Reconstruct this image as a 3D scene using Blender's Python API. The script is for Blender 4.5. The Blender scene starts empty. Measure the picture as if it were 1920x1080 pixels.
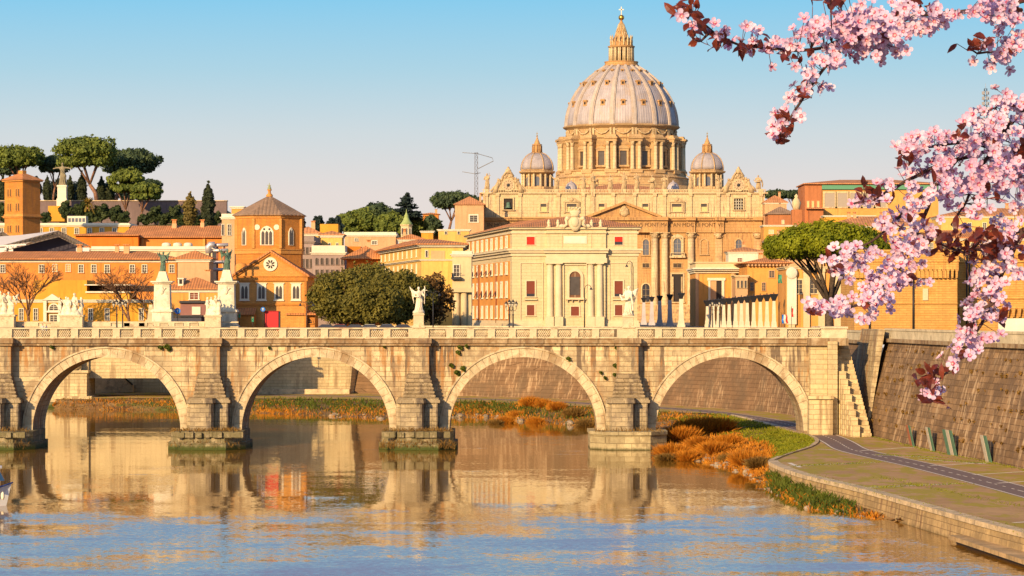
import bpy, bmesh, math, random
import numpy as np
from mathutils import Vector, Matrix
random.seed(7); rng = np.random.default_rng(7)
scene = bpy.context.scene
COL = scene.collection
rad = math.radians
# ---------------------------------------------------------------- camera, sky, sun, exposure
F, HC, YH = 5700.0, 16.2, 590.0          # focal length in photo pixels, eye height over the river, horizon row
cam_d = bpy.data.cameras.new('camera'); cam = bpy.data.objects.new('camera', cam_d); COL.objects.link(cam)
cam.location = (0, 0, HC); cam.rotation_euler = (rad(90), 0, 0)
cam_d.sensor_width = 36; cam_d.lens = F / 1920 * 36; cam_d.shift_y = (YH - 540) / 1920
cam_d.clip_start = 0.2; cam_d.clip_end = 30000
scene.camera = cam
SKY_HAZE = 0.74
SUN_EL, SUN_OFF = 17.5, 29.0             # degrees: height, and how far left of straight behind the camera
w = bpy.data.worlds.new('World'); scene.world = w; w.use_nodes = True
nt = w.node_tree; nt.nodes.clear()
sky = nt.nodes.new('ShaderNodeTexSky'); sky.sky_type = 'NISHITA'; sky.sun_disc = False
sky.sun_elevation = rad(SUN_EL); sky.sun_rotation = rad(180 + SUN_OFF)
sky.altitude = 0; sky.air_density = 0.8; sky.dust_density = 2.2; sky.ozone_density = 4.0
bg = nt.nodes.new('ShaderNodeBackground'); bg.inputs['Strength'].default_value = 0.14
wo = nt.nodes.new('ShaderNodeOutputWorld')
tc = nt.nodes.new('ShaderNodeTexCoord'); sp = nt.nodes.new('ShaderNodeSeparateXYZ')
nt.links.new(tc.outputs['Generated'], sp.inputs[0])
rp = nt.nodes.new('ShaderNodeValToRGB'); sc_ = nt.nodes.new('ShaderNodeMath'); sc_.operation = 'MULTIPLY'; sc_.inputs[1].default_value = 5.0
nt.links.new(sp.outputs[2], sc_.inputs[0]); nt.links.new(sc_.outputs[0], rp.inputs[0])      # morning haze low over the horizon, 0..11 degrees
els = rp.color_ramp.elements
els[0].position = 0.0; els[0].color = (.76, .655, .575, 1)
els[1].position = 1.0; els[1].color = (.12, .37, .74, 1)
for p, c in ((.20, (.70, .64, .615, 1)), (.30, (.56, .63, .66, 1)), (.40, (.38, .59, .70, 1)), (.52, (.22, .54, .76, 1)), (.75, (.16, .46, .76, 1))):
    e = els.new(p); e.color = c
mr = nt.nodes.new('ShaderNodeMapRange'); mr.interpolation_type = 'SMOOTHSTEP'; mr.inputs[1].default_value = .16; mr.inputs[2].default_value = .45
nt.links.new(sp.outputs[2], mr.inputs[0])
k1 = nt.nodes.new('ShaderNodeMix'); k1.data_type = 'RGBA'; nt.links.new(mr.outputs[0], k1.inputs[0])
gain = nt.nodes.new('ShaderNodeMix'); gain.data_type = 'RGBA'; gain.blend_type = 'MULTIPLY'; gain.inputs[0].default_value = 1; gain.inputs[7].default_value = (SKY_HAZE / .14,)*3 + (1,)
nt.links.new(rp.outputs[0], gain.inputs[6]); nt.links.new(gain.outputs[2], k1.inputs[6]); nt.links.new(sky.outputs[0], k1.inputs[7])
nt.links.new(k1.outputs[2], bg.inputs['Color']); nt.links.new(bg.outputs[0], wo.inputs['Surface'])
sl = bpy.data.lights.new('sun', 'SUN'); sl.energy = 4.7; sl.angle = rad(0.5); sl.color = (1.0, 0.70, 0.36)
so = bpy.data.objects.new('sun', sl); COL.objects.link(so)
sdir = Vector((-math.sin(rad(SUN_OFF)) * math.cos(rad(SUN_EL)), -math.cos(rad(SUN_OFF)) * math.cos(rad(SUN_EL)), math.sin(rad(SUN_EL))))
so.rotation_euler = (-sdir).to_track_quat('-Z', 'Y').to_euler(); so.location = (-100, -200, 120)
scene.view_settings.view_transform = 'Standard'; scene.view_settings.look = 'None'
scene.view_settings.exposure = 0.6; scene.view_settings.gamma = 1
try:
    scene.cycles.max_bounces = 6; scene.cycles.diffuse_bounces = 3; scene.cycles.glossy_bounces = 3
    scene.cycles.transmission_bounces = 4; scene.cycles.transparent_max_bounces = 4
except Exception: pass
# ---------------------------------------------------------------- helpers
def X(px, D): return (px - 960) * D / F
def Z(py, D): return HC + (YH - py) * D / F
def tag(o, label=None, cat=None, group=None, kind=None):
    if label: o['label'] = label
    if cat: o['category'] = cat
    if group: o['group'] = group
    if kind: o['kind'] = kind
    return o
def thing(name, label, cat, loc=(0, 0, 0), rz=0.0, group=None):
    o = bpy.data.objects.new(name, None); COL.objects.link(o); o.empty_display_size = .5
    o.location = loc; o.rotation_euler = (0, 0, rz)
    return tag(o, label, cat, group)
def link(name, me, parent=None, loc=(0, 0, 0), rz=0.0, label=None, scale=None):
    o = bpy.data.objects.new(name, me); COL.objects.link(o)
    if parent: o.parent = parent
    o.location = loc; o.rotation_euler = (0, 0, rz)
    if scale: o.scale = scale
    if label: o['label'] = label
    return o
class MB:
    """collects shapes; every call appends closed or open pieces to one mesh"""
    def __init__(s): s.v = []; s.f = []; s.m = []; s.s = []
    def add(s, vs, fs, m=0, smooth=False):
        b = len(s.v); s.v += [tuple(v) for v in vs]
        for f in fs: s.f.append([b + i for i in f]); s.m.append(m); s.s.append(smooth)
        return s
    def box(s, x0, x1, y0, y1, z0, z1, m=0):
        v = [(x0,y0,z0),(x1,y0,z0),(x1,y1,z0),(x0,y1,z0),(x0,y0,z1),(x1,y0,z1),(x1,y1,z1),(x0,y1,z1)]
        return s.add(v, [(0,3,2,1),(4,5,6,7),(0,1,5,4),(1,2,6,5),(2,3,7,6),(3,0,4,7)], m)
    def frust(s, cx, cy, z0, z1, a0, b0, a1, b1, m=0):   # tapered box, half sizes a (x) b (y)
        v = [(cx-a0,cy-b0,z0),(cx+a0,cy-b0,z0),(cx+a0,cy+b0,z0),(cx-a0,cy+b0,z0),(cx-a1,cy-b1,z1),(cx+a1,cy-b1,z1),(cx+a1,cy+b1,z1),(cx-a1,cy+b1,z1)]
        return s.add(v, [(0,3,2,1),(4,5,6,7),(0,1,5,4),(1,2,6,5),(2,3,7,6),(3,0,4,7)], m)
    def prism(s, pts, y0, y1, m=0):      # polygon (x,z) counter-clockwise seen from -y, extruded along y
        n = len(pts)
        v = [(x, y0, z) for x, z in pts] + [(x, y1, z) for x, z in pts]
        f = [tuple(range(n)), tuple(range(2*n-1, n-1, -1))] + [(i, i+n, (i+1)%n+n, (i+1)%n) for i in range(n)]
        return s.add(v, f, m)
    def slab(s, pts, z0, z1, m=0):       # polygon (x,y) counter-clockwise seen from above, extruded along z
        n = len(pts)
        v = [(x, y, z0) for x, y in pts] + [(x, y, z1) for x, y in pts]
        f = [tuple(range(n-1, -1, -1)), tuple(range(n, 2*n))] + [(i, (i+1)%n, (i+1)%n+n, i+n) for i in range(n)]
        return s.add(v, f, m)
    def lathe(s, prof, n=24, cx=0, cy=0, m=0, smooth=True, sx=1, sy=1, ph=0):
        v = []; k = len(prof)
        for r, z in prof:
            for i in range(n):
                a = 2*math.pi*i/n + ph; v.append((cx + r*math.cos(a)*sx, cy + r*math.sin(a)*sy, z))
        f = [(j*n+i, j*n+(i+1)%n, (j+1)*n+(i+1)%n, (j+1)*n+i) for j in range(k-1) for i in range(n)]
        s.add(v, f, m, smooth)
        b = len(s.v) - len(v)
        s.f.append([b+i for i in range(n-1,-1,-1)]); s.m.append(m); s.s.append(False)
        s.f.append([b+(k-1)*n+i for i in range(n)]); s.m.append(m); s.s.append(False)
        return s
    def loft(s, secs, n=12, m=0, smooth=True):           # sections (cx,cy,cz,rx,ry)
        v = []; k = len(secs)
        for cx, cy, cz, rx, ry in secs:
            for i in range(n):
                a = 2*math.pi*i/n; v.append((cx+rx*math.cos(a), cy+ry*math.sin(a), cz))
        f = [(j*n+i, j*n+(i+1)%n, (j+1)*n+(i+1)%n, (j+1)*n+i) for j in range(k-1) for i in range(n)]
        f += [tuple(range(n-1,-1,-1)), tuple((k-1)*n+i for i in range(n))]
        return s.add(v, f, m, smooth)
    def tube(s, pts, r, n=6, m=0, smooth=True):
        pts = [Vector(p) for p in pts]; k = len(pts)
        if not hasattr(r, '__len__'): r = [r]*k
        v = []; up = None
        for j, p in enumerate(pts):
            d = (pts[min(j+1,k-1)] - pts[max(j-1,0)])
            d = d.normalized() if d.length > 1e-9 else Vector((0,0,1))
            if up is None: up = d.orthogonal().normalized()
            up = up - d*up.dot(d)
            up = up.normalized() if up.length > 1e-6 else d.orthogonal().normalized()
            w2 = d.cross(up)
            for i in range(n):
                a = 2*math.pi*i/n; v.append(p + (up*math.cos(a) + w2*math.sin(a))*r[j])
        f = [(j*n+i, j*n+(i+1)%n, (j+1)*n+(i+1)%n, (j+1)*n+i) for j in range(k-1) for i in range(n)]
        f += [tuple(range(n-1,-1,-1)), tuple((k-1)*n+i for i in range(n))]
        return s.add(v, f, m, smooth)
    def ell(s, c, r, n=10, k=7, m=0):
        if not hasattr(r, '__len__'): r = (r, r, r)
        v = [(c[0], c[1], c[2]-r[2])]
        for j in range(1, k):
            t = math.pi*j/k
            for i in range(n):
                a = 2*math.pi*i/n
                v.append((c[0]+r[0]*math.sin(t)*math.cos(a), c[1]+r[1]*math.sin(t)*math.sin(a), c[2]-r[2]*math.cos(t)))
        v.append((c[0], c[1], c[2]+r[2])); e = len(v)-1
        f = [(0, 1+(i+1)%n, 1+i) for i in range(n)]
        f += [(1+j*n+i, 1+j*n+(i+1)%n, 1+(j+1)*n+(i+1)%n, 1+(j+1)*n+i) for j in range(k-2) for i in range(n)]
        f += [(e, 1+(k-2)*n+i, 1+(k-2)*n+(i+1)%n) for i in range(n)]
        return s.add(v, f, m, True)
    def rot(s, a, c=(0, 0), since=0):
        ca, sa = math.cos(a), math.sin(a)
        s.v[since:] = [(c[0]+(x-c[0])*ca-(y-c[1])*sa, c[1]+(x-c[0])*sa+(y-c[1])*ca, z) for x, y, z in s.v[since:]]
        return s
    def move(s, dx, dy, dz, since=0):
        s.v[since:] = [(x+dx, y+dy, z+dz) for x, y, z in s.v[since:]]; return s
    def mesh(s, name, mats):
        me = bpy.data.meshes.new(name); me.from_pydata(s.v, [], s.f)
        for m in (mats if isinstance(mats, (list, tuple)) else [mats]): me.materials.append(m)
        me.polygons.foreach_set('material_index', s.m); me.polygons.foreach_set('use_smooth', s.s)
        me.update(); return me
    def build(s, name, mats, parent=None, loc=(0,0,0), rz=0.0, label=None):
        return link(name, s.mesh(name, mats), parent, loc, rz, label)
def hip(mb, x0, x1, y0, y1, z0, z1, m=0, t=.25, inset=None):
    """tiled roof over a rectangle, ridge along the longer side, with an eave edge t thick"""
    w_, d_ = x1-x0, y1-y0
    i = inset if inset is not None else min(w_, d_)/2
    if w_ >= d_: r = [(x0+i, (y0+y1)/2, z1), (x1-i, (y0+y1)/2, z1)]
    else: r = [((x0+x1)/2, y0+i, z1), ((x0+x1)/2, y1-i, z1)]
    v = [(x0,y0,z0-t),(x1,y0,z0-t),(x1,y1,z0-t),(x0,y1,z0-t),(x0,y0,z0),(x1,y0,z0),(x1,y1,z0),(x0,y1,z0)] + r
    f = [(0,3,2,1),(0,1,5,4),(1,2,6,5),(2,3,7,6),(3,0,4,7)]
    f += [(4,5,9,8),(5,6,9),(6,7,8,9),(7,4,8)] if w_ >= d_ else [(4,5,8),(5,6,9,8),(6,7,9),(7,4,8,9)]
    return mb.add(v, f, m)
# ---------------------------------------------------------------- materials
class NT:
    def __init__(s, name):
        s.mat = bpy.data.materials.new(name); s.mat.use_nodes = True; s.t = s.mat.node_tree; s.t.nodes.clear()
        s.out = s.n('ShaderNodeOutputMaterial'); s.b = s.n('ShaderNodeBsdfPrincipled'); s.l(s.b.outputs[0], s.out.inputs['Surface'])
        s.tc = s.n('ShaderNodeTexCoord'); s.co = s.tc.outputs['Object']
    def n(s, typ, **kw):
        o = s.t.nodes.new(typ)
        for k, v in kw.items(): setattr(o, k, v)
        return o
    def l(s, a, b): s.t.links.new(a, b)
    def set(s, sock, v):
        if hasattr(v, 'is_output'): s.l(v, sock)
        else:
            if hasattr(sock.default_value, '__len__') and not hasattr(v, '__len__'): v = (v,)*len(sock.default_value)
            if hasattr(sock.default_value, '__len__') and len(sock.default_value) == 4 and len(v) == 3: v = (*v, 1)
            sock.default_value = v
    def scale(s, v, sc):
        m = s.n('ShaderNodeMapping'); s.l(v, m.inputs[0]); m.inputs['Scale'].default_value = sc; return m.outputs[0]
    def noise(s, v, sc, det=4, rough=.6, col=False):
        o = s.n('ShaderNodeTexNoise'); s.l(v, o.inputs['Vector']); o.inputs['Scale'].default_value = sc
        o.inputs['Detail'].default_value = det; o.inputs['Roughness'].default_value = rough
        return o.outputs['Color' if col else 'Fac']
    def ramp(s, fac, a, b):       # smooth 0..1 between a and b
        o = s.n('ShaderNodeMapRange', interpolation_type='SMOOTHSTEP'); s.l(fac, o.inputs[0])
        o.inputs[1].default_value = a; o.inputs[2].default_value = b; return o.outputs[0]
    def mix(s, fac, a, b, mode='MIX'):
        o = s.n('ShaderNodeMix', data_type='RGBA', blend_type=mode); s.set(o.inputs[0], fac); s.set(o.inputs[6], a); s.set(o.inputs[7], b); return o.outputs[2]
    def math(s, op, a, b=0.0):
        o = s.n('ShaderNodeMath', operation=op); s.set(o.inputs[0], a); s.set(o.inputs[1], b); return o.outputs[0]
    def sep(s, v):
        o = s.n('ShaderNodeSeparateXYZ'); s.l(v, o.inputs[0]); return o.outputs
    def comb(s, x, y, z):
        o = s.n('ShaderNodeCombineXYZ'); s.set(o.inputs[0], x); s.set(o.inputs[1], y); s.set(o.inputs[2], z); return o.outputs[0]
    def bump(s, h, dist, strength=1.0):
        o = s.n('ShaderNodeBump'); s.l(h, o.inputs['Height']); o.inputs['Distance'].default_value = dist; o.inputs['Strength'].default_value = strength
        s.l(o.outputs[0], s.b.inputs['Normal'])
    def done(s, col, rough=.85, spec=.25, metal=0):
        s.set(s.b.inputs['Base Color'], col); s.b.inputs['Roughness'].default_value = rough
        s.b.inputs['Specular IOR Level'].default_value = spec; s.b.inputs['Metallic'].default_value = metal
        return s.mat
def mul(c, k): return tuple(min(1, x*k) for x in c)
def wall_mat(name, c, var=.16, nsc=.25, streak=None, sk=.35, stain=None, st=(.58,.75), brick=None, bump=.02, rough=.88, grime=None, rust=None):
    """plaster or stone: colour drift, rain streaks, stains, and an optional block pattern (w,h,mortar darkness,block contrast)"""
    t = NT(name); co = t.co
    n1 = t.noise(co, nsc, 6); n2 = t.noise(co, nsc*9, 4)
    col = t.mix(t.ramp(n1, .3, .7), mul(c, 1-var), mul(c, 1+var))
    col = t.mix(t.math('MULTIPLY', t.ramp(n2, .35, .75), .35), col, mul(c, 1-var*1.8))
    x, y, z = t.sep(co); h = n2
    if brick:
        bw, bh, md, bc = brick
        b = t.n('ShaderNodeTexBrick'); t.l(t.comb(t.math('ADD', x, y), z, 0.0), b.inputs['Vector'])
        b.inputs['Scale'].default_value = 1; b.inputs['Brick Width'].default_value = bw; b.inputs['Row Height'].default_value = bh
        b.inputs['Mortar Size'].default_value = bh*.045; b.inputs['Mortar Smooth'].default_value = .3; b.inputs['Bias'].default_value = -.1
        t.set(b.inputs['Color1'], (1-bc,)*3); t.set(b.inputs['Color2'], (1+bc*.4, 1+bc*.4, 1+bc*.35)); t.set(b.inputs['Mortar'], (md, md*.93, md*.85))
        col = t.mix(1.0, col, b.outputs['Color'], 'MULTIPLY')
        h = t.math('SUBTRACT', n2, t.math('MULTIPLY', b.outputs['Fac'], .8))
    if streak:
        sv = t.noise(t.scale(co, (1.0, 1.0, .07)), .9/max(nsc, .05)*.25, 5, .65)
        big = t.noise(co, nsc*.5, 3)
        fac = t.math('MULTIPLY', t.ramp(sv, .49, .63), t.math('MULTIPLY', t.ramp(big, .40, .58), sk*1.6))
        fac = t.math('MINIMUM', fac, .92)
        col = t.mix(fac, col, streak)
    if rust:                                # narrower orange brown runs of a second kind
        rv = t.noise(t.scale(t.comb(t.math('ADD', x, 31.7), y, z), (1.0, 1.0, .11)), 1.15, 6, .7); rb = t.noise(t.comb(t.math('ADD', x, 77.0), y, z), .16, 4)
        col = t.mix(t.math('MULTIPLY', t.math('MULTIPLY', t.ramp(rv, .47, .57), t.ramp(rb, .41, .56)), .85), col, rust)
    if stain:
        sn = t.noise(co, nsc*1.7, 7, .7)
        col = t.mix(t.math('MULTIPLY', t.ramp(sn, st[0]-.03, st[1]-.07), .8), col, stain)
    if grime:                               # (colour, z below which damp growth and dirt sit, fade height)
        gz = t.math('ADD', z, t.math('MULTIPLY', t.noise(co, nsc*4, 5), grime[2]*1.6))
        col = t.mix(t.ramp(gz, grime[1]+grime[2]*1.6, grime[1]), col, grime[0])
    if bump: t.bump(h, bump)
    return t.done(col, rough)
def plain(name, c, rough=.6, metal=0, var=.1, nsc=3, spec=.3):
    t = NT(name); n1 = t.noise(t.co, nsc, 4)
    return t.done(t.mix(n1, mul(c, 1-var), mul(c, 1+var)), rough, spec, metal)
def tile_mat(name, c, pitch=.5):
    t = NT(name); x, y, z = t.sep(t.co); nx, ny, nz = t.sep(t.tc.outputs['Normal'])
    side = t.math('GREATER_THAN', t.math('ABSOLUTE', nx), t.math('ABSOLUTE', ny))
    a = t.n('ShaderNodeMix', data_type='FLOAT'); t.l(side, a.inputs[0]); t.l(x, a.inputs[2]); t.l(y, a.inputs[3])
    u = a.outputs[0]
    row = t.math('ABSOLUTE', t.math('SINE', t.math('MULTIPLY', u, math.pi/pitch)))
    crs = t.math('FRACT', t.math('MULTIPLY', z, 1/.28))
    n1 = t.noise(t.co, .35, 6, .7); n2 = t.noise(t.co, 3.2, 4)
    col = t.mix(t.ramp(n1, .3, .7), mul(c, .72), mul(c, 1.22))
    col = t.mix(t.math('MULTIPLY', t.ramp(n2, .4, .7), .45), col, mul((c[0]*.75+.05, c[1]*.9+.04, c[2]+.04), .75))
    col = t.mix(t.math('MULTIPLY', t.ramp(row, .55, .0), .5), col, mul(c, .33))
    col = t.mix(t.math('MULTIPLY', t.ramp(crs, .25, .0), .22), col, mul(c, .5))
    t.bump(row, .08)
    return t.done(col, .9)
def leaf_mat(name, c1, c2, c3=None, nsc=.6, trans=.25):
    t = NT(name); n1 = t.noise(t.co, nsc, 3); n2 = t.noise(t.co, nsc*7, 2)
    col = t.mix(t.ramp(n1, .35, .65), c1, c2)
    col = t.mix(t.math('MULTIPLY', t.ramp(n2, .5, .7), .6), col, c3 or mul(c2, 1.4))
    m = t.done(col, .7, .2)
    tr = t.n('ShaderNodeBsdfTranslucent'); t.set(tr.inputs[0], col)
    mx = t.n('ShaderNodeMixShader'); mx.inputs[0].default_value = trans
    t.l(t.b.outputs[0], mx.inputs[1]); t.l(tr.outputs[0], mx.inputs[2]); t.l(mx.outputs[0], t.out.inputs['Surface'])
    return m
M = {}
TRAV = (.56, .44, .26)
M['bridge'] = wall_mat('weathered_travertine', TRAV, .24, .22, streak=(.13,.09,.06), sk=2.1, rust=(.34,.16,.05), stain=(.27,.19,.11), st=(.51,.68), brick=(2.3,.62,.55,.24), bump=.05)
M['ring'] = wall_mat('arch_stone', (.53,.43,.27), .2, .5, streak=(.25,.16,.08), sk=.6, stain=(.30,.20,.11), st=(.52,.72), bump=.04)
M['buttress'] = wall_mat('buttress_stone', (.52,.41,.235), .18, .35, streak=(.16,.12,.08), sk=1.0, rust=(.34,.17,.06), stain=(.24,.17,.1), st=(.48,.68), brick=(1.9,.62,.55,.18), bump=.06)
M['pedestal'] = wall_mat('pier_pedestal_stone', (.42,.33,.20), .25, .5, streak=(.09,.07,.055), sk=1.4, stain=(.26,.2,.13), st=(.5,.7), brick=(1.4,.55,.5,.2), bump=.06)
M['plinth'] = wall_mat('mossy_plinth_stone', (.36,.29,.17), .25, .6, stain=(.13,.11,.05), st=(.42,.62), brick=(1.6,.75,.35,.25), bump=.08, grime=((.05,.065,.012), .55, .5))
M['cornice'] = wall_mat('cornice_stone', (.40,.30,.18), .25, .5, streak=(.13,.08,.05), sk=.8, stain=(.22,.13,.06), st=(.44,.66), brick=(2.2,3,.5,.15), bump=.03)
M['balus'] = wall_mat('balustrade_stone', (.55,.46,.30), .18, .6, stain=(.28,.2,.12), st=(.55,.75), bump=.02)
M['statue'] = wall_mat('statue_marble', (.72,.64,.48), .12, .9, streak=(.3,.25,.18), sk=.4, stain=(.42,.34,.24), st=(.55,.75), bump=.03)
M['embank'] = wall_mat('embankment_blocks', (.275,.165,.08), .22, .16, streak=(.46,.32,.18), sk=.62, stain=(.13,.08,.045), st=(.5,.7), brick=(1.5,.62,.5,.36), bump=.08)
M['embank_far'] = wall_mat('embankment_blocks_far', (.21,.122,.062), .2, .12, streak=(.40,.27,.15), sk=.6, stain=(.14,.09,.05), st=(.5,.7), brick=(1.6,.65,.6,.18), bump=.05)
M['abut'] = wall_mat('abutment_stone', (.58,.455,.25), .16, .3, streak=(.30,.21,.11), sk=.7, stain=(.36,.27,.15), st=(.58,.75), brick=(1.8,.6,.68,.14), bump=.04)
M['foot'] = wall_mat('brown_footing_blocks', (.34,.255,.15), .3, .5, streak=(.09,.065,.05), sk=.8, stain=(.42,.33,.2), st=(.56,.74), brick=(1.6,.5,.4,.25), bump=.08)
M['inner'] = wall_mat('shaded_inner_stone', (.17,.12,.075), .3, .6, bump=.02)  # rear balustrade stone darkened to stand in for shade behind the lattice
M['coping'] = wall_mat('coping_stone', (.58,.43,.25), .2, .6, stain=(.26,.2,.13), st=(.5,.72), bump=.03)
M['iron'] = plain('dark_iron', (.03,.03,.035), .5, .3)
M['glass'] = plain('dark_glass', (.035,.033,.04), .18, 0, .3, 1, .5)
# ---------------------------------------------------------------- river
def water():
    t = NT('river_water'); geo = t.n('ShaderNodeNewGeometry'); P = geo.outputs['Position']
    x, y, z = t.sep(P)
    edge = t.math('ADD', y, t.math('MULTIPLY', t.math('SUBTRACT', t.noise(t.scale(P, (.012, .03, 1)), 1.0, 4), .5), 60.0))
    wind = t.ramp(edge, 274, 226)                      # a breeze roughens the water on the near side
    patch = t.ramp(t.noise(t.scale(P, (.02, .07, 1)), 1.0, 5, .65), .56, .72)
    thin = t.ramp(t.noise(t.scale(P, (.035, .55, 1)), 1.0, 4, .6), .63, .70)       # thin slicks where the current breaks the surface
    wind2 = t.math('MAXIMUM', wind, t.math('MAXIMUM', t.math('MULTIPLY', patch, .30), t.math('MULTIPLY', thin, .55)))
    nz = t.n('ShaderNodeTexNoise'); t.l(t.scale(P, (2.6, 3.4, 1)), nz.inputs['Vector']); nz.inputs['Scale'].default_value = 1.0; nz.inputs['Detail'].default_value = 5; nz.inputs['Roughness'].default_value = .62
    ns = t.n('ShaderNodeTexNoise'); t.l(t.scale(P, (.07, .16, 1)), ns.inputs['Vector']); ns.inputs['Scale'].default_value = 1.0; ns.inputs['Detail'].default_value = 3
    r1, g1, b1 = t.n('ShaderNodeSeparateColor').outputs[:3]
    s1 = r1.node; t.l(nz.outputs['Color'], s1.inputs[0])
    s2 = t.n('ShaderNodeSeparateColor'); t.l(ns.outputs['Color'], s2.inputs[0])
    amp = t.math('ADD', .040, t.math('MULTIPLY', wind2, .16))
    ax = t.math('MULTIPLY', t.math('SUBTRACT', r1, .5), t.math('MULTIPLY', amp, .55))
    ay = t.math('MULTIPLY', t.math('SUBTRACT', g1, .5), amp)
    swell = t.math('MULTIPLY', t.math('SUBTRACT', s2.outputs[1], .5), t.math('ADD', .016, t.math('MULTIPLY', wind2, .10)))
    ay = t.math('ADD', ay, swell)
    bn = t.ramp(t.noise(t.scale(P, (.055, .036, 1)), 1.0, 7, .68), .40, .62)
    ay = t.math('SUBTRACT', ay, t.math('MULTIPLY', t.math('MAXIMUM', wind, thin), t.math('ADD', .005, t.math('MULTIPLY', bn, .038))))     # facets turned to the viewer fill the view at this grazing angle
    nrm = t.n('ShaderNodeVectorMath', operation='NORMALIZE'); t.l(t.comb(ax, ay, 1.0), nrm.inputs[0])
    t.l(nrm.outputs[0], t.b.inputs['Normal'])
    t.b.inputs['IOR'].default_value = 1.45
    m = t.done((.26, .12, .014), .02, .5); t.set(t.b.inputs['Specular Tint'], t.mix(wind, (1, .88, .68), (1, .98, .94))); return m  # golden cast of calm reflections put into the specular colour
M['water'] = water()
mb = MB(); mb.add([(-900,-60,0),(700,-60,0),(700,1500,0),(-900,1500,0)], [(0,1,2,3)])
tag(mb.build('river_water', M['water']), kind='structure')
# ---------------------------------------------------------------- ancient bridge with round arches
BD = 370.0; BY1 = 380.0; S = BD/F
ARC = [-190, 200, 592, 981, 1368]; RI, RO = 139*S, 158*S; ZSP = Z(808, BD)
ZTOP = Z(648, BD); XL, XR = X(-330, BD), X(1545, BD)
bridge = thing('arch_bridge', 'ancient cream travertine bridge with round arches crossing the river', 'bridge', (0, BD, 0))
def span_samples():
    xs = [XL]
    for c in ARC:
        cx = X(c, BD)
        for i in range(0, 49):
            xs.append(cx - RI*math.cos(math.pi*i/48))
    xs.append(XR); return xs
def low(x):
    for c in ARC:
        d = x - X(c, BD)
        if abs(d) < RI - 1e-6: return ZSP + math.sqrt(max(0, RI*RI - d*d))
    return None
mb = MB(); xs = span_samples(); dp = BY1 - BD
for a, b in zip(xs, xs[1:]):
    if b - a < 1e-6: continue
    m_ = (a+b)/2
    inside = any(abs(m_-X(c, BD)) < RI for c in ARC)
    def zl(x):
        d = min(abs(x - X(c, BD)) for c in ARC)
        return ZSP + math.sqrt(max(0, RI*RI - d*d)) if inside else -1.5
    za, zb = zl(a), zl(b)
    mb.add([(a,0,za),(b,0,zb),(b,0,ZTOP),(a,0,ZTOP),(a,dp,za),(b,dp,zb),(b,dp,ZTOP),(a,dp,ZTOP)], [(0,1,2,3),(5,4,7,6)] + ([(4,5,1,0)] if inside else []))
for c in ARC:
    for sx in (-1, 1):
        xx = X(c, BD) + sx*RI
        q = [(xx,0,-1.5),(xx,dp,-1.5),(xx,dp,ZSP),(xx,0,ZSP)]
        mb.add(q, [(0,1,2,3) if sx < 0 else (3,2,1,0)])
mb.build('spandrel_wall', M['bridge'], bridge)
# arch rings: voussoirs standing slightly proud, with a thin outer moulding
def ring_mesh():
    mb = MB(); n = 33
    for i in range(n):
        a0 = math.pi*i/n + .0018; a1 = math.pi*(i+1)/n - .0018
        pr = .16 + random.uniform(-.015, .015); ro = RO - .22 + random.uniform(-.04, .04)
        pts = []
        for k in range(4):
            a = a0 + (a1-a0)*k/3; pts.append((math.cos(a)*ro, math.sin(a)*ro))
        for k in range(3, -1, -1):
            a = a0 + (a1-a0)*k/3; pts.append((math.cos(a)*(RI-.03), math.sin(a)*(RI-.03)))
        mb.prism(pts, -pr, .5)
    for i in range(48):
        a0, a1 = math.pi*i/48, math.pi*(i+1)/48
        mb.prism([(math.cos(a0)*RO, math.sin(a0)*RO), (math.cos(a1)*RO, math.sin(a1)*RO), (math.cos(a1)*(RO-.2), math.sin(a1)*(RO-.2)), (math.cos(a0)*(RO-.2), math.sin(a0)*(RO-.2))], -.30, .2)
    return mb.mesh('arch_ring', M['ring'])
rm = ring_mesh()
for c in ARC: link('arch_ring', rm, bridge, (X(c, BD), 0, ZSP))
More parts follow.
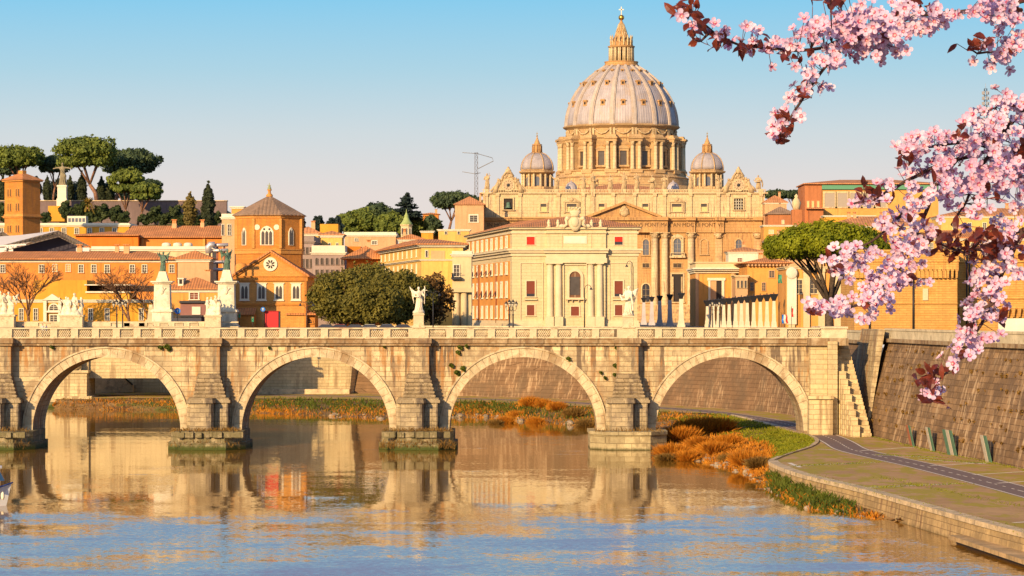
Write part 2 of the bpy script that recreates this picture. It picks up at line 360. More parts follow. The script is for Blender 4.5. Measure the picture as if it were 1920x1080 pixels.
# piers: buttress above, fluted pedestal, low mossy cutwater platform
PIER = [(4, 0), (394, 1), (785, 2), (1176, 3)]
for pc, k in PIER:
    cx = X(pc, BD)
    zb, zm, zp = Z(745, BD), Z(700, BD), Z(806, BD)
    mb = MB()
    hw = 20*S; y0 = -1.45
    # shaft of the buttress, flaring towards its foot on the right
    mb.prism([(-hw, zm), (hw, zm), (hw, ZTOP), (-hw, ZTOP)], y0, .3)
    mb.build('buttress', M['buttress'], bridge, (cx, 0, 0)); mb = MB()
    mb.prism([(-hw-.55, zb), (hw+.75, zb), (hw+.02, zm-.004), (-hw-.02, zm-.004)], y0-.45, .3)
    for i in range(6):
        zz = zb + .12 + i*.45
        mb.box(-hw-.62+i*.09, hw+.8-i*.12, y0-.62+i*.02, y0-.3, zz, zz+.2)
    mb.build('buttress_foot', M['foot'], bridge, (cx, 0, 0))
    mb = MB(); pw = 37*S
    mb.box(-pw, pw, -2.2, .25, zp-.2, zb-.55)
    mb.slab([(-pw*.93, -2.1), (-pw*.83, -4.1), (pw*.22, -4.1), (pw*.32, -2.1)], zp-.2, zb-.62)
    for i in range(5): mb.lathe([(.27, zp-.2), (.27, zb-.62)], 10, pw*.40 + i*.30, -2.25, 0)
    for i in range(3): mb.lathe([(.25, zp-.2), (.25, zb-.62)], 10, -pw*1.0 + i*.05, -1.9+i*.55, 0)
    mb.slab([(-pw-.25, .25), (-pw-.25, -2.4), (-pw*.9, -4.4), (pw*.30, -4.4), (pw*.42, -2.7), (pw+.25, -2.6), (pw+.25, .25)], zb-.62, zb-.25)
    mb.slab([(-pw-.05, .25), (-pw-.05, -2.3), (-pw*.88, -4.2), (pw*.28, -4.2), (pw*.38, -2.6), (pw+.1, -2.5), (pw+.1, .25)], zb-.25, zb)
    mb.build('pier_pedestal', M['pedestal'], bridge, (cx, 0, 0))
    mb = MB(); qw = 72*S if k < 3 else 74*S
    def octo(w_, d_): return [(-w_, 6), (-w_, -d_*.55), (-w_*.55, -d_), (w_*.55, -d_), (w_, -d_*.55), (w_, 6)]
    if k < 3:
        z2 = zp; mb.slab(octo(qw, 7.2), -1.5, Z(826, BD)); mb.slab(octo(qw*.93, 6.7), Z(826, BD), z2)
        for i in range(16):
            a = random.uniform(-qw*.9, qw*.8); ww = random.uniform(.5, 1.1)
            mb.box(a, a+ww, -6.9 - random.uniform(0, .3), -6.2, z2-.55-random.uniform(0,.2), z2+random.uniform(-.1,.12))
    else:
        mb.slab(octo(qw, 7.0), -1.5, Z(840, BD)); mb.slab(octo(qw*.96, 6.6), Z(840, BD), Z(812, BD)); mb.slab(octo(qw*.985, 6.8), Z(812, BD), zp)
    mb.build('cutwater_platform', M['plinth'] if k < 3 else wall_mat('clean_plinth_stone', (.44,.36,.2), .2, .5, stain=(.25,.19,.1), st=(.5,.7), brick=(1.8,.8,.5,.15), bump=.05, grime=((.06,.06,.02), .15, .3)), bridge, (cx, 0, 0))
# cornice
mb = MB(); zc0, zc1 = ZTOP, Z(634, BD)
mb.box(XL, XR, -.42, dp+.42, zc0, zc0+.28); mb.box(XL, XR, -.62, dp+.62, zc0+.28, zc1-.12); mb.box(XL, XR, -.75, dp+.75, zc1-.12, zc1)
for pc, k in PIER:
    cx = X(pc, BD); mb.box(cx-1.5, cx+1.5, -1.8, -.4, zc0-.02, zc0+.3); mb.box(cx-1.62, cx+1.62, -2.0, -.4, zc0+.3, zc1+.004)
mb.build('cornice', M['cornice'], bridge)
# deck between the parapets
mb = MB(); mb.box(XL, XR, .12, dp-.12, zc1-.3, zc1+.05); mb.build('deck', plain('deck_paving', (.12,.095,.07), .9), bridge)  # deck colour darkened too, as shade seen through the lattice
# balustrade bays
zr0, zr1 = zc1, Z(614.5, BD); BAY = 41.45*S
def lattice():
    mb = MB(); w_ = 1.9; h0, h1 = .16, zr1-zr0-.2
    H = h1-h0
    for sgn in (1, -1):
        for i in range(-4, 12):
            xa = i*.24*1.0
            p0 = Vector((xa, 0, h0)); p1 = Vector((xa + sgn*H*.62, 0, h1))
            # clip to 0..w_
            lo, hi = 0.0, 1.0; dx = p1.x-p0.x
            t0, t1 = (0-p0.x)/dx, (w_-p0.x)/dx
            if t0 > t1: t0, t1 = t1, t0
            lo, hi = max(lo, t0), min(hi, t1)
            if hi-lo < .08: continue
            a = p0 + (p1-p0)*lo; b = p0 + (p1-p0)*hi
            d = (b-a).normalized(); nn = Vector((-d.z, 0, d.x))*.034
            y = -.035 if sgn > 0 else .005
            mb.prism([tuple((q.x, q.z)) for q in ((a-nn), (b-nn), (b+nn), (a+nn))] if (b-a).x*nn.z-(b-a).z*nn.x > 0 else [tuple((q.x, q.z)) for q in ((a+nn), (b+nn), (b-nn), (a-nn))], y, y+.035)
    return mb.mesh('lattice_panel', M['balus'])
lat = lattice()
pm = MB().box(-.42, .42, -.32, .32, .14, zr1-zr0-.16).box(-.47, .47, -.36, .36, .0, .139).mesh('balustrade_post', M['balus'])
pmw = MB().box(-1.25, 1.25, -.34, .34, .14, zr1-zr0-.16).box(-1.32, 1.32, -.38, .38, .0, .139).mesh('balustrade_post', M['balus'])
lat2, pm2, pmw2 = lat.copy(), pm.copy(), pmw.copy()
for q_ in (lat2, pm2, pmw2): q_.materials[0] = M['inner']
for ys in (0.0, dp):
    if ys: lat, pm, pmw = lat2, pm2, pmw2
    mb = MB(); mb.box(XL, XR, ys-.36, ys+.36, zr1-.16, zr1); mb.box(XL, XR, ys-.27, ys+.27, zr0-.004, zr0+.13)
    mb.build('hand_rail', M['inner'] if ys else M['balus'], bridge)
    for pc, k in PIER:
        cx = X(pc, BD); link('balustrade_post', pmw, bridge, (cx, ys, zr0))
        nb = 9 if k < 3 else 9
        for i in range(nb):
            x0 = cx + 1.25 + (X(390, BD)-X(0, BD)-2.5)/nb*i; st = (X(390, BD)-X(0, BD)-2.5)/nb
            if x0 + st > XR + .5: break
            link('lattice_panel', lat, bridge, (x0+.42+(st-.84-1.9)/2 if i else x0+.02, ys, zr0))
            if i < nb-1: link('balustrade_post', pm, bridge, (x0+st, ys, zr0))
# ---------------------------------------------------------------- quay, paths, embankments
QZ = 1.7
def qpt(px, py, z=QZ):
    D = (HC-z)*F/(py-YH); return (X(px, D), D)
WB = [(58, 60), (54, 170), qpt(1920, 880), qpt(1760, 848), qpt(1614, 813), (41.3, 392), qpt(1480, 778), qpt(1360, 767), qpt(1240, 759), qpt(1120, 751), qpt(1000, 746), qpt(860, 742), qpt(720, 738.5), qpt(655, 737)]
QE = [(52, 60), (40.5, 150), qpt(1920, 1000), qpt(1713, 944), qpt(1607, 915), qpt(1500, 889), qpt(1447, 868), qpt(1455, 860), qpt(1478, 851), qpt(1518, 838), qpt(1531, 827), qpt(1518, 818), qpt(1482, 809), qpt(1429, 793), qpt(1358, 777), qpt(1240, 772), qpt(1000, 757), qpt(720, 750), qpt(480, 747), qpt(170, 747)]
def smooth_line(pts, n=6):
    out = []
    P = [Vector((p[0], p[1], 0)) for p in pts]
    for i in range(len(P)-1):
        p0, p1, p2, p3 = P[max(i-1,0)], P[i], P[i+1], P[min(i+2,len(P)-1)]
        for k in range(n):
            t = k/n
            out.append(.5*((2*p1)+(p2-p0)*t+(2*p0-5*p1+4*p2-p3)*t*t+(3*p1-p0-3*p2+p3)*t**3))
    out.append(P[-1]); return [(v.x, v.y) for v in out]
def offset(line, d):
    out = []
    for i, p in enumerate(line):
        a = Vector(line[max(i-1,0)]); b = Vector(line[min(i+1,len(line)-1)]); t = (b-a).normalized()
        out.append((p[0]-t.y*d, p[1]+t.x*d))
    return out
def ribbon(mb, line, d0, d1, z, m=0, z1=None):
    a, b = offset(line, d0), offset(line, d1); n = len(line); z1 = z if z1 is None else z1
    v = [(x, y, z) for x, y in a] + [(x, y, z1) for x, y in b]
    fs = [(i, i+1, n+i+1, n+i) for i in range(n-1)]
    if d1 < d0: fs = [f[::-1] for f in fs]
    return mb.add(v, fs, m)
wl = smooth_line(WB, 5); ql = smooth_line(QE, 6)
FARL = (-80, 566)
# paved quay: polygon between the quay edge and the wall foot
t = NT('quay_paving'); P = t.n('ShaderNodeNewGeometry').outputs['Position']
n1 = t.noise(P, .12, 6, .7); n2 = t.noise(t.scale(P, (.5,.18,1)), 1.0, 5, .65)
c = t.mix(t.ramp(n1, .3, .7), (.36,.205,.085), (.48,.29,.13))
moss = t.math('MULTIPLY', t.ramp(n2, .45, .56), .9); c = t.mix(moss, c, (.34,.26,.02))
c = t.mix(t.math('MULTIPLY', t.ramp(t.noise(P, 1.3, 4), .5, .75), .4), c, (.17,.135,.07))
t.bump(t.noise(P, 3, 4), .03); M['paving'] = t.done(c, .95)
bm = bmesh.new()
loop = [bm.verts.new((x, y, QZ)) for x, y in ql] + [bm.verts.new((x, y, QZ)) for x, y in [(-80, 575)] + [(x, y) for x, y in wl[::-1]]]
es = [bm.edges.new((loop[i], loop[(i+1) % len(loop)])) for i in range(len(loop))]
bmesh.ops.triangle_fill(bm, edges=es, use_beauty=True); bmesh.ops.recalc_face_normals(bm, faces=bm.faces)
for f in bm.faces:
    if f.normal.z < 0: f.normal_flip()
me = bpy.data.meshes.new('quay_pavement'); bm.to_mesh(me); bm.free(); me.materials.append(M['paving'])
tag(link('quay_pavement', me), kind='structure')
# the cycle road with its painted lines
RD = [(49, 90), (44.5, 190), qpt(1920, 922), qpt(1745, 877), qpt(1655, 857), qpt(1598, 843), qpt(1574, 830), qpt(1553, 820), qpt(1507, 804), qpt(1440, 788), qpt(1340, 773), qpt(1242, 765), qpt(1000, 751.5), qpt(720, 744), qpt(480, 741), qpt(170, 741)]
rl = smooth_line(RD, 8)
t = NT('asphalt'); P = t.n('ShaderNodeNewGeometry').outputs['Position']
M['asphalt'] = t.done(t.mix(t.noise(P, .8, 5), (.15,.10,.085), (.21,.145,.12)), .85)
M['paint'] = plain('road_paint', (.72,.62,.48), .7, 0, .25, 1.5)
mb = MB(); ribbon(mb, rl, -1.9, 1.9, QZ+.005); tag(mb.build('cycle_road', M['asphalt']), kind='structure')
mb = MB(); ribbon(mb, rl, -1.78, -1.62, QZ+.009); ribbon(mb, rl, 1.62, 1.78, QZ+.009)
fine = smooth_line(RD, 40)
acc = 0
for i in range(0, len(fine)-1):
    acc += (Vector(fine[i+1])-Vector(fine[i])).length
    if int(acc/1.6) % 2 == 0: ribbon(mb, [fine[i], fine[i+1]], -.07, .07, QZ+.009)
for (a, b) in [((1478,874),(1640,867)), ((1627,914),(1795,907)), ((1900,980),(1985,975)), ((1480,868),(1500,876)), ((1614,845),(1720,838)), ((1640,853),(1760,858)), ((1722,861),(1850,870)), ((1745,873),(1860,867)), ((1825,890),(1925,884)), ((1870,906),(1930,902)), ((1535,842),(1560,843))]:
    p, q = qpt(*a), qpt(*b); ribbon(mb, [p, q], -.22, .22, QZ+.006)
tag(mb.build('painted_lines', M['paint']), kind='structure')
# stone edge of the quay standing in the river, with a pale coping
qi = [i for i, p in enumerate(ql)][:6*6+3]
edge = ql[:6*6+3]
t_edge = wall_mat('quay_edge_stone', (.46,.31,.14), .2, .3, streak=(.2,.12,.06), sk=.7, stain=(.25,.17,.08), st=(.5,.7), brick=(1.6,.5,.5,.22), bump=.06, grime=((.10,.075,.03), .0, .4))
qw = thing('quay_wall', 'long low stone river wall edging the paved quay on the right', 'wall', (0, 0, 0))
mb = MB(); ribbon(mb, edge, .12, .45, QZ-.25, 0, -1.2); mb.build('wall_face', t_edge, qw)
mb = MB()
a = offset(edge, .25); b = offset(edge, -.75); n = len(edge)
v = [(x,y,QZ-.25) for x,y in a] + [(x,y,QZ+.10) for x,y in a] + [(x,y,QZ+.10) for x,y in b] + [(x,y,QZ-.02) for x,y in b]
mb.add(v, [f for i in range(n-1) for f in ((i+1,i,n+i,n+i+1)[::1], (n+i+1,n+i,2*n+i,2*n+i+1), (2*n+i+1,2*n+i,3*n+i,3*n+i+1), (i,i+1,n*0+i+1,i))][:0] + [f for i in range(n-1) for f in ((i,i+1,n+i+1,n+i), (n+i,n+i+1,2*n+i+1,2*n+i), (2*n+i,2*n+i+1,3*n+i+1,3*n+i))])
mb.build('coping', M['coping'], qw)
# kerb from the bulge under the arch
mb = MB(); kl = ql[6*6+2:6*14]
a = offset(kl, .2); b = offset(kl, -.3); n = len(kl)
v = [(x,y,QZ-.5) for x,y in a] + [(x,y,QZ+.12) for x,y in a] + [(x,y,QZ+.12) for x,y in b] + [(x,y,QZ-.02) for x,y in b]
mb.add(v, [f for i in range(n-1) for f in ((i,i+1,n+i+1,n+i), (n+i,n+i+1,2*n+i+1,2*n+i), (2*n+i,2*n+i+1,3*n+i+1,3*n+i))])
tag(mb.build('quay_kerb', M['coping']), kind='structure')
# landing slab at lower right
ld = thing('landing_stage', 'low stone landing slab at the foot of the quay wall, lower right', 'landing')
l0, l1 = (27.5, 216), (33.2, 170)
mb = MB(); mb.slab([(31.0,216),(35.2,160),(40,160),(33.3,216)], .25, .55); mb.build('slab', wall_mat('landing_stone', (.5,.33,.16), .2, .4, stain=(.24,.17,.08), st=(.5,.7), brick=(2,2,.6,.15)), ld)
mb = MB(); mb.slab([(31.5,215.5),(35.7,160),(40,160),(33.3,215.5)], -1.2, .249); mb.build('base', plain('wet_stone', (.05,.04,.025), .6), ld)
# great battered embankment wall on the right
WH = Z(637, 372) ; BATX = 3.0
def batter(name, label, line, ztop, mat, d_top, rail=True, side=-1):
    o = thing(name, label, 'wall', (0, 0, 0))
    b = offset(line, side*d_top); n = len(line)
    mb = MB(); k = 5
    v = []
    for j in range(k+1):
        u = j/k; cur = u*(.85+.15*u)
        for (p, q) in zip(line, b): v.append((p[0]+(q[0]-p[0])*cur, p[1]+(q[1]-p[1])*cur, QZ-.05+(ztop-QZ)*u))
    f = [(j*n+i+1, j*n+i, (j+1)*n+i, (j+1)*n+i+1) for j in range(k) for i in range(n-1)]
    if side > 0: f = [q[::-1] for q in f]
    mb.add(v, f); mb.build('wall_face', mat, o)
    if rail:
        c = offset(line, side*(d_top-.35)); d = offset(line, side*(d_top+.4))
        for (z0, z1, e0, e1, nm, mm) in ((ztop-.05, ztop+.38, .45, -.5, 'string_course', M['cornice']), (ztop+.38, ztop+1.35, .02, -.45, 'parapet', M['balus']), (ztop+1.35, ztop+1.6, .12, -.55, 'parapet_cap', M['balus'])):
            a = offset(line, side*(d_top-e0)); e = offset(line, side*(d_top-e1))
            mb = MB(); v = [(x,y,z0) for x,y in a]+[(x,y,z1) for x,y in a]+[(x,y,z1) for x,y in e]+[(x,y,z0) for x,y in e]
            f = [q for i in range(n-1) for q in ((i+1,i,n+i,n+i+1),(n+i+1,n+i,2*n+i,2*n+i+1),(2*n+i+1,2*n+i,3*n+i,3*n+i+1),(3*n+i+1,3*n+i,i,i+1))]
            if side > 0: f = [q[::-1] for q in f]
            mb.add(v, f); mb.build(nm, mm, o)
    return o
iw = 5*4
near_line = wl[:iw+1]; far_line = wl[iw:]
emb_near = batter('embankment_wall', 'tall sloping brown block embankment wall rising beside the cycle road', near_line, WH-.2, M['embank'], BATX)
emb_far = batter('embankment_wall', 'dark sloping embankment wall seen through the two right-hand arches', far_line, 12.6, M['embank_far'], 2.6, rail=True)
# street level land behind the walls, one sheet to the horizon
top_near = offset(wl, -3.3)
GZ = 13.0
bm = bmesh.new()
loop = [bm.verts.new((x, y, GZ)) for x, y in top_near] + [bm.verts.new((x, y, GZ)) for x, y in [(-26, 562), (-70, 575), (-300, 575), (-9000, 575), (-9000, 14000), (9000, 14000), (9000, 60)]]
es = [bm.edges.new((loop[i], loop[(i+1) % len(loop)])) for i in range(len(loop))]
bmesh.ops.triangle_fill(bm, edges=es, use_beauty=True)
for f in bm.faces:
    f.normal_update()
    if f.normal.z < 0: f.normal_flip()
me = bpy.data.meshes.new('street_ground'); bm.to_mesh(me); bm.free()
me.materials.append(plain('street_ground', (.16,.14,.12), .95, 0, .2, .05))
tag(link('street_ground', me), kind='structure')
# ---------------------------------------------------------------- carved and living figures
def remesh(mb, vox, mats, name, fn=None, smooth=3):
    ob = bpy.data.objects.new('tmp', mb.mesh('tmp', mats)); COL.objects.link(ob)
    r = ob.modifiers.new('r', 'REMESH'); r.mode = 'VOXEL'; r.voxel_size = vox; r.use_smooth_shade = True
    if smooth:
        q = ob.modifiers.new('s', 'SMOOTH'); q.factor = .5; q.iterations = smooth
    dg = bpy.context.evaluated_depsgraph_get(); dg.update()
    me = bpy.data.meshes.new_from_object(ob.evaluated_get(dg)); me.name = name
    bpy.data.objects.remove(ob)
    if fn:
        n = len(me.vertices); co = np.empty(n*3, 'f'); me.vertices.foreach_get('co', co); co = co.reshape(n, 3)
        co = fn(co); me.vertices.foreach_set('co', co.astype('f').ravel()); me.update()
    return me
def folds(co, h, depth=.02):
    """drapery: vertical pleats in the robe, fading towards the shoulders"""
    z = co[:, 2]/h; a = np.arctan2(co[:, 1], co[:, 0])
    d = depth*h*np.clip(1.0-z/.72, 0, 1)*np.sin(a*11 + z*9 + 1.5*np.sin(z*7)) + .4*depth*h*np.clip(1-np.abs(z-.62)/.2, 0, 1)*np.sin(a*5+z*40)
    r = np.hypot(co[:, 0], co[:, 1])+1e-6
    k = 1+d/r*np.clip(r/(.08*h), 0, 1); co[:, 0] *= k; co[:, 1] *= k; return co
def robed(h, arms, lean=0.0, wings=0, turn=0, extra=None, hair=.0):
    """standing robed figure h tall facing -y; arms = two lists of joints as fractions of h"""
    mb = MB(); L = lean
    mb.loft([(0,0,0,.165*h,.14*h),(.01*h,0,.12*h,.15*h,.125*h),(.02*h,0,.3*h,.135*h,.115*h),((.02+L*.4)*h,0,.47*h,.122*h,.10*h),((.01+L*.7)*h,0,.60*h,.098*h,.08*h),(L*.9*h,0,.72*h,.125*h,.082*h),(L*h,0,.785*h,.135*h,.075*h),(L*h,0,.825*h,.07*h,.055*h)], 14)
    mb.loft([(L*h,0,.81*h,.042*h,.042*h),(L*h,-.006*h,.88*h,.035*h,.037*h)], 8)
    mb.ell((L*h,-.012*h,.925*h), (.048*h,.057*h,.068*h), 10, 8)
    mb.ell((L*h,.012*h,.935*h), (.058*h,.056*h,.062*h), 10, 7)      # hair
    mb.ell((L*h,-.068*h,.918*h), (.010*h,.016*h,.017*h), 6, 5)      # nose
    if hair: mb.ell((L*h,-.045*h,.875*h), (.035*h,.03*h,.05*h), 8, 6)   # beard
    for k, a in enumerate(arms):
        P_ = [(x*h, y*h, z*h) for x, y, z in a]
        mb.tube(P_, [(.045-.017*i/(len(P_)-1))*h for i in range(len(P_))], 8)
        mb.ell(P_[-1], (.026*h, .026*h, .03*h), 7, 5)
        mb.ell(P_[0], (.052*h, .05*h, .05*h), 8, 6)
    mb.tube([(-.12*h,-.05*h,.76*h),(0,-.10*h,.58*h),(.13*h,-.06*h,.42*h),(.12*h,.05*h,.25*h)], [.03*h,.04*h,.05*h,.03*h], 7)   # mantle across the body
    if wings:
        for s in (-1, 1):
            for i in range(6):
                t_ = i/5; x0, z0 = s*.08*h, (.70+.04*t_)*h
                tip = (s*(.16+.16*wings*t_)*h, (.13+.02*i)*h, (.30+.62*t_*wings + .1*t_)*h)
                mid = (s*(.20+.10*wings*t_)*h, .13*h, (.62+.30*t_*wings)*h)
                mb.tube([(x0,.07*h,z0), mid, tip], [.03*h,.034*h,.010*h], 6)
    if extra: extra(mb, h)
    return mb
def cross_extra(mb, h):
    mb.box(.20*h,.235*h,-.12*h,-.085*h,.30*h,1.03*h); mb.box(.09*h,.34*h,-.12*h,-.085*h,.83*h,.868*h)
def cloth_extra(mb, h):
    mb.tube([(-.26*h,-.14*h,.66*h),(-.1*h,-.2*h,.5*h),(.14*h,-.2*h,.52*h),(.27*h,-.13*h,.66*h)], [.03*h,.05*h,.05*h,.03*h], 7)
    mb.tube([(.27*h,-.13*h,.66*h),(.30*h,-.1*h,.35*h),(.27*h,-.05*h,.12*h)], [.03*h,.045*h,.03*h], 7)
A_OUT = [[(-.13,0,.77),(-.22,-.04,.62),(-.25,-.15,.68)], [(.13,0,.77),(.23,-.03,.63),(.26,-.13,.70)]]
A_FRONT = [[(-.13,0,.77),(-.19,-.04,.60),(-.05,-.15,.58)], [(.13,0,.77),(.20,-.05,.62),(.21,-.12,.74)]]
A_UP = [[(-.13,0,.77),(-.22,-.02,.80),(-.28,-.06,.95)], [(.13,0,.77),(.20,-.02,.60),(.13,-.14,.52)]]
A_SPREAD = [[(-.13,0,.77),(-.26,-.02,.76),(-.39,-.06,.72)], [(.13,0,.77),(.26,-.02,.76),(.39,-.06,.72)]]
A_DOWN = [[(-.13,0,.77),(-.18,-.01,.60),(-.15,-.08,.46)], [(.13,0,.77),(.20,0,.60),(.22,-.06,.46)]]
def pose(name, h, mats, arms, **kw):
    return remesh(robed(h, arms, **kw), h/62, mats, name, lambda c: folds(c, h))
def plinth(mb, z0, z1, a, b, m=0):
    H = z1-z0
    mb.box(-a*1.25, a*1.25, -b*1.25, b*1.25, z0, z0+.12*H, m); mb.box(-a*1.12, a*1.12, -b*1.12, b*1.12, z0+.12*H, z0+.2*H, m)
    mb.box(-a, a, -b, b, z0+.2*H, z1-.14*H, m); mb.box(-a*1.15, a*1.15, -b*1.15, b*1.15, z1-.14*H, z1-.05*H, m); mb.box(-a*1.05, a*1.05, -b*1.05, b*1.05, z1-.05*H, z1, m)
    return mb
# angels on the old bridge: real marble figures on tall pedestals
def bridge_angel(pc, ytop, yfoot, me, label, rz=0):
    o = thing('angel_statue', label, 'statue', (X(pc, BD), BD+.1, zr1), 0, 'marble angels on the old bridge')
    zf = Z(yfoot, BD) - zr1
    plinth(MB(), -.004, zf, .62, .55).build('pedestal', M['balus'], o)
    for i in range(3): pass
    MB().loft([(0,0,0,.75,.6),(0,.02,.22,.7,.55),(.05,0,.4,.5,.42)], 10).build('cloud_base', M['statue'], o, (0,0,zf))
    link('angel_figure', me, o, (0, 0, zf+.18), rz)
    return o
h1 = Z(541, BD)-Z(588, BD)
ang1 = pose('angel_figure', h1, M['statue'], A_FRONT, wings=1.0, extra=cross_extra)
bridge_angel(785, 541, 587, ang1, 'tall white angel statue with raised wings on the middle pier of the old bridge', .3)
h2 = Z(536, BD)-Z(590, BD)
ang2 = pose('angel_figure', h2, M['statue'], A_OUT, wings=.8, lean=.03, extra=cloth_extra)
bridge_angel(1178, 536, 592, ang2, 'big windswept angel statue in front of the cream palace corner', -.8)
# ---------------------------------------------------------------- second bridge and embankment upstream
VD = 535.0
vb = thing('far_bridge', 'pale stone bridge farther upstream behind the left arches', 'bridge', (0, VD, 0))
def vx(px): return X(px, VD)
vz = lambda py: Z(py, VD)
mb = MB()
pts = []
xa0, xa1 = vx(-330), vx(76); cxa = (xa0+xa1)/2; ra = (xa1-xa0)/2
prof = [(cxa - ra*math.cos(math.pi*i/24), .5 + 9.0*math.sin(math.pi*i/24)) for i in range(25)]
for (a, za), (b, zb) in zip(prof, prof[1:]):
    mb.add([(a,0,za),(b,0,zb),(b,0,13.4),(a,0,13.4),(a,18,za),(b,18,zb),(b,18,13.4),(a,18,13.4)], [(0,1,2,3),(5,4,7,6),(4,5,1,0)])
mb.box(xa1, vx(166), 0, 18, 5.6, 13.4); mb.box(vx(166)-.004, vx(442), .6, 18, 5, 13.4)
mb.build('spandrel_wall', M['abut'], vb)
mb = MB(); x0, x1 = vx(84), vx(160)
mb.box(x0-.3, x1+.6, -2.6, 8, 1.4, vz(699)); mb.box(x0-.6, x1+.9, -2.9, 8, vz(699), vz(694)); mb.box(x0+.6, x1-.6, -1.6, 8, vz(694), vz(670))
mb.ell(((x0+x1)/2+1.5, -1.8, vz(684)), (1.6,.6,1.1)); mb.box(x0-1, x1+1.6, -3.6, 8, vz(752), vz(742)); mb.build('pier', M['abut'], vb)
mb = MB(); mb.box(x0-2, x1+2.5, -4.4, 9, -1, vz(752)); mb.build('pier_foot', M['plinth'], vb)
mb = MB(); mb.box(vx(-400), vx(447), -.35, 18, 13.4, 13.95); mb.build('cornice', M['cornice'], vb)
mb = MB(); mb.box(vx(-400), vx(447), -.1, .35, 13.95, 14.15); mb.box(vx(-400), vx(447), -.14, .4, 14.75, 15.0)
for px in range(-40, 236, 68): mb.box(vx(px), vx(px+44), -.2, .45, 14.15, 14.75)
mb.box(vx(-400), vx(235), .05, .3, 14.14, 14.76)
mb.build('parapet', M['balus'], vb)
bal = MB().lathe([(.11,0),(.13,.1),(.07,.2),(.12,.36),(.08,.5),(.11,.6)], 8).mesh('baluster', M['balus'])
for px in range(238, 380, 28):
    link('balustrade_post', MB().box(-.5,.5,-.2,.4,14.15,14.75).mesh('balustrade_post', M['balus']), vb, (vx(px), 0, 0))
    for i in range(7): link('baluster', bal, vb, (vx(px)+.66+i*.21, .1, 14.15))
# the two tall pylons with winged bronzes
M['bronze'] = wall_mat('green_bronze', (.10,.17,.12), .3, 1.2, stain=(.03,.05,.04), st=(.5,.7), rough=.55)
def pylon(pc, ytop, ybase, ystat, w_, label, lab2, rz):
    D = VD+4; o = thing('stone_pylon', label, 'pylon', (X(pc, D), D, 13.9), 0, 'pylons at the head of the far bridge')
    z = lambda py: Z(py, D)-13.9
    h = w_*D/F/2
    mb = MB(); plinth(mb, 0, z(580), h*1.15, h*1.15); mb.frust(0, 0, z(580), z(532), h, h, h*.92, h*.92); mb.build('shaft', M['statue'], o)
    mb = MB(); mb.box(-h*1.12, h*1.12, -h*1.12, h*1.12, z(532), z(529.5)); mb.box(-h*1.32, h*1.32, -h*1.32, h*1.32, z(529.5), z(527)); mb.frust(0, 0, z(527), z(520), h*.75, h*.75, h*.62, h*.62); mb.frust(0, 0, z(520), z(ytop), h*.6, h*.6, h*.4, h*.4); mb.build('capital', M['statue'], o)
    MB().ell((0, -h*.95, z(545)), (h*.3, .25, h*.5)).tube([(-h*.5,-h,z(540)),(0,-h*1.02,z(548)),(h*.5,-h,z(540))], .1).build('carved_shield', M['statue'], o)
    hh = Z(ystat, D)-Z(ytop, D)
    vic = pose('victory_figure', hh, M['bronze'], A_UP, wings=1.0, lean=.04)
    s = thing('winged_bronze', lab2, 'statue', (X(pc, D), D, Z(ytop, D)-.05), rz, 'green bronze victories')
    link('victory_figure', vic, s)
pylon(305, 509, 606, 471, 31, 'left square white stone pylon carrying a green winged bronze', 'green winged bronze on the left pylon, arm held out', -.5)
pylon(425, 506, 606, 466, 32, 'square white stone pylon standing in front of the brick church', 'green winged bronze on the pylon beside the brick church tower', .4)
def group(pc, ytop, ybase, w_, label, seed, D=VD-1.5):
    """several entwined stone figures on a block"""
    r = random.Random(seed); o = thing('sculpture_group', label, 'sculpture', (X(pc, D), D, 14.6), 0, 'marble groups on the far bridge')
    H = Z(ytop, D)-14.6; W_ = w_*D/F; hb = H*.27
    MB().box(-W_*.5, W_*.5, -1.2, 1.2, -1.0, hb*.8).box(-W_*.55, W_*.55, -1.35, 1.35, hb*.8, hb).build('block', M['balus'], o)
    mb = MB()
    for i in range(4):
        hh = (H-hb)*r.uniform(.72, 1.0); x = (i-1.5)/4*W_*.95; y = r.uniform(-.4, .4)
        since = len(mb.v); k = robed(hh, r.choice([A_OUT, A_FRONT, A_UP, A_DOWN]), lean=r.uniform(-.12, .12), wings=r.choice([0, 0, .8]))
        k.rot(r.uniform(-1.5, 1.5)); k.move(x, y, hb-.05); mb.add(k.v, k.f)
    mb.loft([(0,0,hb-.1,W_*.48,.9),(0,0,hb+.5,W_*.36,.7),(0,0,hb+1.2,W_*.2,.5)], 12)
    o2 = link('carved_figures', remesh(mb, .085, M['statue'], 'carved_figures', lambda c: c + .05*np.sin(c[:, [1, 2, 0]]*7), 2), o)
group(135, 545, 606, 42, 'broad heap of marble figures on the far bridge, left of the bare tree', 3)
group(3, 543, 606, 50, 'marble figure group at the very left edge of the photo', 5)
group(400, 546, 607, 30, 'upright marble figure group leaning beside the church-side pylon', 8)
ob_ = thing('stone_obelisk', 'small white stone obelisk left of the first pylon', 'obelisk', (X(283, 545), 545, 13.9))
MB().frust(0,0,0,1.4,1.1,1.1,.9,.9).frust(0,0,1.4,Z(571,545)-13.9,.6,.6,.3,.3).build('shaft', M['balus'], ob_)
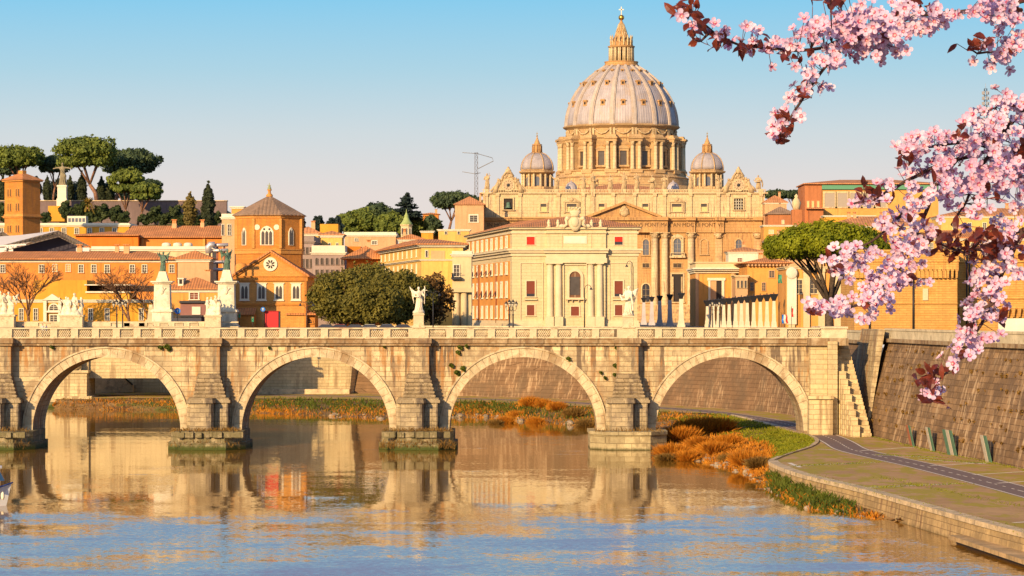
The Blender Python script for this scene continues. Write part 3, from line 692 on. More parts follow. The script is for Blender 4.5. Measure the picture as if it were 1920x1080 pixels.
# lit abutment wall seen through the second arch, with a stair ramp on the left
aw = thing('abutment_wall', 'pale stone abutment wall with stair ramp, seen through the second arch', 'wall', (0, 0, 0))
fl = [(X(655, 560), 560), (X(420, 556), 556), (X(300, 566), 566), (X(166, 568), 568)]
mb = MB(); f2 = fl
for (a, b) in zip(f2, f2[1:]):
    mb.add([(a[0],a[1],QZ-.3),(b[0],b[1],QZ-.3),(b[0],b[1],13.4),(a[0]+(1.2 if a is f2[0] else 0),a[1],13.4)], [(1,0,3,2)])
mb.add([(f2[0][0],f2[0][1],QZ-.3),(f2[0][0]+6,f2[0][1]+14,QZ-.3),(f2[0][0]+7.2,f2[0][1]+14,13.4),(f2[0][0]+1.2,f2[0][1],13.4)], [(0,1,2,3)])
mb.build('wall_face', M['abut'], aw)
mb = MB()
xs0, xs1 = X(178, 566), X(252, 566)
zt, zb_ = Z(668, 566), Z(727, 566)
mb.prism([(xs0, QZ), (xs1, zb_-.8), (xs1, zb_+.5), (xs0, zt)], 563.6, 566.5); mb.build('stair_ramp', M['coping'], aw)
mb = MB(); mb.tube([(xs0+1.5, 563.5, zt-.3), (xs1, 563.5, zb_+.6)], .16, 6); mb.build('hand_rail', M['iron'], aw)
mb = MB(); mb.box(X(470,555), X(655,555), 555.0, 560.5, QZ, QZ+.9); mb.build('footing', M['coping'], aw)
# ---------------------------------------------------------------- building kit
class B:
    """a building placed by its distance D; x() and z() turn photo pixels on its front plane into metres from its base"""
    def __init__(s, name, label, cat, pc, D, group=None, base=GZ, rz=0.0):
        s.D = D; s.cx = X(pc, D); s.base = base; s.e = thing(name, label, cat, (s.cx, D, base), rz, group); s.wc = {}
    def x(s, px): return X(px, s.D) - s.cx
    def z(s, py): return Z(py, s.D) - s.base
    def part(s, name, mb, mats, loc=(0,0,0), rz=0.0, label=None): return mb.build(name, mats, s.e, loc, rz, label)
    def box(s, mb, x0, x1, ytop, ybot, d0, d1, m=0):
        return mb.box(s.x(x0), s.x(x1), d0, d1, 0 if ybot is None else s.z(ybot), s.z(ytop), m)
    def win(s, px, py0, py1, wpx, frame, pane, kind='flat', y=0.0, dx=None, rz=0.0, loc=None, name='window', fr=None, cap=False, pr=.16):
        """a window: framed surround standing out from the wall, with the pane sunk behind it as its own sub-part"""
        sc = s.D/F; w_ = wpx*sc; h = (py1-py0)*sc; f = fr if fr else max(.12, w_*.16)
        key = (round(w_, 2), round(h, 2), kind, frame.name, pane.name, cap, round(f, 2))
        if key not in s.wc:
            a = w_/2; mb = MB()
            if kind == 'arch':
                n = 10; hs = h-a
                inn = [(a*math.cos(math.pi*i/n), hs+a*math.sin(math.pi*i/n)) for i in range(n+1)]
                out = [((a+f)*math.cos(math.pi*i/n), hs+(a+f)*math.sin(math.pi*i/n)) for i in range(n+1)]
                for i in range(n): mb.prism([inn[i], out[i], out[i+1], inn[i+1]], -pr, .02)
                mb.box(a, a+f, -pr, .02, 0, hs); mb.box(-a-f, -a, -pr, .02, 0, hs)
                pane_pts = inn + [(-a, 0), (a, 0)]
            else:
                mb.box(a, a+f, -pr, .02, 0, h); mb.box(-a-f, -a, -pr, .02, 0, h); mb.box(-a-f, a+f, -pr, .02, h, h+f)
                pane_pts = [(-a, 0), (a, 0), (a, h), (-a, h)]
                if cap: mb.box(-a-f*1.8, a+f*1.8, -pr*2.6, .02, h+f, h+f*1.7)
            mb.box(-a-f*1.4, a+f*1.4, -pr*1.6, .02, -f*.7, 0)
            p = MB()
            if kind == 'arch':
                p.prism([(x, z) for x, z in pane_pts], -.04, .01)
            else: p.box(-a, a, -.04, .01, 0, h)
            if kind != 'blind' and w_ > .7:
                mb.box(-.045, .045, -.08, -.042, 0, h*.96)
                for q in (.36, .68): mb.box(-a, a, -.075, -.042, h*q-.03, h*q+.03)
            s.wc[key] = (mb.mesh(name, frame), p.mesh('pane', pane))
        fm, pm_ = s.wc[key]
        L = loc if loc else (s.x(px) if dx is None else dx, y, s.z(py1))
        o = link(name, fm, s.e, L, rz); link('pane', pm_, o)
        return o
def lm(name, c, **k): return wall_mat(name, c, **k)
M['tile'] = tile_mat('roof_tiles', (.58,.23,.08), .55)
M['tile_far'] = tile_mat('old_roof_tiles', (.54,.235,.10), .9)
M['tile_grey'] = tile_mat('grey_brown_tiles', (.30,.19,.12), .8)
M['white'] = lm('cream_trim', (.66,.60,.46), var=.08, nsc=.8, bump=0)
M['shade'] = plain('dark_opening', (.03,.022,.02), .8)
M['pane'] = plain('window_pane', (.075,.06,.05), .25, 0, .5, .5, .5)
M['pane_blue'] = plain('blue_grey_pane', (.11,.12,.15), .25, 0, .3, .5, .5)
M['pane_warm'] = plain('lit_plaster_niche', (.58,.45,.2), .8)
M['red_blind'] = plain('red_blind', (.17,.04,.022), .8, 0, .15, 1)
M['bright_red'] = plain('bright_red_blind', (.42,.022,.012), .8, 0, .1, 1)
# ---------------------------------------------------------------- basilica with its great dome
M['bas'] = lm('basilica_travertine', (.53,.35,.17), var=.18, nsc=.12, streak=(.22,.14,.08), sk=.6, stain=(.33,.21,.12), st=(.53,.72), brick=(3.2,1.3,.86,.06), bump=.05)
M['bas_hi'] = lm('pale_attic_stone', (.60,.46,.26), var=.12, nsc=.12, streak=(.28,.19,.12), sk=.6, stain=(.40,.28,.17), st=(.54,.74), brick=(3.2,1.3,.88,.05), bump=.05)
M['bas_o'] = lm('ochre_wall_field', (.50,.285,.115), var=.16, nsc=.15, streak=(.24,.13,.06), sk=.6, stain=(.34,.19,.09), st=(.55,.75), brick=(3,1.2,.9,.05), bump=.04)
M['bas_st'] = lm('old_figure_stone', (.52,.38,.21), var=.2, nsc=.6, streak=(.2,.14,.08), sk=.5, stain=(.3,.2,.11), st=(.5,.7), bump=.05)
def dome_lead():
    t = NT('lead_sheets'); x, y, z = t.sep(t.co)
    ang = t.math('ARCTAN2', y, x)
    s1 = t.math('ABSOLUTE', t.math('SINE', t.math('MULTIPLY', ang, 64.0)))
    s2 = t.math('ABSOLUTE', t.math('SINE', t.math('MULTIPLY', z, 2.2)))
    n1 = t.noise(t.scale(t.co, (1,1,.25)), .35, 6, .7); n2 = t.noise(t.co, .16, 4)
    c = t.mix(t.ramp(n1, .3, .7), (.30,.265,.27), (.44,.385,.385))
    c = t.mix(t.math('MULTIPLY', t.ramp(n2, .5, .7), .55), c, (.42,.29,.18))
    c = t.mix(t.math('MULTIPLY', t.ramp(s1, .22, .0), .45), c, (.17,.13,.12))
    c = t.mix(t.math('MULTIPLY', t.ramp(s2, .18, .0), .22), c, (.19,.15,.13))
    t.bump(s1, .08); return t.done(c, .55, .4)
M['lead'] = dome_lead()
M['gold'] = plain('gilded_bronze', (.62,.36,.07), .3, .9)
bs = B('domed_basilica', 'huge ochre stone basilica with a great ribbed grey dome and two small domes', 'basilica', 1170, 1270)
x, z = bs.x, bs.z
# --- facade body
mb = MB()
bs.box(mb, 905, 1435, 410, None, 0, 30)
bs.part('facade_wall', mb, M['bas_o'])
mb = MB(); bs.box(mb, 905, 1434, 362, 410, 1.0, 30); bs.part('attic_wall', mb, M['bas_hi'])
mb = MB()
bs.box(mb, 903, 1437, 427, 436, -.8, 0, 0); bs.box(mb, 902, 1438, 413.5, 427, -.6, 0, 0); bs.box(mb, 900, 1440, 410, 413.5, -1.8, 30, 0); bs.box(mb, 899, 1441, 407.5, 410, -2.4, 30, 0)
bs.box(mb, 1102, 1238, 427, 436, -2.9, -.8, 0); bs.box(mb, 1101, 1239, 413.5, 427, -2.7, -.6, 0); bs.box(mb, 1100, 1240, 407.6, 413.5, -3.9, -1.7, 0)
bs.part('entablature', mb, M['bas_o'])
# pediment
ped = MB(); ped.prism([(x(1102), z(407.5)), (x(1238), z(407.5)), (x(1170), z(381))], -2.2, 1.0)
pe = bs.part('pediment', ped, M['bas_o'])
mb = MB()
for s_ in (-1, 1):
    q = [(x(1170), z(378)), (x(1170), z(382.5)), (x(1170)+s_*(x(1236)-x(1170)), z(408)), (x(1170)+s_*(x(1241)-x(1170)), z(405))]
    mb.prism(q if s_ < 0 else q[::-1], -4.0, 1.0)
mb.build('raking_cornice', M['bas_o'], pe)
MB().ell((x(1170), -2.3, z(397)), (1.9,.7,2.3)).ell((x(1170), -2.5, z(390)), (1.1,.6,1.0)).tube([(x(1162),-2.3,z(402)),(x(1164),-2.4,z(393)),(x(1170),-2.5,z(388)),(x(1176),-2.4,z(393)),(x(1178),-2.3,z(402))], .5).build('crest', M['bas_st'], pe)
# columns and pilasters
def giant_column(px, rad_, yc, name='column', flat=False):
    cx = x(px); z0, z1, z2 = 0, z(447), z(436)
    mb = MB()
    if flat: mb.box(cx-rad_, cx+rad_, -.55, .1, z0, z1)
    else: mb.lathe([(rad_*1.25,z0),(rad_*1.25,z0+1),(rad_,z0+1.6),(rad_*1.0,z0+(z1-z0)*.35),(rad_*.86,z1)], 16, cx, yc)
    o = bs.part(name, mb, M['bas_hi'] if not flat else M['bas'])
    mb = MB(); r = rad_*.9
    yy = yc if not flat else -.3
    mb.lathe([(r*.95,z1),(r*1.15,z1+.5),(r*1.05,z1+.9),(r*1.35,z1+1.5),(r*1.15,z1+1.8),(r*1.6,z2-.3)], 10, cx, yy, 0)
    mb.box(cx-r*1.5, cx+r*1.5, yy-r*1.5 if not flat else -1.0, yy+r*1.2, z2-.35, z2-.01)
    for k in range(6):
        a = k*math.pi/3; mb.ell((cx+r*1.3*math.cos(a), yy+r*1.1*math.sin(a), z1+.9+.7*(k % 2)), (.34,.34,.5), 6, 4)
    mb.build('capital', M['bas_st'], o)
for px in (1227, 1246, 1113, 1094): giant_column(px, 1.5, -1.4)
for px in (1295, 1045): giant_column(px, 1.5, -.9)
for px in (1347, 1420, 993, 920): giant_column(px, 1.45, 0, 'pilaster', True)
# ressauts of the entablature over the columns
for px, hw in ((1236,16),(1104,16),(1295,9),(1045,9),(1349,9),(1420,9)):
    mb = MB(); bs.box(mb, px-hw, px+hw, 407.2, 413.5, -3.2 if px not in (1236,1104) else -4.4, -1.6)
    bs.box(mb, px-hw+1, px+hw-1, 413.6, 436.2, -1.7 if px not in (1236,1104) else -3.3, -.5)
    bs.part('entablature_break', mb, M['bas_o'])
# attic pilaster strips and windows
for px in (912, 933, 975, 1047, 1094, 1112, 1150, 1190, 1228, 1246, 1295, 1347, 1365, 1405, 1427):
    mb = MB(); bs.box(mb, px-3, px+3, 363, 407.4, .5, 1.0); bs.box(mb, px-3.6, px+3.6, 363, 367.5, .1, 1.0)
    bs.part('attic_pilaster', mb, M['bas_hi'])
for px, kind in ((1019,0),(1072,1),(1128,0),(1210,0),(1269,1),(1320,0)):
    w_ = 18 if kind else 11
    o = bs.win(px, 382, 396.5, w_, M['bas_hi'], M['pane_warm'], 'blind', y=1.0, name='attic_window', fr=.5, pr=.5)
    sc = 1270/F
    if kind:
        mb = MB(); a = w_*sc/2+1.2
        mb.prism([(-a-.4,3.9),(a+.4,3.9),(a*.6,5.3),(0,6.0),(-a*.6,5.3)], -.9, .0); mb.ell((0,-.9,4.9),(.9,.4,.7)); mb.box(-a-.2,-a+.5,-.7,0,-.6,3.9); mb.box(a-.5,a+.2,-.7,0,-.6,3.9)
        mb.build('window_pediment', M['bas_st'], o)
    p = MB().box(-w_*sc/2, w_*sc/2, -.12, -.045, (14.5*sc)*.62, 14.5*sc).build('painted_shadow', M['pane'], o)  # dark slab painted in as the shadow under the window head
for px, k in ((953, 0), (1385, 1)):
    o = bs.win(px, 372, 393, 17, M['bas_hi'], M['shade'], 'blind', y=1.0, name='bell_opening', fr=.55, pr=.6)
    if k == 0: MB().lathe([(.1,3.2),(.7,3.1),(.85,1.8),(1.25,.9),(1.3,.7)], 14, 0, -.25).build('bell', M['bronze'], o)
    else:
        mb = MB()
        for q in (-1.0, .0, 1.0): mb.box(q-.1, q+.1, -.2, -.06, .1, 4.5)
        for q in (1.1, 2.3, 3.5): mb.box(-1.8, 1.8, -.2, -.06, q-.1, q+.1)
        mb.build('grille', M['white'], o)
# main storey: arched niches and loggia windows
for px, kind in ((1211,0),(1270,1),(1320,2),(1385,0),(1072,1),(1020,2),(953,0),(1129,0)):
    if kind == 1:
        o = bs.win(px, 447, 478, 14, M['bas_hi'], M['pane_blue'], 'arch', name='loggia_window', fr=.7, pr=.5)
        MB().box(-3.3,3.3,-1.8,0,-1.2,-.4).box(-3.0,-2.7,-1.7,0,-.4,.9).box(2.7,3,-1.7,0,-.4,.9).box(-3,3,-1.75,-1.5,.7,.95).prism([(-2.9,7.2),(2.9,7.2),(1.6,8.2),(0,8.7),(-1.6,8.2)],-1.0,0).box(-2.6,-2.0,-.8,0,0,7.2).box(2.0,2.6,-.8,0,0,7.2).build('balcony', M['bas_hi'], o)
    elif kind == 0:
        bs.win(px, 449, 478, 11, M['bas'], M['pane_blue'], 'arch', name='loggia_window', fr=.6, pr=.45)
    else:
        bs.win(px, 449, 477, 12, M['bas'], M['bas_o'], 'arch', name='niche', fr=.5, pr=.45)
    bs.win(px, 494, 501.5, 15 if kind == 1 else 12, M['bas'], M['shade'], 'flat', name='mezzanine_window', fr=.35, pr=.3)
    if kind == 1 or px == 1170:
        o = bs.win(px, 514, 566, 21, M['bas_hi'], M['shade'], 'blind', name='portal', fr=.6, pr=.5)
        for s_ in (-1, 1): MB().lathe([(.45,0),(.38,10.5)], 10, s_*1.9, -.4).build('door_column', M['bas_st'], o)
    else:
        bs.win(px, 532, 566, 14, M['bas_hi'], M['glass'], 'arch', name='arched_door', fr=.5, pr=.45)
# base and stairs
mb = MB(); bs.box(mb, 900, 1440, 571, None, -3.5, 0); bs.part('base_course', mb, M['bas_hi'])
mb = MB()
for i in range(8): mb.box(x(1080), x(1330), -8-i*5, -3.4, 0 if i == 7 else 0, (8-i)*.9)
bs.part('steps', mb, M['bas'])
# frieze writing
cu = bpy.data.curves.new('txt', 'FONT'); cu.body = 'IN HONOREM PRINCIPIS APOST PAVLVS V BVRGHESIVS ROMANVS PONT MAX AN MDCXII PONT VII'; cu.size = 3.0; cu.extrude = .06; cu.align_x = 'RIGHT'
to = bpy.data.objects.new('t', cu); COL.objects.link(to); dg = bpy.context.evaluated_depsgraph_get(); dg.update()
me = bpy.data.meshes.new_from_object(to.evaluated_get(dg)); bpy.data.objects.remove(to)
me.materials.clear(); me.materials.append(plain('bronze_letters', (.10,.05,.02), .6))
xs_ = [v.co.x for v in me.vertices]; wt = max(xs_)-min(xs_); target = x(1356)-x(915)
cut = target/wt
ins = link('inscription', me, bs.e, (x(1356), -.75, z(425.2))); ins.rotation_euler = (rad(90), 0, 0); ins.scale = (cut, .78, 1)
for v in me.vertices:                     # the letters sit on whichever face of the frieze carries them
    lx = x(1356) + v.co.x*cut; pr0 = .6
    for px, hw, p_ in ((1170,69,2.7),(1236,15,3.3),(1104,15,3.3),(1295,8,1.7),(1045,8,1.7),(1349,8,1.7),(1420,8,1.7)):
        if abs(lx-x(px)) < hw*1270/F+.05: pr0 = max(pr0, p_)
    v.co.z += pr0 - .69
# --- roof balustrade, statues, clocks
mb = MB(); bs.box(mb, 900, 1440, 360.5, 363, .2, 30); bs.box(mb, 904, 1436, 355, 356.5, .5, 1.2); 
for px in range(906, 1436, 3): bs.box(mb, px, px+1.5, 356.5, 360.5, .6, 1.1)
for px in (913,1043,1094,1112,1144,1170,1194,1223,1246,1295,1347,1427): bs.box(mb, px-4, px+4, 354, 360.6, .3, 1.9)
bs.part('roof_balustrade', mb, M['bas_hi'])
sth = 28*1270/F
sm_ = [pose('roof_statue', sth, M['bas_st'], A, hair=1, extra=e) for A, e in ((A_FRONT, cross_extra), (A_UP, None), (A_OUT, None), (A_DOWN, cloth_extra))]
for i, px in enumerate((913,1043,1094,1112,1144,1170,1194,1223,1246,1295,1347,1422)):
    link('roof_statue', sm_[i % 4], bs.e, (x(px), 1.1, z(354.2)), ((i*37) % 7-3)*.18, scale=(1.1, 1.1, (.94 if i % 3 else 1.06) if px not in (1170,) else 1.14))
for px in (953, 1385):
    mb = MB(); c = (x(px), 1.0, z(347)); R_ = 13*1270/F
    mb.prism([(c[0]-R_*2.3, z(361)), (c[0]+R_*2.3, z(361)), (c[0]+R_*1.7, z(352)), (c[0]+R_*1.05, z(338)), (c[0]+R_*.75, z(330)), (c[0]+R_*.3, z(322)), (c[0]-R_*.3, z(322)), (c[0]-R_*.75, z(330)), (c[0]-R_*1.05, z(338)), (c[0]-R_*1.7, z(352))], .6, 2.0)
    for k in range(14):
        a = math.pi*k/13; rr = R_*(1.25+.15*(k % 2)); mb.ell((c[0]+rr*math.cos(a), .6, c[2]+rr*math.sin(a)), (.6,.5,.7), 7, 5)
    mb.ell((c[0], .7, z(321)), (1.3,.8,1.2)); mb.ell((c[0], .7, z(316)), (.6,.5,.9)); mb.tube([(c[0]-2.2,.6,z(331)),(c[0]-1.2,.5,z(324)),(c[0],.5,z(318)),(c[0]+1.2,.5,z(324)),(c[0]+2.2,.6,z(331))], .45)
    for s_ in (-1, 1):
        mb.loft([(c[0]+s_*R_*1.9,.6,z(361),1.3,.9),(c[0]+s_*R_*1.75,.6,z(352),1.0,.8),(c[0]+s_*R_*1.5,.6,z(344),.8,.6),(c[0]+s_*R_*1.45,.6,z(339),.4,.4)], 8); mb.ell((c[0]+s_*R_*1.42,.5,z(337)), .6)
        mb.tube([(c[0]+s_*R_*1.6,.5,z(346)),(c[0]+s_*R_*2.2,.5,z(353)),(c[0]+s_*R_*2.5,.4,z(359))], [.45,.5,.3])
    k = bs.part('clock', mb, M['bas_st'])
    f = MB()
    n = 28; f.prism([(c[0]+R_*.92*math.cos(2*math.pi*i/n), c[2]+R_*.92*math.sin(2*math.pi*i/n)) for i in range(n)], .35, .62); f.build('clock_rim', M['bas_hi'], k)
    f = MB(); f.prism([(c[0]+R_*.72*math.cos(2*math.pi*i/n), c[2]+R_*.72*math.sin(2*math.pi*i/n)) for i in range(n)], .3, .4)
    f.build('clock_face', plain('clock_face', (.45,.33,.2), .7), k)
    f = MB()
    for i in range(12):
        a = 2*math.pi*i/12; q0, q1 = R_*.52, R_*.68
        f.tube([(c[0]+q0*math.cos(a), .28, c[2]+q0*math.sin(a)), (c[0]+q1*math.cos(a), .28, c[2]+q1*math.sin(a))], .1, 4)
    f.tube([(c[0],.27,c[2]),(c[0]+.9,.27,c[2]+.7)], .1, 4); f.tube([(c[0],.27,c[2]),(c[0]-.5,.27,c[2]-1.4)], .08, 4); f.ell((c[0],.28,c[2]), (.75,.1,.75), 10, 4)
    f.build('clock_hands', M['iron'], k)
# --- nave body behind
mb = MB(); mb.box(x(960), x(1392), 30.0, 150, 0, z(366)); bs.part('nave_wall', mb, M['bas'])
mb = MB(); hip(mb, x(1050), x(1288), 31, 95, z(352), z(334), t=.4, inset=20); bs.part('nave_roof', mb, M['tile_far'])
for px in (1072, 1265):
    mb = MB(); mb.lathe([(2.6,z(358)),(2.6,z(352)),(2.3,z(346)),(1.5,z(341)),(.3,z(338)),(.3,z(336))], 16, x(px), 12); bs.part('roof_lantern', mb, M['lead'])
# --- great dome (its own centre behind the facade)
DC = 150.0; DD = 1270+DC; sc = DD/F
cx = X(1165, DD)-bs.cx
zz = lambda py: Z(py, DD)-GZ
def at(name, mb, mat, parent=None, ang=0, label=None):
    return mb.build(name, mat, parent or bs.e, (cx, DC, 0) if parent is None else (0,0,0), ang, label)
R = lambda px: px*sc
mb = MB(); mb.lathe([(R(150),0),(R(150),zz(352)),(R(126),zz(350)),(R(126),zz(338)),(R(128),zz(336)),(R(122),zz(334)),(R(120),zz(326)),(R(123),zz(324)),(R(123),zz(322.5)),(R(104),zz(322))], 64, smooth=False); at('drum_base', mb, M['bas'])
mb = MB(); mb.lathe([(R(103),zz(323)),(R(103),zz(270))], 64); drum = at('drum', mb, M['bas_o'])
mb = MB(); mb.lathe([(R(104),zz(277)),(R(106),zz(270)),(R(106.5),zz(266)),(R(109),zz(263.5)),(R(104),zz(262.5)),(R(101),zz(262)),(R(101),zz(246)),(R(104),zz(244)),(R(109),zz(241)),(R(110),zz(239)),(R(106),zz(238)),(R(104),zz(236))], 64, smooth=False); at('drum_cornice', mb, M['bas'])
bm_, cap_, ent_ = MB(), MB(), MB()
colm = MB()
for s_ in (-1, 1):
    yy = s_*R(6.6); colm.lathe([(R(4.3),zz(323)),(R(4.3),zz(320)),(R(3.6),zz(319)),(R(3.1),zz(279))], 12, R(117), yy)
    cap_.lathe([(R(3.1),zz(279)),(R(3.6),zz(276)),(R(3.4),zz(274.5)),(R(4.6),zz(271))], 8, R(117), yy)
bm_.box(R(100), R(114), -R(8.5), R(8.5), zz(323), zz(270.5)); bm_.box(R(100), R(123), -R(11.5), R(11.5), zz(329), zz(323))
ent_.box(R(100), R(121.5), -R(11), R(11), zz(271), zz(266)); ent_.box(R(100), R(124), -R(12.5), R(12.5), zz(266), zz(263)); ent_.frust(R(110), 0, zz(263), zz(258), R(10), R(10), R(8), R(8))
b1, b2, b3, b4 = bm_.mesh('buttress', M['bas']), colm.mesh('paired_columns', M['bas_hi']), cap_.mesh('capitals', M['bas_st']), ent_.mesh('buttress_cornice', M['bas'])
wf = MB(); wp = MB()
wf.box(R(102), R(106), -R(9.5), -R(6.2), zz(315), zz(288)); wf.box(R(102), R(106), R(6.2), R(9.5), zz(315), zz(288)); wf.box(R(102), R(106.2), -R(10), R(10), zz(288), zz(284.5)); wf.box(R(102), R(107), -R(11), R(11), zz(317.5), zz(314.5))
wp.box(R(102), R(103.4), -R(6.2), R(6.2), zz(314.5), zz(288))
pt = MB(); pt.prism([(-R(11.5), zz(284.4)), (R(11.5), zz(284.4)), (0, zz(277.5))], -R(107.5), -R(102)); pt.rot(math.pi/2)
pr_ = MB(); pr_.prism([(-R(11.5), zz(284.4)), (R(11.5), zz(284.4)), (R(8), zz(280)), (R(3), zz(278)), (-R(3), zz(278)), (-R(8), zz(280))], -R(107.5), -R(102)); pr_.rot(math.pi/2)
gl = MB()
gl.tube([(R(102),-R(13),zz(249)),(R(103),-R(7),zz(254)),(R(103.2),0,zz(256)),(R(103),R(7),zz(254)),(R(102),R(13),zz(249))], R(1.4), 6); gl.ell((R(102.5),-R(13),zz(248.5)), R(2)); gl.ell((R(102.5),R(13),zz(248.5)), R(2))
gl.box(R(100), R(103), R(15), R(19), zz(262), zz(245)); gl.box(R(100), R(103), -R(19), -R(15), zz(262), zz(245))
wf, wp, pt, pr_, gl = wf.mesh('drum_window', M['bas']), wp.mesh('pane', M['pane']), pt.mesh('window_pediment', M['bas']), pr_.mesh('window_pediment', M['bas']), gl.mesh('garland', M['bas_st'])
for k in range(16):
    a = -math.pi/2 + k*math.pi/8
    ab = a + math.pi/16
    o = link('buttress', b1, bs.e, (cx, DC, 0), ab); link('paired_columns', b2, o); link('capitals', b3, o); link('buttress_cornice', b4, o)
    o = link('drum_window', wf, bs.e, (cx, DC, 0), a); link('pane', wp, o); link('window_pediment', pt if k % 2 else pr_, o)
    link('garland', gl, bs.e, (cx, DC, 0), a)
PROF = [(106.5,240),(106,230),(104.5,219),(102,208),(98,197),(92.5,185),(85.5,173),(77,162),(68,152),(58,143),(47,134.5),(36,127.5),(31,124)]
mb = MB(); mb.lathe([(R(r-1.2), zz(y)) for r, y in PROF], 96); dome = at('dome', mb, M['lead'])
rb = MB()
for (ra_, ya), (rb_, yb) in zip(PROF, PROF[1:]):
    wa, wb_ = 4.6*(.45+.55*ra_/106), 4.6*(.45+.55*rb_/106)
    for (w0, w1, e) in ((wa, wb_, 1.2), (wa*.55, wb_*.55, 2.3)):
        v = [(R(ra_-3), -R(w0), zz(ya)), (R(ra_-3), R(w0), zz(ya)), (R(rb_-3), R(w1), zz(yb)), (R(rb_-3), -R(w1), zz(yb)), (R(ra_+e), -R(w0), zz(ya-e*.25)), (R(ra_+e), R(w0), zz(ya-e*.25)), (R(rb_+e*.9), R(w1), zz(yb-e*.5)), (R(rb_+e*.9), -R(w1), zz(yb-e*.5))]
        rb.add(v, [(4,5,6,7),(0,4,7,3),(5,1,2,6)])
ribm = rb.mesh('rib', lm('rib_lead', (.44,.365,.31), var=.15, nsc=.3, stain=(.46,.32,.19), st=(.56,.76), bump=.03))
def dormer(rp, yp, s_):
    mb = MB(); w_ = R(4.6*s_); h = R(11*s_)
    mb.box(R(rp-6), R(rp+1.5), -w_, w_, zz(yp)-h*.45, zz(yp)+h*.35); mb.box(R(rp-6), R(rp+2.2), -w_*1.25, w_*1.25, zz(yp)-h*.6, zz(yp)-h*.45)
    q = MB(); q.prism([(-w_*1.4, zz(yp)+h*.35), (w_*1.4, zz(yp)+h*.35), (w_*.8, zz(yp)+h*.62), (-w_*.8, zz(yp)+h*.62)], -R(rp+2.4), -R(rp-8)); q.rot(math.pi/2); mb.add(q.v, q.f)
    d = MB(); d.box(R(rp), R(rp+1.7), -w_*.55, w_*.55, zz(yp)-h*.3, zz(yp)+h*.22)
    return mb.mesh('dormer', M['bas_o']), d.mesh('dormer_opening', M['shade'])
dm = [dormer(97.5, 198, .85), dormer(76, 160.5, .78), dormer(48, 136.5, .55)]
for k in range(16):
    a = -math.pi/2 + k*math.pi/8
    link('rib', ribm, bs.e, (cx, DC, 0), a+math.pi/16)
    for d0, d1 in dm:
        o = link('dormer', d0, bs.e, (cx, DC, 0), a); link('dormer_opening', d1, o)
# lantern
mb = MB(); mb.lathe([(R(30),zz(125.5)),(R(33),zz(124)),(R(33),zz(122.5)),(R(31),zz(122)),(R(31),zz(118)),(R(32),zz(117)),(R(32),zz(116)),(R(24),zz(115.5)),(R(15.5),zz(115)),(R(15.5),zz(91)),(R(25),zz(89)),(R(25.5),zz(87)),(R(20),zz(86)),(R(20),zz(81)),(R(21),zz(79)),(R(18),zz(78)),(R(14),zz(70)),(R(9.5),zz(60)),(R(6.5),zz(51)),(R(4.5),zz(44)),(R(2.5),zz(41)),(R(2.2),zz(38.5))], 32, smooth=False); lan = at('lantern', mb, M['bas_o'])
lc = MB()
for k in range(16):
    a = 2*math.pi*(k+.5)/16
    for da in (-.07, .07): lc.lathe([(R(1.7),zz(115.5)),(R(1.35),zz(90))], 8, R(22.5)*math.cos(a+da), R(22.5)*math.sin(a+da))
    lc.lathe([(R(1.8),zz(86)),(R(1.0),zz(82)),(R(1.5),zz(78)),(R(.9),zz(74)),(R(1.6),zz(71)),(R(.3),zz(66))], 6, R(20.5)*math.cos(a), R(20.5)*math.sin(a))
    for y0_, y1_, r0, r1 in ((77,60,14.5,10),(60,45,10,5)): lc.tube([(R(r0)*math.cos(a),R(r0)*math.sin(a),zz(y0_)),(R(r1)*math.cos(a),R(r1)*math.sin(a),zz(y1_))], R(.8), 5)
lc.build('lantern_columns', M['bas_hi'], lan)
lo = MB()
for k in range(16):
    a = 2*math.pi*k/16; s0 = len(lo.v); lo.box(R(15), R(15.8), -R(1.6), R(1.6), zz(113), zz(94)); lo.rot(a, since=s0)
lo.build('lantern_openings', M['shade'], lan)
MB().ell((0,0,zz(33)), R(5.4), 16, 12).build('gilt_ball', M['gold'], lan)
MB().box(-R(.9),R(.9),-R(.7),R(.7),zz(28.5),zz(12.5)).box(-R(4.6),R(4.6),-R(.7),R(.7),zz(19),zz(17)).build('cross', lm('pale_cross', (.62,.56,.46), bump=0), lan)
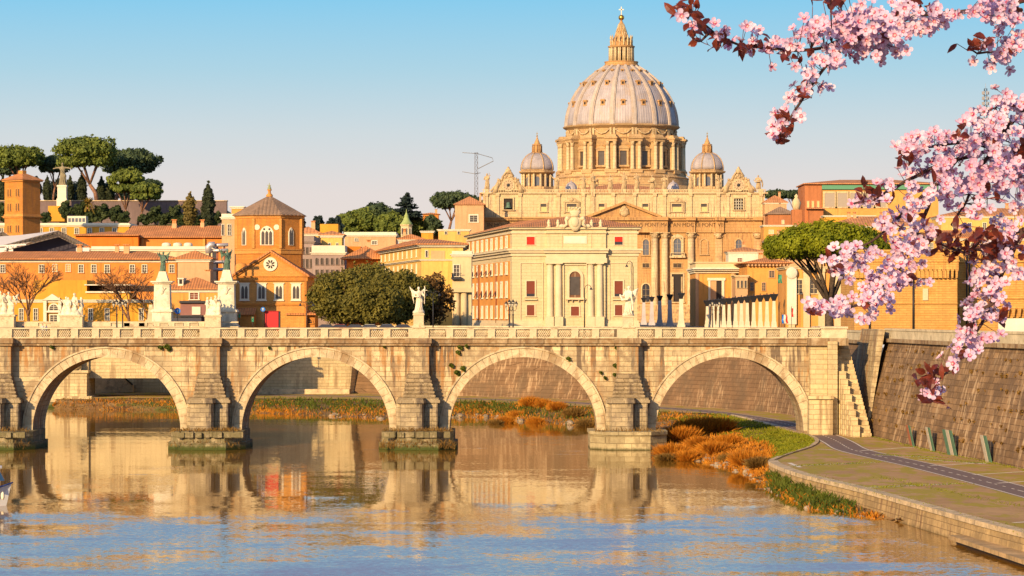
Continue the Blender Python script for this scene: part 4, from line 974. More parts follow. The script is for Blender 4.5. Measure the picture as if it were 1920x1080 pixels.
# --- two smaller domes
def small_dome(px, D_, k):
    s2 = D_/F; ox = X(px, D_)-bs.cx; oy = D_-1270; q = lambda py: Z(py, D_)-GZ; r = lambda p: p*s2
    loc = (ox, oy, 0)
    mb = MB(); mb.lathe([(r(38),q(364)),(r(38),q(356)),(r(34),q(355)),(r(34),q(351)),(r(25),q(350.5)),(r(25),q(328)),(r(32),q(326)),(r(36),q(324)),(r(36.5),q(321.5)),(r(32),q(320.5)),(r(33),q(318.5)),(r(31.5),q(318))], 8, smooth=False, ph=math.pi/8)
    o = mb.build('small_dome_drum', M['bas'], bs.e, loc)
    cm = MB(); op = MB()
    for i in range(8):
        a = -math.pi/2 + i*math.pi/4
        s0 = len(op.v); op.box(r(22), r(23.6), -r(5), r(5), q(349), q(337)); op.lathe([(r(5),0),(r(5),.1)], 12, 0, 0) if False else None; op.rot(a, since=s0)
        n_ = 8; pts = [(r(5)*math.cos(math.pi*j/n_), q(337)+r(5)*math.sin(math.pi*j/n_)) for j in range(n_+1)]
        s0 = len(op.v); op.prism(pts, -r(23.6), -r(22)); op.rot(a+math.pi/2, since=s0)
        for d in (-.17, .17):
            cm.lathe([(r(2.6),q(351)),(r(2.2),q(349)),(r(1.9),q(327))], 8, r(29)*math.cos(a+math.pi/8+d), r(29)*math.sin(a+math.pi/8+d))
    cm.build('small_dome_columns', M['bas_hi'], o); op.build('small_dome_openings', M['pane_blue'], o)
    pr = [(31.5,318.5),(31.2,312),(29.5,305),(26.5,299),(22,293.5),(16.5,289.5),(10,287)]
    mb = MB(); mb.lathe([(r(a_), q(y_)) for a_, y_ in pr], 40)
    d = mb.build('small_dome', M['lead'], bs.e, loc)
    rbm = MB()
    for i in range(8):
        a = i*math.pi/4 + math.pi/8
        rbm.tube([((r(a_)+.05)*math.cos(a), (r(a_)+.05)*math.sin(a), q(y_)) for a_, y_ in pr], r(1.1), 5)
    rbm.build('ribs', M['bas'], d)
    mb = MB(); mb.lathe([(r(10.5),q(287.5)),(r(11),q(285.5)),(r(7.5),q(285)),(r(7.5),q(273)),(r(9.5),q(272)),(r(9),q(270.5)),(r(6),q(270)),(r(3.5),q(264)),(r(1.2),q(258)),(r(.9),q(256))], 12, smooth=False)
    for i in range(8):
        a = i*math.pi/4; mb.lathe([(r(1.2),q(285)),(r(1.0),q(273))], 6, r(8.6)*math.cos(a), r(8.6)*math.sin(a))
    l_ = mb.build('small_lantern', M['bas_o'], bs.e, loc)
    MB().ell((0,0,q(255)), r(1.6), 8, 6).box(-r(.35),r(.35),-r(.3),r(.3),q(254),q(247)).box(-r(1.6),r(1.6),-r(.3),r(.3),q(251.3),q(250.2)).build('cross', M['gold'], l_)
small_dome(1007, 1335, 0); small_dome(1326, 1335, 1)
# ---------------------------------------------------------------- cream palace in front of the basilica
M['pal'] = lm('cream_palace_stone', (.58,.465,.27), var=.07, nsc=.25, streak=(.45,.33,.18), sk=.25, brick=(2.4,.8,.86,.05), bump=.025)
M['pal_tr'] = lm('cream_palace_trim', (.60,.49,.31), var=.07, nsc=.5, streak=(.42,.32,.2), sk=.25, bump=.02)
M['pal_or'] = lm('orange_plaster', (.62,.27,.06), var=.12, nsc=.15, streak=(.42,.2,.06), sk=.3, bump=0)
pl = B('cream_palace', 'large cream stone palace with tiled roof, coat of arms and red blinds', 'palace', 960, 750)
x, z = pl.x, pl.z
xr = x(1195); bxl = X(876, 835)-pl.cx; dl = 85.0
foot = [(0, 0), (xr, 0), (xr, 78), (bxl+12, dl+6), (bxl, dl)]
def slab_off(mb, pts, o, z0, z1, m=0):
    cx = sum(p[0] for p in pts)/len(pts); cy = sum(p[1] for p in pts)/len(pts); out = []
    n = len(pts)
    for i in range(n):
        a, b, c = Vector(pts[i-1]), Vector(pts[i]), Vector(pts[(i+1) % n])
        n1 = Vector(((b-a).y, -(b-a).x)).normalized(); n2 = Vector(((c-b).y, -(c-b).x)).normalized()
        m_ = (n1+n2).normalized(); out.append(tuple(b + m_*o/max(.35, m_.dot(n1))))
    mb.slab(out, z0, z1, m); return out
mb = MB(); mb.slab(foot, 0, z(430)); pl.part('wall', mb, M['pal'])
mb = MB(); slab_off(mb, foot, .9, z(474), z(470)); slab_off(mb, foot, 1.3, z(470), z(466.5)); slab_off(mb, foot, .35, z(480), z(474)); pl.part('main_cornice', mb, M['pal_tr'])
mb = MB(); slab_off(mb, foot, .3, z(438), z(434)); slab_off(mb, foot, .8, z(430), z(426.5)); pl.part('eaves_cornice', mb, M['pal_tr'])
mb = MB(); slab_off(mb, foot, .35, 0, z(601)); slab_off(mb, foot, .6, 0, z(606)); pl.part('base_course', mb, M['pal_tr'])
# roof over the footprint
ev = []
rm_ = MB(); ev = slab_off(rm_, foot, 1.3, z(426.4), z(426.0)-.0)
rdg = [(14, 30, z(399)), (xr-12, 26, z(399)), (bxl+14, dl-16, z(399))]
v = [(px_, py_, z(426.0)+.01) for px_, py_ in ev] + rdg
pl.part('roof', MB().add(v, [(0,1,6,5),(1,2,6),(2,3,7,6),(3,4,7),(4,0,5,7),(5,6,7)]).add([(a[0],a[1],a[2]-.5) for a in v], [(5,6,1,0)][:0]), M['tile'])
rm_.build('roof_edge', M['pal_tr'], pl.e)
# side wing painted orange with rows of tall windows
sd = Vector((bxl, dl)); L_ = sd.length; u = sd.normalized(); nrm_ = Vector((-u.y, u.x)); ang = math.atan2(-u.y, -u.x)
def side(mb, s0, s1, z0, z1, pr): # strip standing pr out of the side wall from s0 to s1 metres from the corner
    a, b = u*s0, u*s1; p = nrm_*pr
    q = [(a.x, a.y), (a.x+p.x, a.y+p.y), (b.x+p.x, b.y+p.y), (b.x, b.y)]
    if pr < 0: q = q[::-1]
    ar = sum(q[i][0]*q[(i+1) % 4][1]-q[(i+1) % 4][0]*q[i][1] for i in range(4))
    mb.slab(q if ar > 0 else q[::-1], z0, z1)
sg = 1 if nrm_.x < 0 else -1
nrm_ = nrm_*sg
mb = MB(); side(mb, 3.5, L_-1, z(601)+.02, z(489), .12); pl.part('orange_wing_plaster', mb, M['pal_or'])
mb = MB(); side(mb, 3.5, L_-1, z(464), z(436), .12); pl.part('orange_wing_plaster', mb, M['pal_or'])
rows = [(444, 462, 0), (494, 512, 1), (530, 556, 2), (576, 596, 0)]
NW = 9
for py0, py1, aw_ in rows:
    for i in range(NW):
        s_ = 8 + (L_-13)*i/(NW-1); p = u*s_ + nrm_*.12
        o = pl.win(0, py0, py1, 15, M['white'], M['pane'], 'flat', rz=ang, loc=(p.x, p.y, z(py1)), fr=.5, pr=.25)
        if (aw_ == 1 and i > 2) or (aw_ == 2 and 1 < i < 7):
            h_ = (py1-py0)*.1316
            MB().add([(-1.0,-.1,h_*.55),(1.0,-.1,h_*.55),(1.0,-1.1,h_*.02),(-1.0,-1.1,h_*.02),(-1.0,-.1,h_*.50),(1.0,-.1,h_*.50)], [(0,1,2,3),(5,4,3,2),(0,3,4),(1,5,2)]).build('awning', M['red_blind'], o)
for s_ in (26, L_-26): pl.part('drainpipe', MB().tube([(u.x*s_+nrm_.x*.3, u.y*s_+nrm_.y*.3, .5), (u.x*s_+nrm_.x*.3, u.y*s_+nrm_.y*.3, z(490))], .22, 6), plain('rusty_pipe', (.25,.08,.03), .7))
# front: projecting centre with four half columns
mb = MB(); mb.box(x(1025), x(1135), -.9, 0, 0, z(466.2)); pl.part('centre_bay', mb, M['pal'])
mb = MB(); mb.box(x(1022), x(1138), -1.6, -.05, z(493), z(484)); mb.box(x(1020), x(1140), -2.0, -.05, z(474.5), z(470)); mb.box(x(1019), x(1141), -2.5, -.05, z(470), z(466.0)); mb.box(x(1024), x(1136), -1.4, -.05, z(484), z(474.5)); pl.part('centre_entablature', mb, M['pal_tr'])
mb = MB(); mb.box(x(1025), x(1136), -.7, -.02, z(465.9), z(426.6)); mb.box(x(1024), x(1137), -1.1, -.02, z(438), z(434.5)); mb.box(x(1023), x(1138), -1.3, -.02, z(430), z(426.0)); mb.box(x(1052), x(1054), -.85, -.1, z(465), z(438)); mb.box(x(1107), x(1109), -.85, -.1, z(465), z(438)); pl.part('centre_attic', mb, M['pal'])
for px in (1031, 1047, 1107, 1124):
    mb = MB(); r = .86; c_ = x(px)
    mb.box(c_-1.15, c_+1.15, -2.2, -.6, 0, z(594)); mb.lathe([(1.05,z(594)),(1.05,z(593)),(r,z(591)),(r*.98,z(560)),(r*.86,z(497))], 18, c_, -1.15)
    mb.lathe([(r*.86,z(497)),(r*1.0,z(496)),(r*1.15,z(495))], 14, c_, -1.15); mb.box(c_-1.05, c_+1.05, -2.15, -.2, z(495), z(493)); pl.part('column', mb, M['pal_tr'])
mb = MB()
for px0, px1 in ((978, 1003), (1145, 1182)):
    for (a, b, t_, p_) in ((px0-3, px1+14 if px0 < 1000 else px1, 494, .25),):
        mb.box(x(a), x(a+1.5), -p_, 0, z(601), z(t_)); mb.box(x(b), x(b+1.5), -p_, 0, z(601), z(t_)); mb.box(x(a), x(b+1.5), -p_, 0, z(t_), z(t_-1.6))
pl.part('wall_panel_moulding', mb, M['pal_tr'])
pl.win(1078, 509, 558, 21, M['pal_tr'], plain('brown_shutter', (.15,.065,.03), .6), 'arch', y=-.92, name='arched_window', fr=.7, pr=.4)
o = pl.part('arched_window_glass', MB().box(x(1069), x(1087), -1.06, -.97, z(553), z(519)), M['pane'])
mb = MB(); mb.box(x(1060), x(1098), -1.9, -.9, z(562), z(560))
for q in (1063, 1072, 1084, 1094): mb.box(x(q), x(q+1.5), -1.6, -.9, z(566), z(562))
pl.part('balcony_ledge', mb, M['pal_tr'])
mb = MB(); mb.box(x(1056), x(1057.5), -1.3, -.9, z(594), z(497)); mb.box(x(1099), x(1100.5), -1.3, -.9, z(594), z(497)); mb.box(x(1056), x(1100.5), -1.3, -.9, z(497), z(495.4)); pl.part('arch_surround', mb, M['pal_tr'])
for px in (995, 1160):
    o = pl.win(px, 444, 459, 15, M['pal_tr'], M['bright_red'], 'blind', fr=.2, pr=.15)
    if px == 1160: MB().box(-.98, .98, -.1, -.045, 0, .75).build('pane', M['glass'], o)
    o = pl.win(px, 527, 556, 15.5, M['pal_tr'], M['red_blind'], 'blind', fr=.35, pr=.25); MB().box(-1.0, 1.0, -.12, -.045, 0, .7).build('pane', M['glass'], o)
    pl.part('window_ledge', MB().box(x(px-12), x(px+12), -.6, 0, z(562.5), z(560.5)), M['pal_tr'])
    pl.win(px, 572, 591.5, 14, M['pal_tr'], M['red_blind'], 'blind', fr=.3, pr=.2)
pl.win(1078, 575, 592, 15, M['pal_tr'], M['red_blind'], 'blind', y=-.9, fr=.3, pr=.2)
mb = MB(); mb.box(x(1057), x(1100), -.85, -.69, z(457), z(443)); mb.box(x(1059), x(1098), -.92, -.69, z(455.5), z(444.5)); pl.part('blank_stone_tablet', mb, M['white'])
# crest: crowned shield with volutes, and four stone pawns on the eaves
mb = MB(); cx_ = x(1078)
mb.loft([(cx_,-1.3,z(434),.5,.4),(cx_,-1.4,z(428),1.2,.55),(cx_,-1.4,z(421),1.65,.65),(cx_,-1.4,z(413),1.75,.65),(cx_,-1.4,z(409),1.3,.55),(cx_,-1.4,z(407),.8,.5)], 14)
mb.ell((cx_,-1.85,z(417)), (1.05,.5,1.3)); mb.loft([(cx_,-1.4,z(407),1.2,.7),(cx_,-1.4,z(403),1.05,.7),(cx_,-1.4,z(398),1.45,.8),(cx_,-1.4,z(395),1.3,.7)], 12)
for k in range(7): mb.ell((cx_+(k-3)*.42,-1.7,z(394)+(.2 if k % 2 else .5)), .28, 6, 5)
for s_ in (-1, 1):
    mb.tube([(cx_+s_*1.2,-1.4,z(409)),(cx_+s_*2.2,-1.4,z(413)),(cx_+s_*2.0,-1.4,z(421)),(cx_+s_*2.9,-1.3,z(426.5))], [.4,.5,.4,.45], 8); mb.ell((cx_+s_*3.2,-1.2,z(424.5)), (.8,.5,.55)); mb.ell((cx_+s_*1.9,-1.5,z(410)), .6)
pl.part('coat_of_arms', remesh(mb, .11, M['pal_tr'], 'coat_of_arms', None, 1) if False else mb, M['pal_tr'])
for px in (1029, 1046, 1109, 1126):
    pl.part('finial', MB().lathe([(.5,z(426)),(.55,z(424)),(.28,z(423)),(.42,z(420)),(.5,z(417.5)),(.25,z(415)),(.32,z(413.5)),(.1,z(411.5))], 12, x(px), -.6), M['pal_tr'])
# ---------------------------------------------------------------- brick church with octagonal tower
M['brick_or'] = lm('orange_brick', (.56,.225,.045), var=.14, nsc=.2, streak=(.36,.15,.045), sk=.45, stain=(.4,.17,.05), st=(.55,.75), brick=(.9,.3,.8,.12), bump=.03)
M['brick_or2'] = lm('pale_orange_brick', (.61,.29,.075), var=.12, nsc=.25, streak=(.42,.2,.07), sk=.4, stain=(.45,.2,.06), st=(.58,.78), brick=(.9,.3,.82,.1), bump=.03)
ch = B('brick_church', 'orange brick church with octagonal tower, gabled front and round window', 'church', 507, 650)
x, z = ch.x, ch.z; sc = 650/F
mb = MB(); mb.prism([(x(437),0),(x(576),0),(x(576),z(517)),(x(507),z(472)),(x(437),z(517))], 0, 26); ch.part('gabled_front', mb, M['brick_or2'])
mb = MB()
for s_ in (-1, 1):
    e = x(507)+s_*(x(580)-x(507)); q = [(x(507), z(468.5)), (x(507), z(472.6)), (e, z(520)), (e, z(516))]
    mb.prism(q if s_ < 0 else q[::-1], -.7, 27)
ch.part('roof', mb, M['tile'])
mb = MB(); mb.box(x(437), x(577), -.35, 0, z(527), z(519)); mb.box(x(436), x(578), -.5, 0, z(519), z(517.5)); mb.box(x(437), x(577), -.3, 0, z(573), z(569))
for a in (439, 573): mb.box(x(a-2), x(a+2), -.25, 0, 0, z(527))
ch.part('string_courses', mb, M['brick_or'])
for s_ in (-1, 1):
    e = x(507)+s_*(x(574)-x(507)); mb = MB(); q = [(x(507), z(473)), (x(507), z(477)), (e, z(520)), (e, z(516.5))]; mb.prism(q if s_ < 0 else q[::-1], -.4, -.001); ch.part('gable_moulding', mb, M['brick_or'])
# round window with eight petals
mb = MB(); n = 32; cxr, czr = x(507), z(495.5); mb.prism([(cxr+13*sc*math.cos(2*math.pi*i/n), czr+13*sc*math.sin(2*math.pi*i/n)) for i in range(n)], -.28, .01); rw = ch.part('round_window', mb, M['white'])
mb = MB()
for k in range(8):
    a = 2*math.pi*(k+.5)/8; pts = []
    for j in range(10):
        t_ = 2*math.pi*j/10; rr, tt = 5.4+3.2*math.cos(t_), 1.5*math.sin(t_)*(1+.35*math.cos(t_))
        pts.append((cxr+sc*(rr*math.cos(a)-tt*math.sin(a)), czr+sc*(rr*math.sin(a)+tt*math.cos(a))))
    mb.prism(pts, -.33, -.2)
mb.build('petal_openings', M['shade'], rw)
def twin(px, y0, y1, w_, yy=0.0, rz=0.0, loc=None, frame=True):
    """white framed window of two pointed lights"""
    h = (y1-y0)*sc; a = w_*sc/2; mb = MB()
    if frame: mb.box(-a-.25, a+.25, -.2, .02, -.25, h+.35); mb.box(-a-.45, a+.45, -.32, .02, h+.35, h+.55); mb.box(-a-.4, a+.4, -.3, .02, -.5, -.25)
    else: mb.box(-a-.18, a+.18, -.2, .02, -.12, h*.8); mb.prism([(-a-.18,h*.8),(a+.18,h*.8),(a*.6,h*1.02),(0,h*1.1),(-a*.6,h*1.02)], -.2, .02)
    L = loc or (x(px), yy, z(y1))
    o = link('gothic_window', mb.mesh('gothic_window', M['white']), ch.e, L, rz)
    for s_ in (-1, 1):
        c_ = s_*a*.5; b = a*.42
        o2 = MB().prism([(c_-b,0),(c_+b,0),(c_+b,h*.7),(c_+b*.7,h*.86),(c_,h*.97),(c_-b*.7,h*.86),(c_-b,h*.7)], -.24, -.1).build('pane', M['pane'], o)
for px in (458.5, 490.5, 523, 555): twin(px, 535, 560, 13)
ch.part('low_wing', MB().box(x(538), x(590), 1, 12, 0, z(588)), M['brick_or'])
mb = MB(); mb.add([(x(536),-.5,z(588)),(x(592),-.5,z(588)),(x(592),8,z(573)),(x(536),8,z(573)),(x(536),-.5,z(588)-.3),(x(592),-.5,z(588)-.3),(x(592),8,z(573)-.3),(x(536),8,z(573)-.3)], [(0,1,2,3),(4,7,6,5),(0,4,5,1),(1,5,6,2),(3,2,6,7),(0,3,7,4)]); ch.part('lean_to_roof', mb, M['tile'])
for px in (555, 577): ch.win(px, 597, 606, 15, M['brick_or'], M['shade'], 'arch', y=1.0, name='low_arch', fr=.3)
ch.part('low_wing', MB().box(x(437), x(480), -3, -.02, 0, z(588)), M['brick_or']); mb = MB(); mb.add([(x(435),-3.6,z(588)),(x(481),-3.6,z(588)),(x(481),-.02,z(577)),(x(435),-.02,z(577)),(x(435),-3.6,z(588)-.3),(x(481),-3.6,z(588)-.3)], [(0,1,2,3),(0,4,5,1)]); ch.part('lean_to_roof', mb, M['tile'])
# octagonal tower
tc_ = (x(494), 16.0); tr_ = 64.5*sc*1.045
def octg(r): return [(tc_[0]+r*math.cos(math.pi/8+k*math.pi/4), tc_[1]+r*math.sin(math.pi/8+k*math.pi/4)) for k in range(8)]
zt_ = lambda py: Z(py, 650+tc_[1]-5)-GZ
mb = MB(); mb.slab(octg(tr_), z(560), zt_(403)); tw = ch.part('octagon_tower', mb, M['brick_or'])
mb = MB(); mb.slab(octg(tr_*1.03), zt_(476), zt_(469)); mb.slab(octg(tr_*1.05), zt_(469), zt_(467)); mb.slab(octg(tr_*1.025), zt_(403)-.02, zt_(409)); mb.slab(octg(tr_*1.05), zt_(406), zt_(403)-.03); mb.build('tower_bands', M['brick_or2'], tw)
for k in range(8):
    a = math.pi/8+k*math.pi/4; mb = MB(); mb.box(tc_[0]+tr_*math.cos(a)*.995-.3, tc_[0]+tr_*math.cos(a)*.995+.3, tc_[1]+tr_*math.sin(a)*.995-.3, tc_[1]+tr_*math.sin(a)*.995+.3, zt_(466), zt_(410))
    mb.build('corner_strip', M['brick_or2'], tw)
b_ = octg(tr_*1.11); ap = (tc_[0], tc_[1], zt_(364))
mb = MB(); v = [(p[0], p[1], zt_(404)) for p in b_] + [(p[0], p[1], zt_(402.5)) for p in b_] + [ap]
mb.add(v, [(i, (i+1) % 8, 8+(i+1) % 8, 8+i) for i in range(8)] + [(8+i, 8+(i+1) % 8, 16) for i in range(8)] + [tuple(range(7, -1, -1))]); mb.build('tower_roof', M['tile_grey'], tw)
MB().lathe([(.7,zt_(368)),(.75,zt_(364)),(.35,zt_(361)),(.3,zt_(356)),(.55,zt_(355)),(.5,zt_(353.5))], 12, *tc_).build('finial_base', M['brick_or2'], tw)
MB().ell((*tc_, zt_(352)), (.42,.42,.5)).ell((*tc_, zt_(347.5)), (.25,.25,.3)).tube([(*tc_, zt_(353)), (*tc_, zt_(341))], .07, 5).box(tc_[0]-.5, tc_[0]+.3, tc_[1]-.04, tc_[1]+.04, zt_(346), zt_(345)).build('finial', lm('verdigris', (.3,.32,.16), var=.2), tw)
yf = tc_[1]-tr_*math.cos(math.pi/8)
for (dx_, w_, kk) in ((0, 22, 0),):
    h = 34*sc; a = 11*sc; mb = MB(); mb.box(-a-.2, a+.2, -.2, .02, -.15, h*.72); mb.prism([(-a-.2,h*.72),(a+.2,h*.72),(a*.85,h*.9),(a*.45,h*1.0),(0,h*1.05),(-a*.45,h*1.0),(-a*.85,h*.9)], -.2, .02)
    o = mb.build('tracery_window', M['white'], ch.e, (tc_[0], yf, zt_(459)))
    for k in (-1, 0, 1): MB().prism([(k*a*.66-a*.26,0),(k*a*.66+a*.26,0),(k*a*.66+a*.26,h*.66),(k*a*.66,h*.78),(k*a*.66-a*.26,h*.66)], -.24, -.1).build('pane', M['pane'], o)
    for k in (-.5, .5): MB().prism([(k*a*.9+a*.2*math.cos(j*math.pi/4), h*.86+a*.2*math.sin(j*math.pi/4)) for j in range(8)], -.24, -.1).build('pane', M['pane'], o)
for s_ in (-1, 1):
    n = 16; rr = 5.3*sc; MB().prism([(rr*math.cos(2*math.pi*i/n), rr*math.sin(2*math.pi*i/n)) for i in range(n)], -.15, .02).build('round_plaque', M['white'], ch.e, (tc_[0]+s_*18.5*sc, yf, zt_(426.5)))
    a = -math.pi/2 + s_*math.pi/4; ri = tr_*math.cos(math.pi/8)
    twin(0, 429, 459, 9, rz=a+math.pi/2, loc=(tc_[0]+ri*math.cos(a), tc_[1]+ri*math.sin(a), zt_(459)), frame=False)
for px in (446,): ch.part('stair_turret', MB().lathe([(1.3,z(530)),(1.3,z(497)),(1.0,z(493)),(.1,z(491))], 12, x(px), 8), M['brick_or2'])
sb = B('shop_awning', 'bright red shop blind below the brick church', 'awning', 508, 546)
sb.part('blind', MB().box(sb.x(497), sb.x(522), 0, 1.2, .2, sb.z(584)).box(sb.x(496), sb.x(523), -.15, 1.2, sb.z(584), sb.z(583)), plain('red_canvas', (.45,.025,.03), .7, 0, .08))
sb.part('side_post', MB().box(sb.x(522), sb.x(525), .1, 1.2, 0, sb.z(584)), M['iron']); sb.part('pole', MB().tube([(sb.x(496),.1,0),(sb.x(496),.1,sb.z(583))], .06), M['iron'])
# ---------------------------------------------------------------- the rest of the town
def pw(name, c, **k):
    k.setdefault('var', .13); k.setdefault('nsc', .16); k.setdefault('streak', mul(c, .6)); k.setdefault('sk', .35); k.setdefault('bump', 0); k.setdefault('stain', mul(c, .72)); k.setdefault('st', (.6, .8))
    return lm(name, c, **k)
W = {'or': pw('orange_render', (.60,.22,.045)), 'or2': pw('warm_orange_render', (.62,.29,.07)), 'ye': pw('yellow_render', (.62,.29,.035)), 'ye2': pw('pale_yellow_render', (.64,.40,.11)),
     'pk': pw('peach_render', (.56,.33,.17)), 'cr': pw('cream_render', (.60,.46,.26)), 'gr': pw('grey_mauve_render', (.30,.225,.20)), 'br': pw('red_brick', (.42,.155,.06)), 'rd': pw('deep_orange_render', (.64,.17,.02)),
     'oc': pw('ochre_render', (.60,.32,.085)), 'wh': pw('white_render', (.66,.58,.44)), 'st': pw('grey_stone', (.26,.2,.17))}
def house(name, label, px0, px1, eave, D, depth, wall, roof=None, tile='tile', base=GZ, wins=(), group=None, over=.7, trim=None, rz=0.0, cat='building', parapet=0.0, inset=None, cornice=True):
    b = B(name, label, cat, (px0+px1)/2, D, group, base, rz)
    x0, x1, ze = b.x(px0), b.x(px1), b.z(eave)
    b.part('wall', MB().box(x0, x1, 0, depth, 0, ze), W[wall])
    tr = M['white'] if trim is None else W.get(trim, M.get(trim))
    if cornice:
        b.part('cornice', MB().box(x0-.25, x1+.25, -.25, depth+.25, ze-.55, ze-.2).box(x0-.5, x1+.5, -.5, depth+.5, ze-.2, ze+.02), tr)
    if roof is not None:
        if isinstance(roof, tuple):                 # gable turned to the viewer
            zr = b.z(roof[1]); o = over; mb = MB(); xm = (x0+x1)/2
            b.part('gable', MB().prism([(x0, ze+.021), (x1, ze+.021), (xm, zr)], .02, depth-.02), W[wall])
            for s_ in (-1, 1):
                e = xm+s_*((x1-x0)/2+o); dz = (zr-ze)/((x1-x0)/2)*o
                q = [(xm, zr+.35), (xm, zr), (e, ze-dz), (e, ze-dz+.35)]; mb.prism(q if s_ < 0 else q[::-1], -o, depth+o)
            b.part('roof', mb, M[tile])
        else:
            mb = MB(); hip(mb, x0-over, x1+over, -over, depth+over, ze+.25, b.z(roof), t=.22, inset=inset); b.part('roof', mb, M[tile])
    if roof is not None and not isinstance(roof, tuple) and depth >= 10:
        hr = random.Random(label); zr = b.z(roof)
        for _ in range(1+int((x1-x0)/16)):
            cx_ = hr.uniform(x0+.12*(x1-x0), x1-.12*(x1-x0)); q_ = hr.uniform(.35, .55); s2 = hr.uniform(.35, .6)
            ch_ = b.part('chimney', MB().box(cx_-s2, cx_+s2, depth*q_-.45, depth*q_+.45, ze, zr+hr.uniform(.5, 1.3)), W['pk'])
            MB().box(cx_-s2-.12, cx_+s2+.12, depth*q_-.57, depth*q_+.57, zr+1.3, zr+1.5).box(cx_-s2+.1, cx_+s2-.1, depth*q_-.3, depth*q_+.3, zr+.4, zr+1.3).build('chimney_cap', M[tile], ch_)
    if roof is None and parapet: b.part('parapet', MB().box(x0-.1, x1+.1, -.1, .3, ze+.021, ze+parapet).box(x0-.1, x0+.3, .3, depth, ze+.021, ze+parapet).box(x1-.3, x1+.1, .3, depth, ze+.021, ze+parapet), tr)
    for wn in wins:
        pxs, y0, y1, w_ = wn[:4]; pane = M[wn[4]] if len(wn) > 4 else M['pane']; kind = wn[5] if len(wn) > 5 else 'flat'
        for px in pxs: b.win(px, y0, y1, w_, tr if len(wn) < 7 else W[wn[6]], pane, kind, pr=.2)
    return b
L_ = lambda a, b, n: [a+(b-a)*i/(n-1) for i in range(n)]
# ---- left bank of roofs, near to far
vil = house('yellow_villa', 'low yellow villa with a small pedimented portal behind the far bridge', -40, 290, 562, 600, 16, 'ye', wins=[((67, 170, 201, 265, 40), 579, 600, 7)], cornice=True)
vil.part('upper_wall', MB().box(vil.x(60), vil.x(160), 2, 14, vil.z(562)+.03, vil.z(525)).box(vil.x(160), vil.x(240), 2.01, 13.9, vil.z(562)+.03, vil.z(548)), W['ye'])
vil.part('terrace_railing', MB().box(vil.x(158), vil.x(242), 1.6, 1.95, vil.z(549), vil.z(546)).box(vil.x(156), vil.x(242), 1.6, 12, vil.z(535), vil.z(533)), M['white'])
vil.part('loggia_shade', MB().box(vil.x(160), vil.x(285), 6, 13.8, vil.z(546), vil.z(535.2)), M['shade'])  # dark box filling the open loggia in place of its shade
mb = MB(); mb.prism([(vil.x(80), vil.z(563)), (vil.x(117), vil.z(563)), (vil.x(99), vil.z(551))], -.8, 0); mb.box(vil.x(82), vil.x(88), -.6, 0, 0, vil.z(563)); mb.box(vil.x(110), vil.x(116), -.6, 0, 0, vil.z(563)); mb.box(vil.x(84), vil.x(114), -.7, 0, vil.z(586), vil.z(583)); vil.part('portal', mb, M['white'])
vil.win(101, 571, 582, 16, M['white'], M['pane'], 'arch', y=-.1); vil.win(101, 591, 603, 13, M['white'], M['pane'], y=-.1, name='door')
op = house('orange_palazzo', 'long orange palazzo with a wide tiled roof behind the bare plane trees', -60, 331, 487, 640, 14, 'or', roof=470, over=1.2, wins=[((5, 78, 152, 176, 201, 248, 271, 322), 497, 511, 8), ((103, 128), 496, 509, 7, 'pal_or')])
house('stair_tower', 'plain peach block with a small hipped tile roof above the bronze angel', 333, 392, 486, 628, 9, 'pk', roof=469, over=.8)
lh = house('low_tiled_house', 'low tiled house with a dormer between the two white pylons', 310, 415, 543, 606, 12, 'or2', roof=519, over=.9, wins=[((364,), 549, 561, 15, 'red_blind')])
lh.part('dormer', MB().box(lh.x(333), lh.x(343), .6, 6, lh.z(536), lh.z(523)).box(lh.x(332), lh.x(344), .4, 6, lh.z(523), lh.z(521)), M['white']); lh.part('dormer_window', MB().box(lh.x(335.5), lh.x(340.5), .5, .7, lh.z(532), lh.z(524)), M['shade'])
kk = B('kiosk', 'dark flat roofed kiosk between the two white pylons', 'kiosk', 340, 580)
kk.part('booth', MB().box(kk.x(336), kk.x(384), 2, 6, 0, kk.z(568)), pw('mauve_panel', (.26,.12,.10))); kk.part('flat_roof', MB().box(kk.x(290), kk.x(380), -1, 7, kk.z(594), kk.z(591)).box(kk.x(335), kk.x(385), 1.4, 6.5, kk.z(568), kk.z(564)), M['iron']); kk.part('screen', MB().box(kk.x(296), kk.x(378), -.6, -.4, 0, kk.z(595)), plain('dark_mesh', (.05,.05,.07), .6)); kk.part('shutter', MB().box(kk.x(358), kk.x(374), 1.8, 2, kk.z(590), kk.z(575)), M['white'])
lt = house('long_tiled_hall', 'long orange hall with a broad tiled roof and gabled end, left of the church', 232, 418, 446, 760, 20, 'or', roof=('gable', 446) and 421, over=1.0, inset=2.0, cornice=False)
lt.part('lower_wing', MB().box(lt.x(145), lt.x(262), -3, 12, 0, lt.z(443)), W['rd']); mb = MB(); hip(mb, lt.x(142), lt.x(264), -4, 13, lt.z(443)+.3, lt.z(433)); lt.part('lower_roof', mb, M['tile'])
for px in (268, 383): lt.part('buttress', MB().box(lt.x(px-2), lt.x(px+2), -.6, 0, 0, lt.z(448)), W['or2'])
tr = house('flat_terrace', 'low cream terrace with three white rooftop units below the long hall', 172, 398, 466, 690, 14, 'cr', parapet=.5)
for px in (310, 331, 351): tr.part('roof_unit', MB().lathe([(1.0,0),(1.05,.9),(.9,1.25),(.3,1.4)], 10, tr.x(px), 2).move(0, 0, tr.z(466)), M['white'])
house('yellow_block', 'long flat yellow block with white framed windows under the pine hill', -30, 242, 421, 830, 18, 'ye', wins=[((3, 76, 97, 120, 144, 168, 191, 215), 428, 438, 7, 'pane')], parapet=.4)
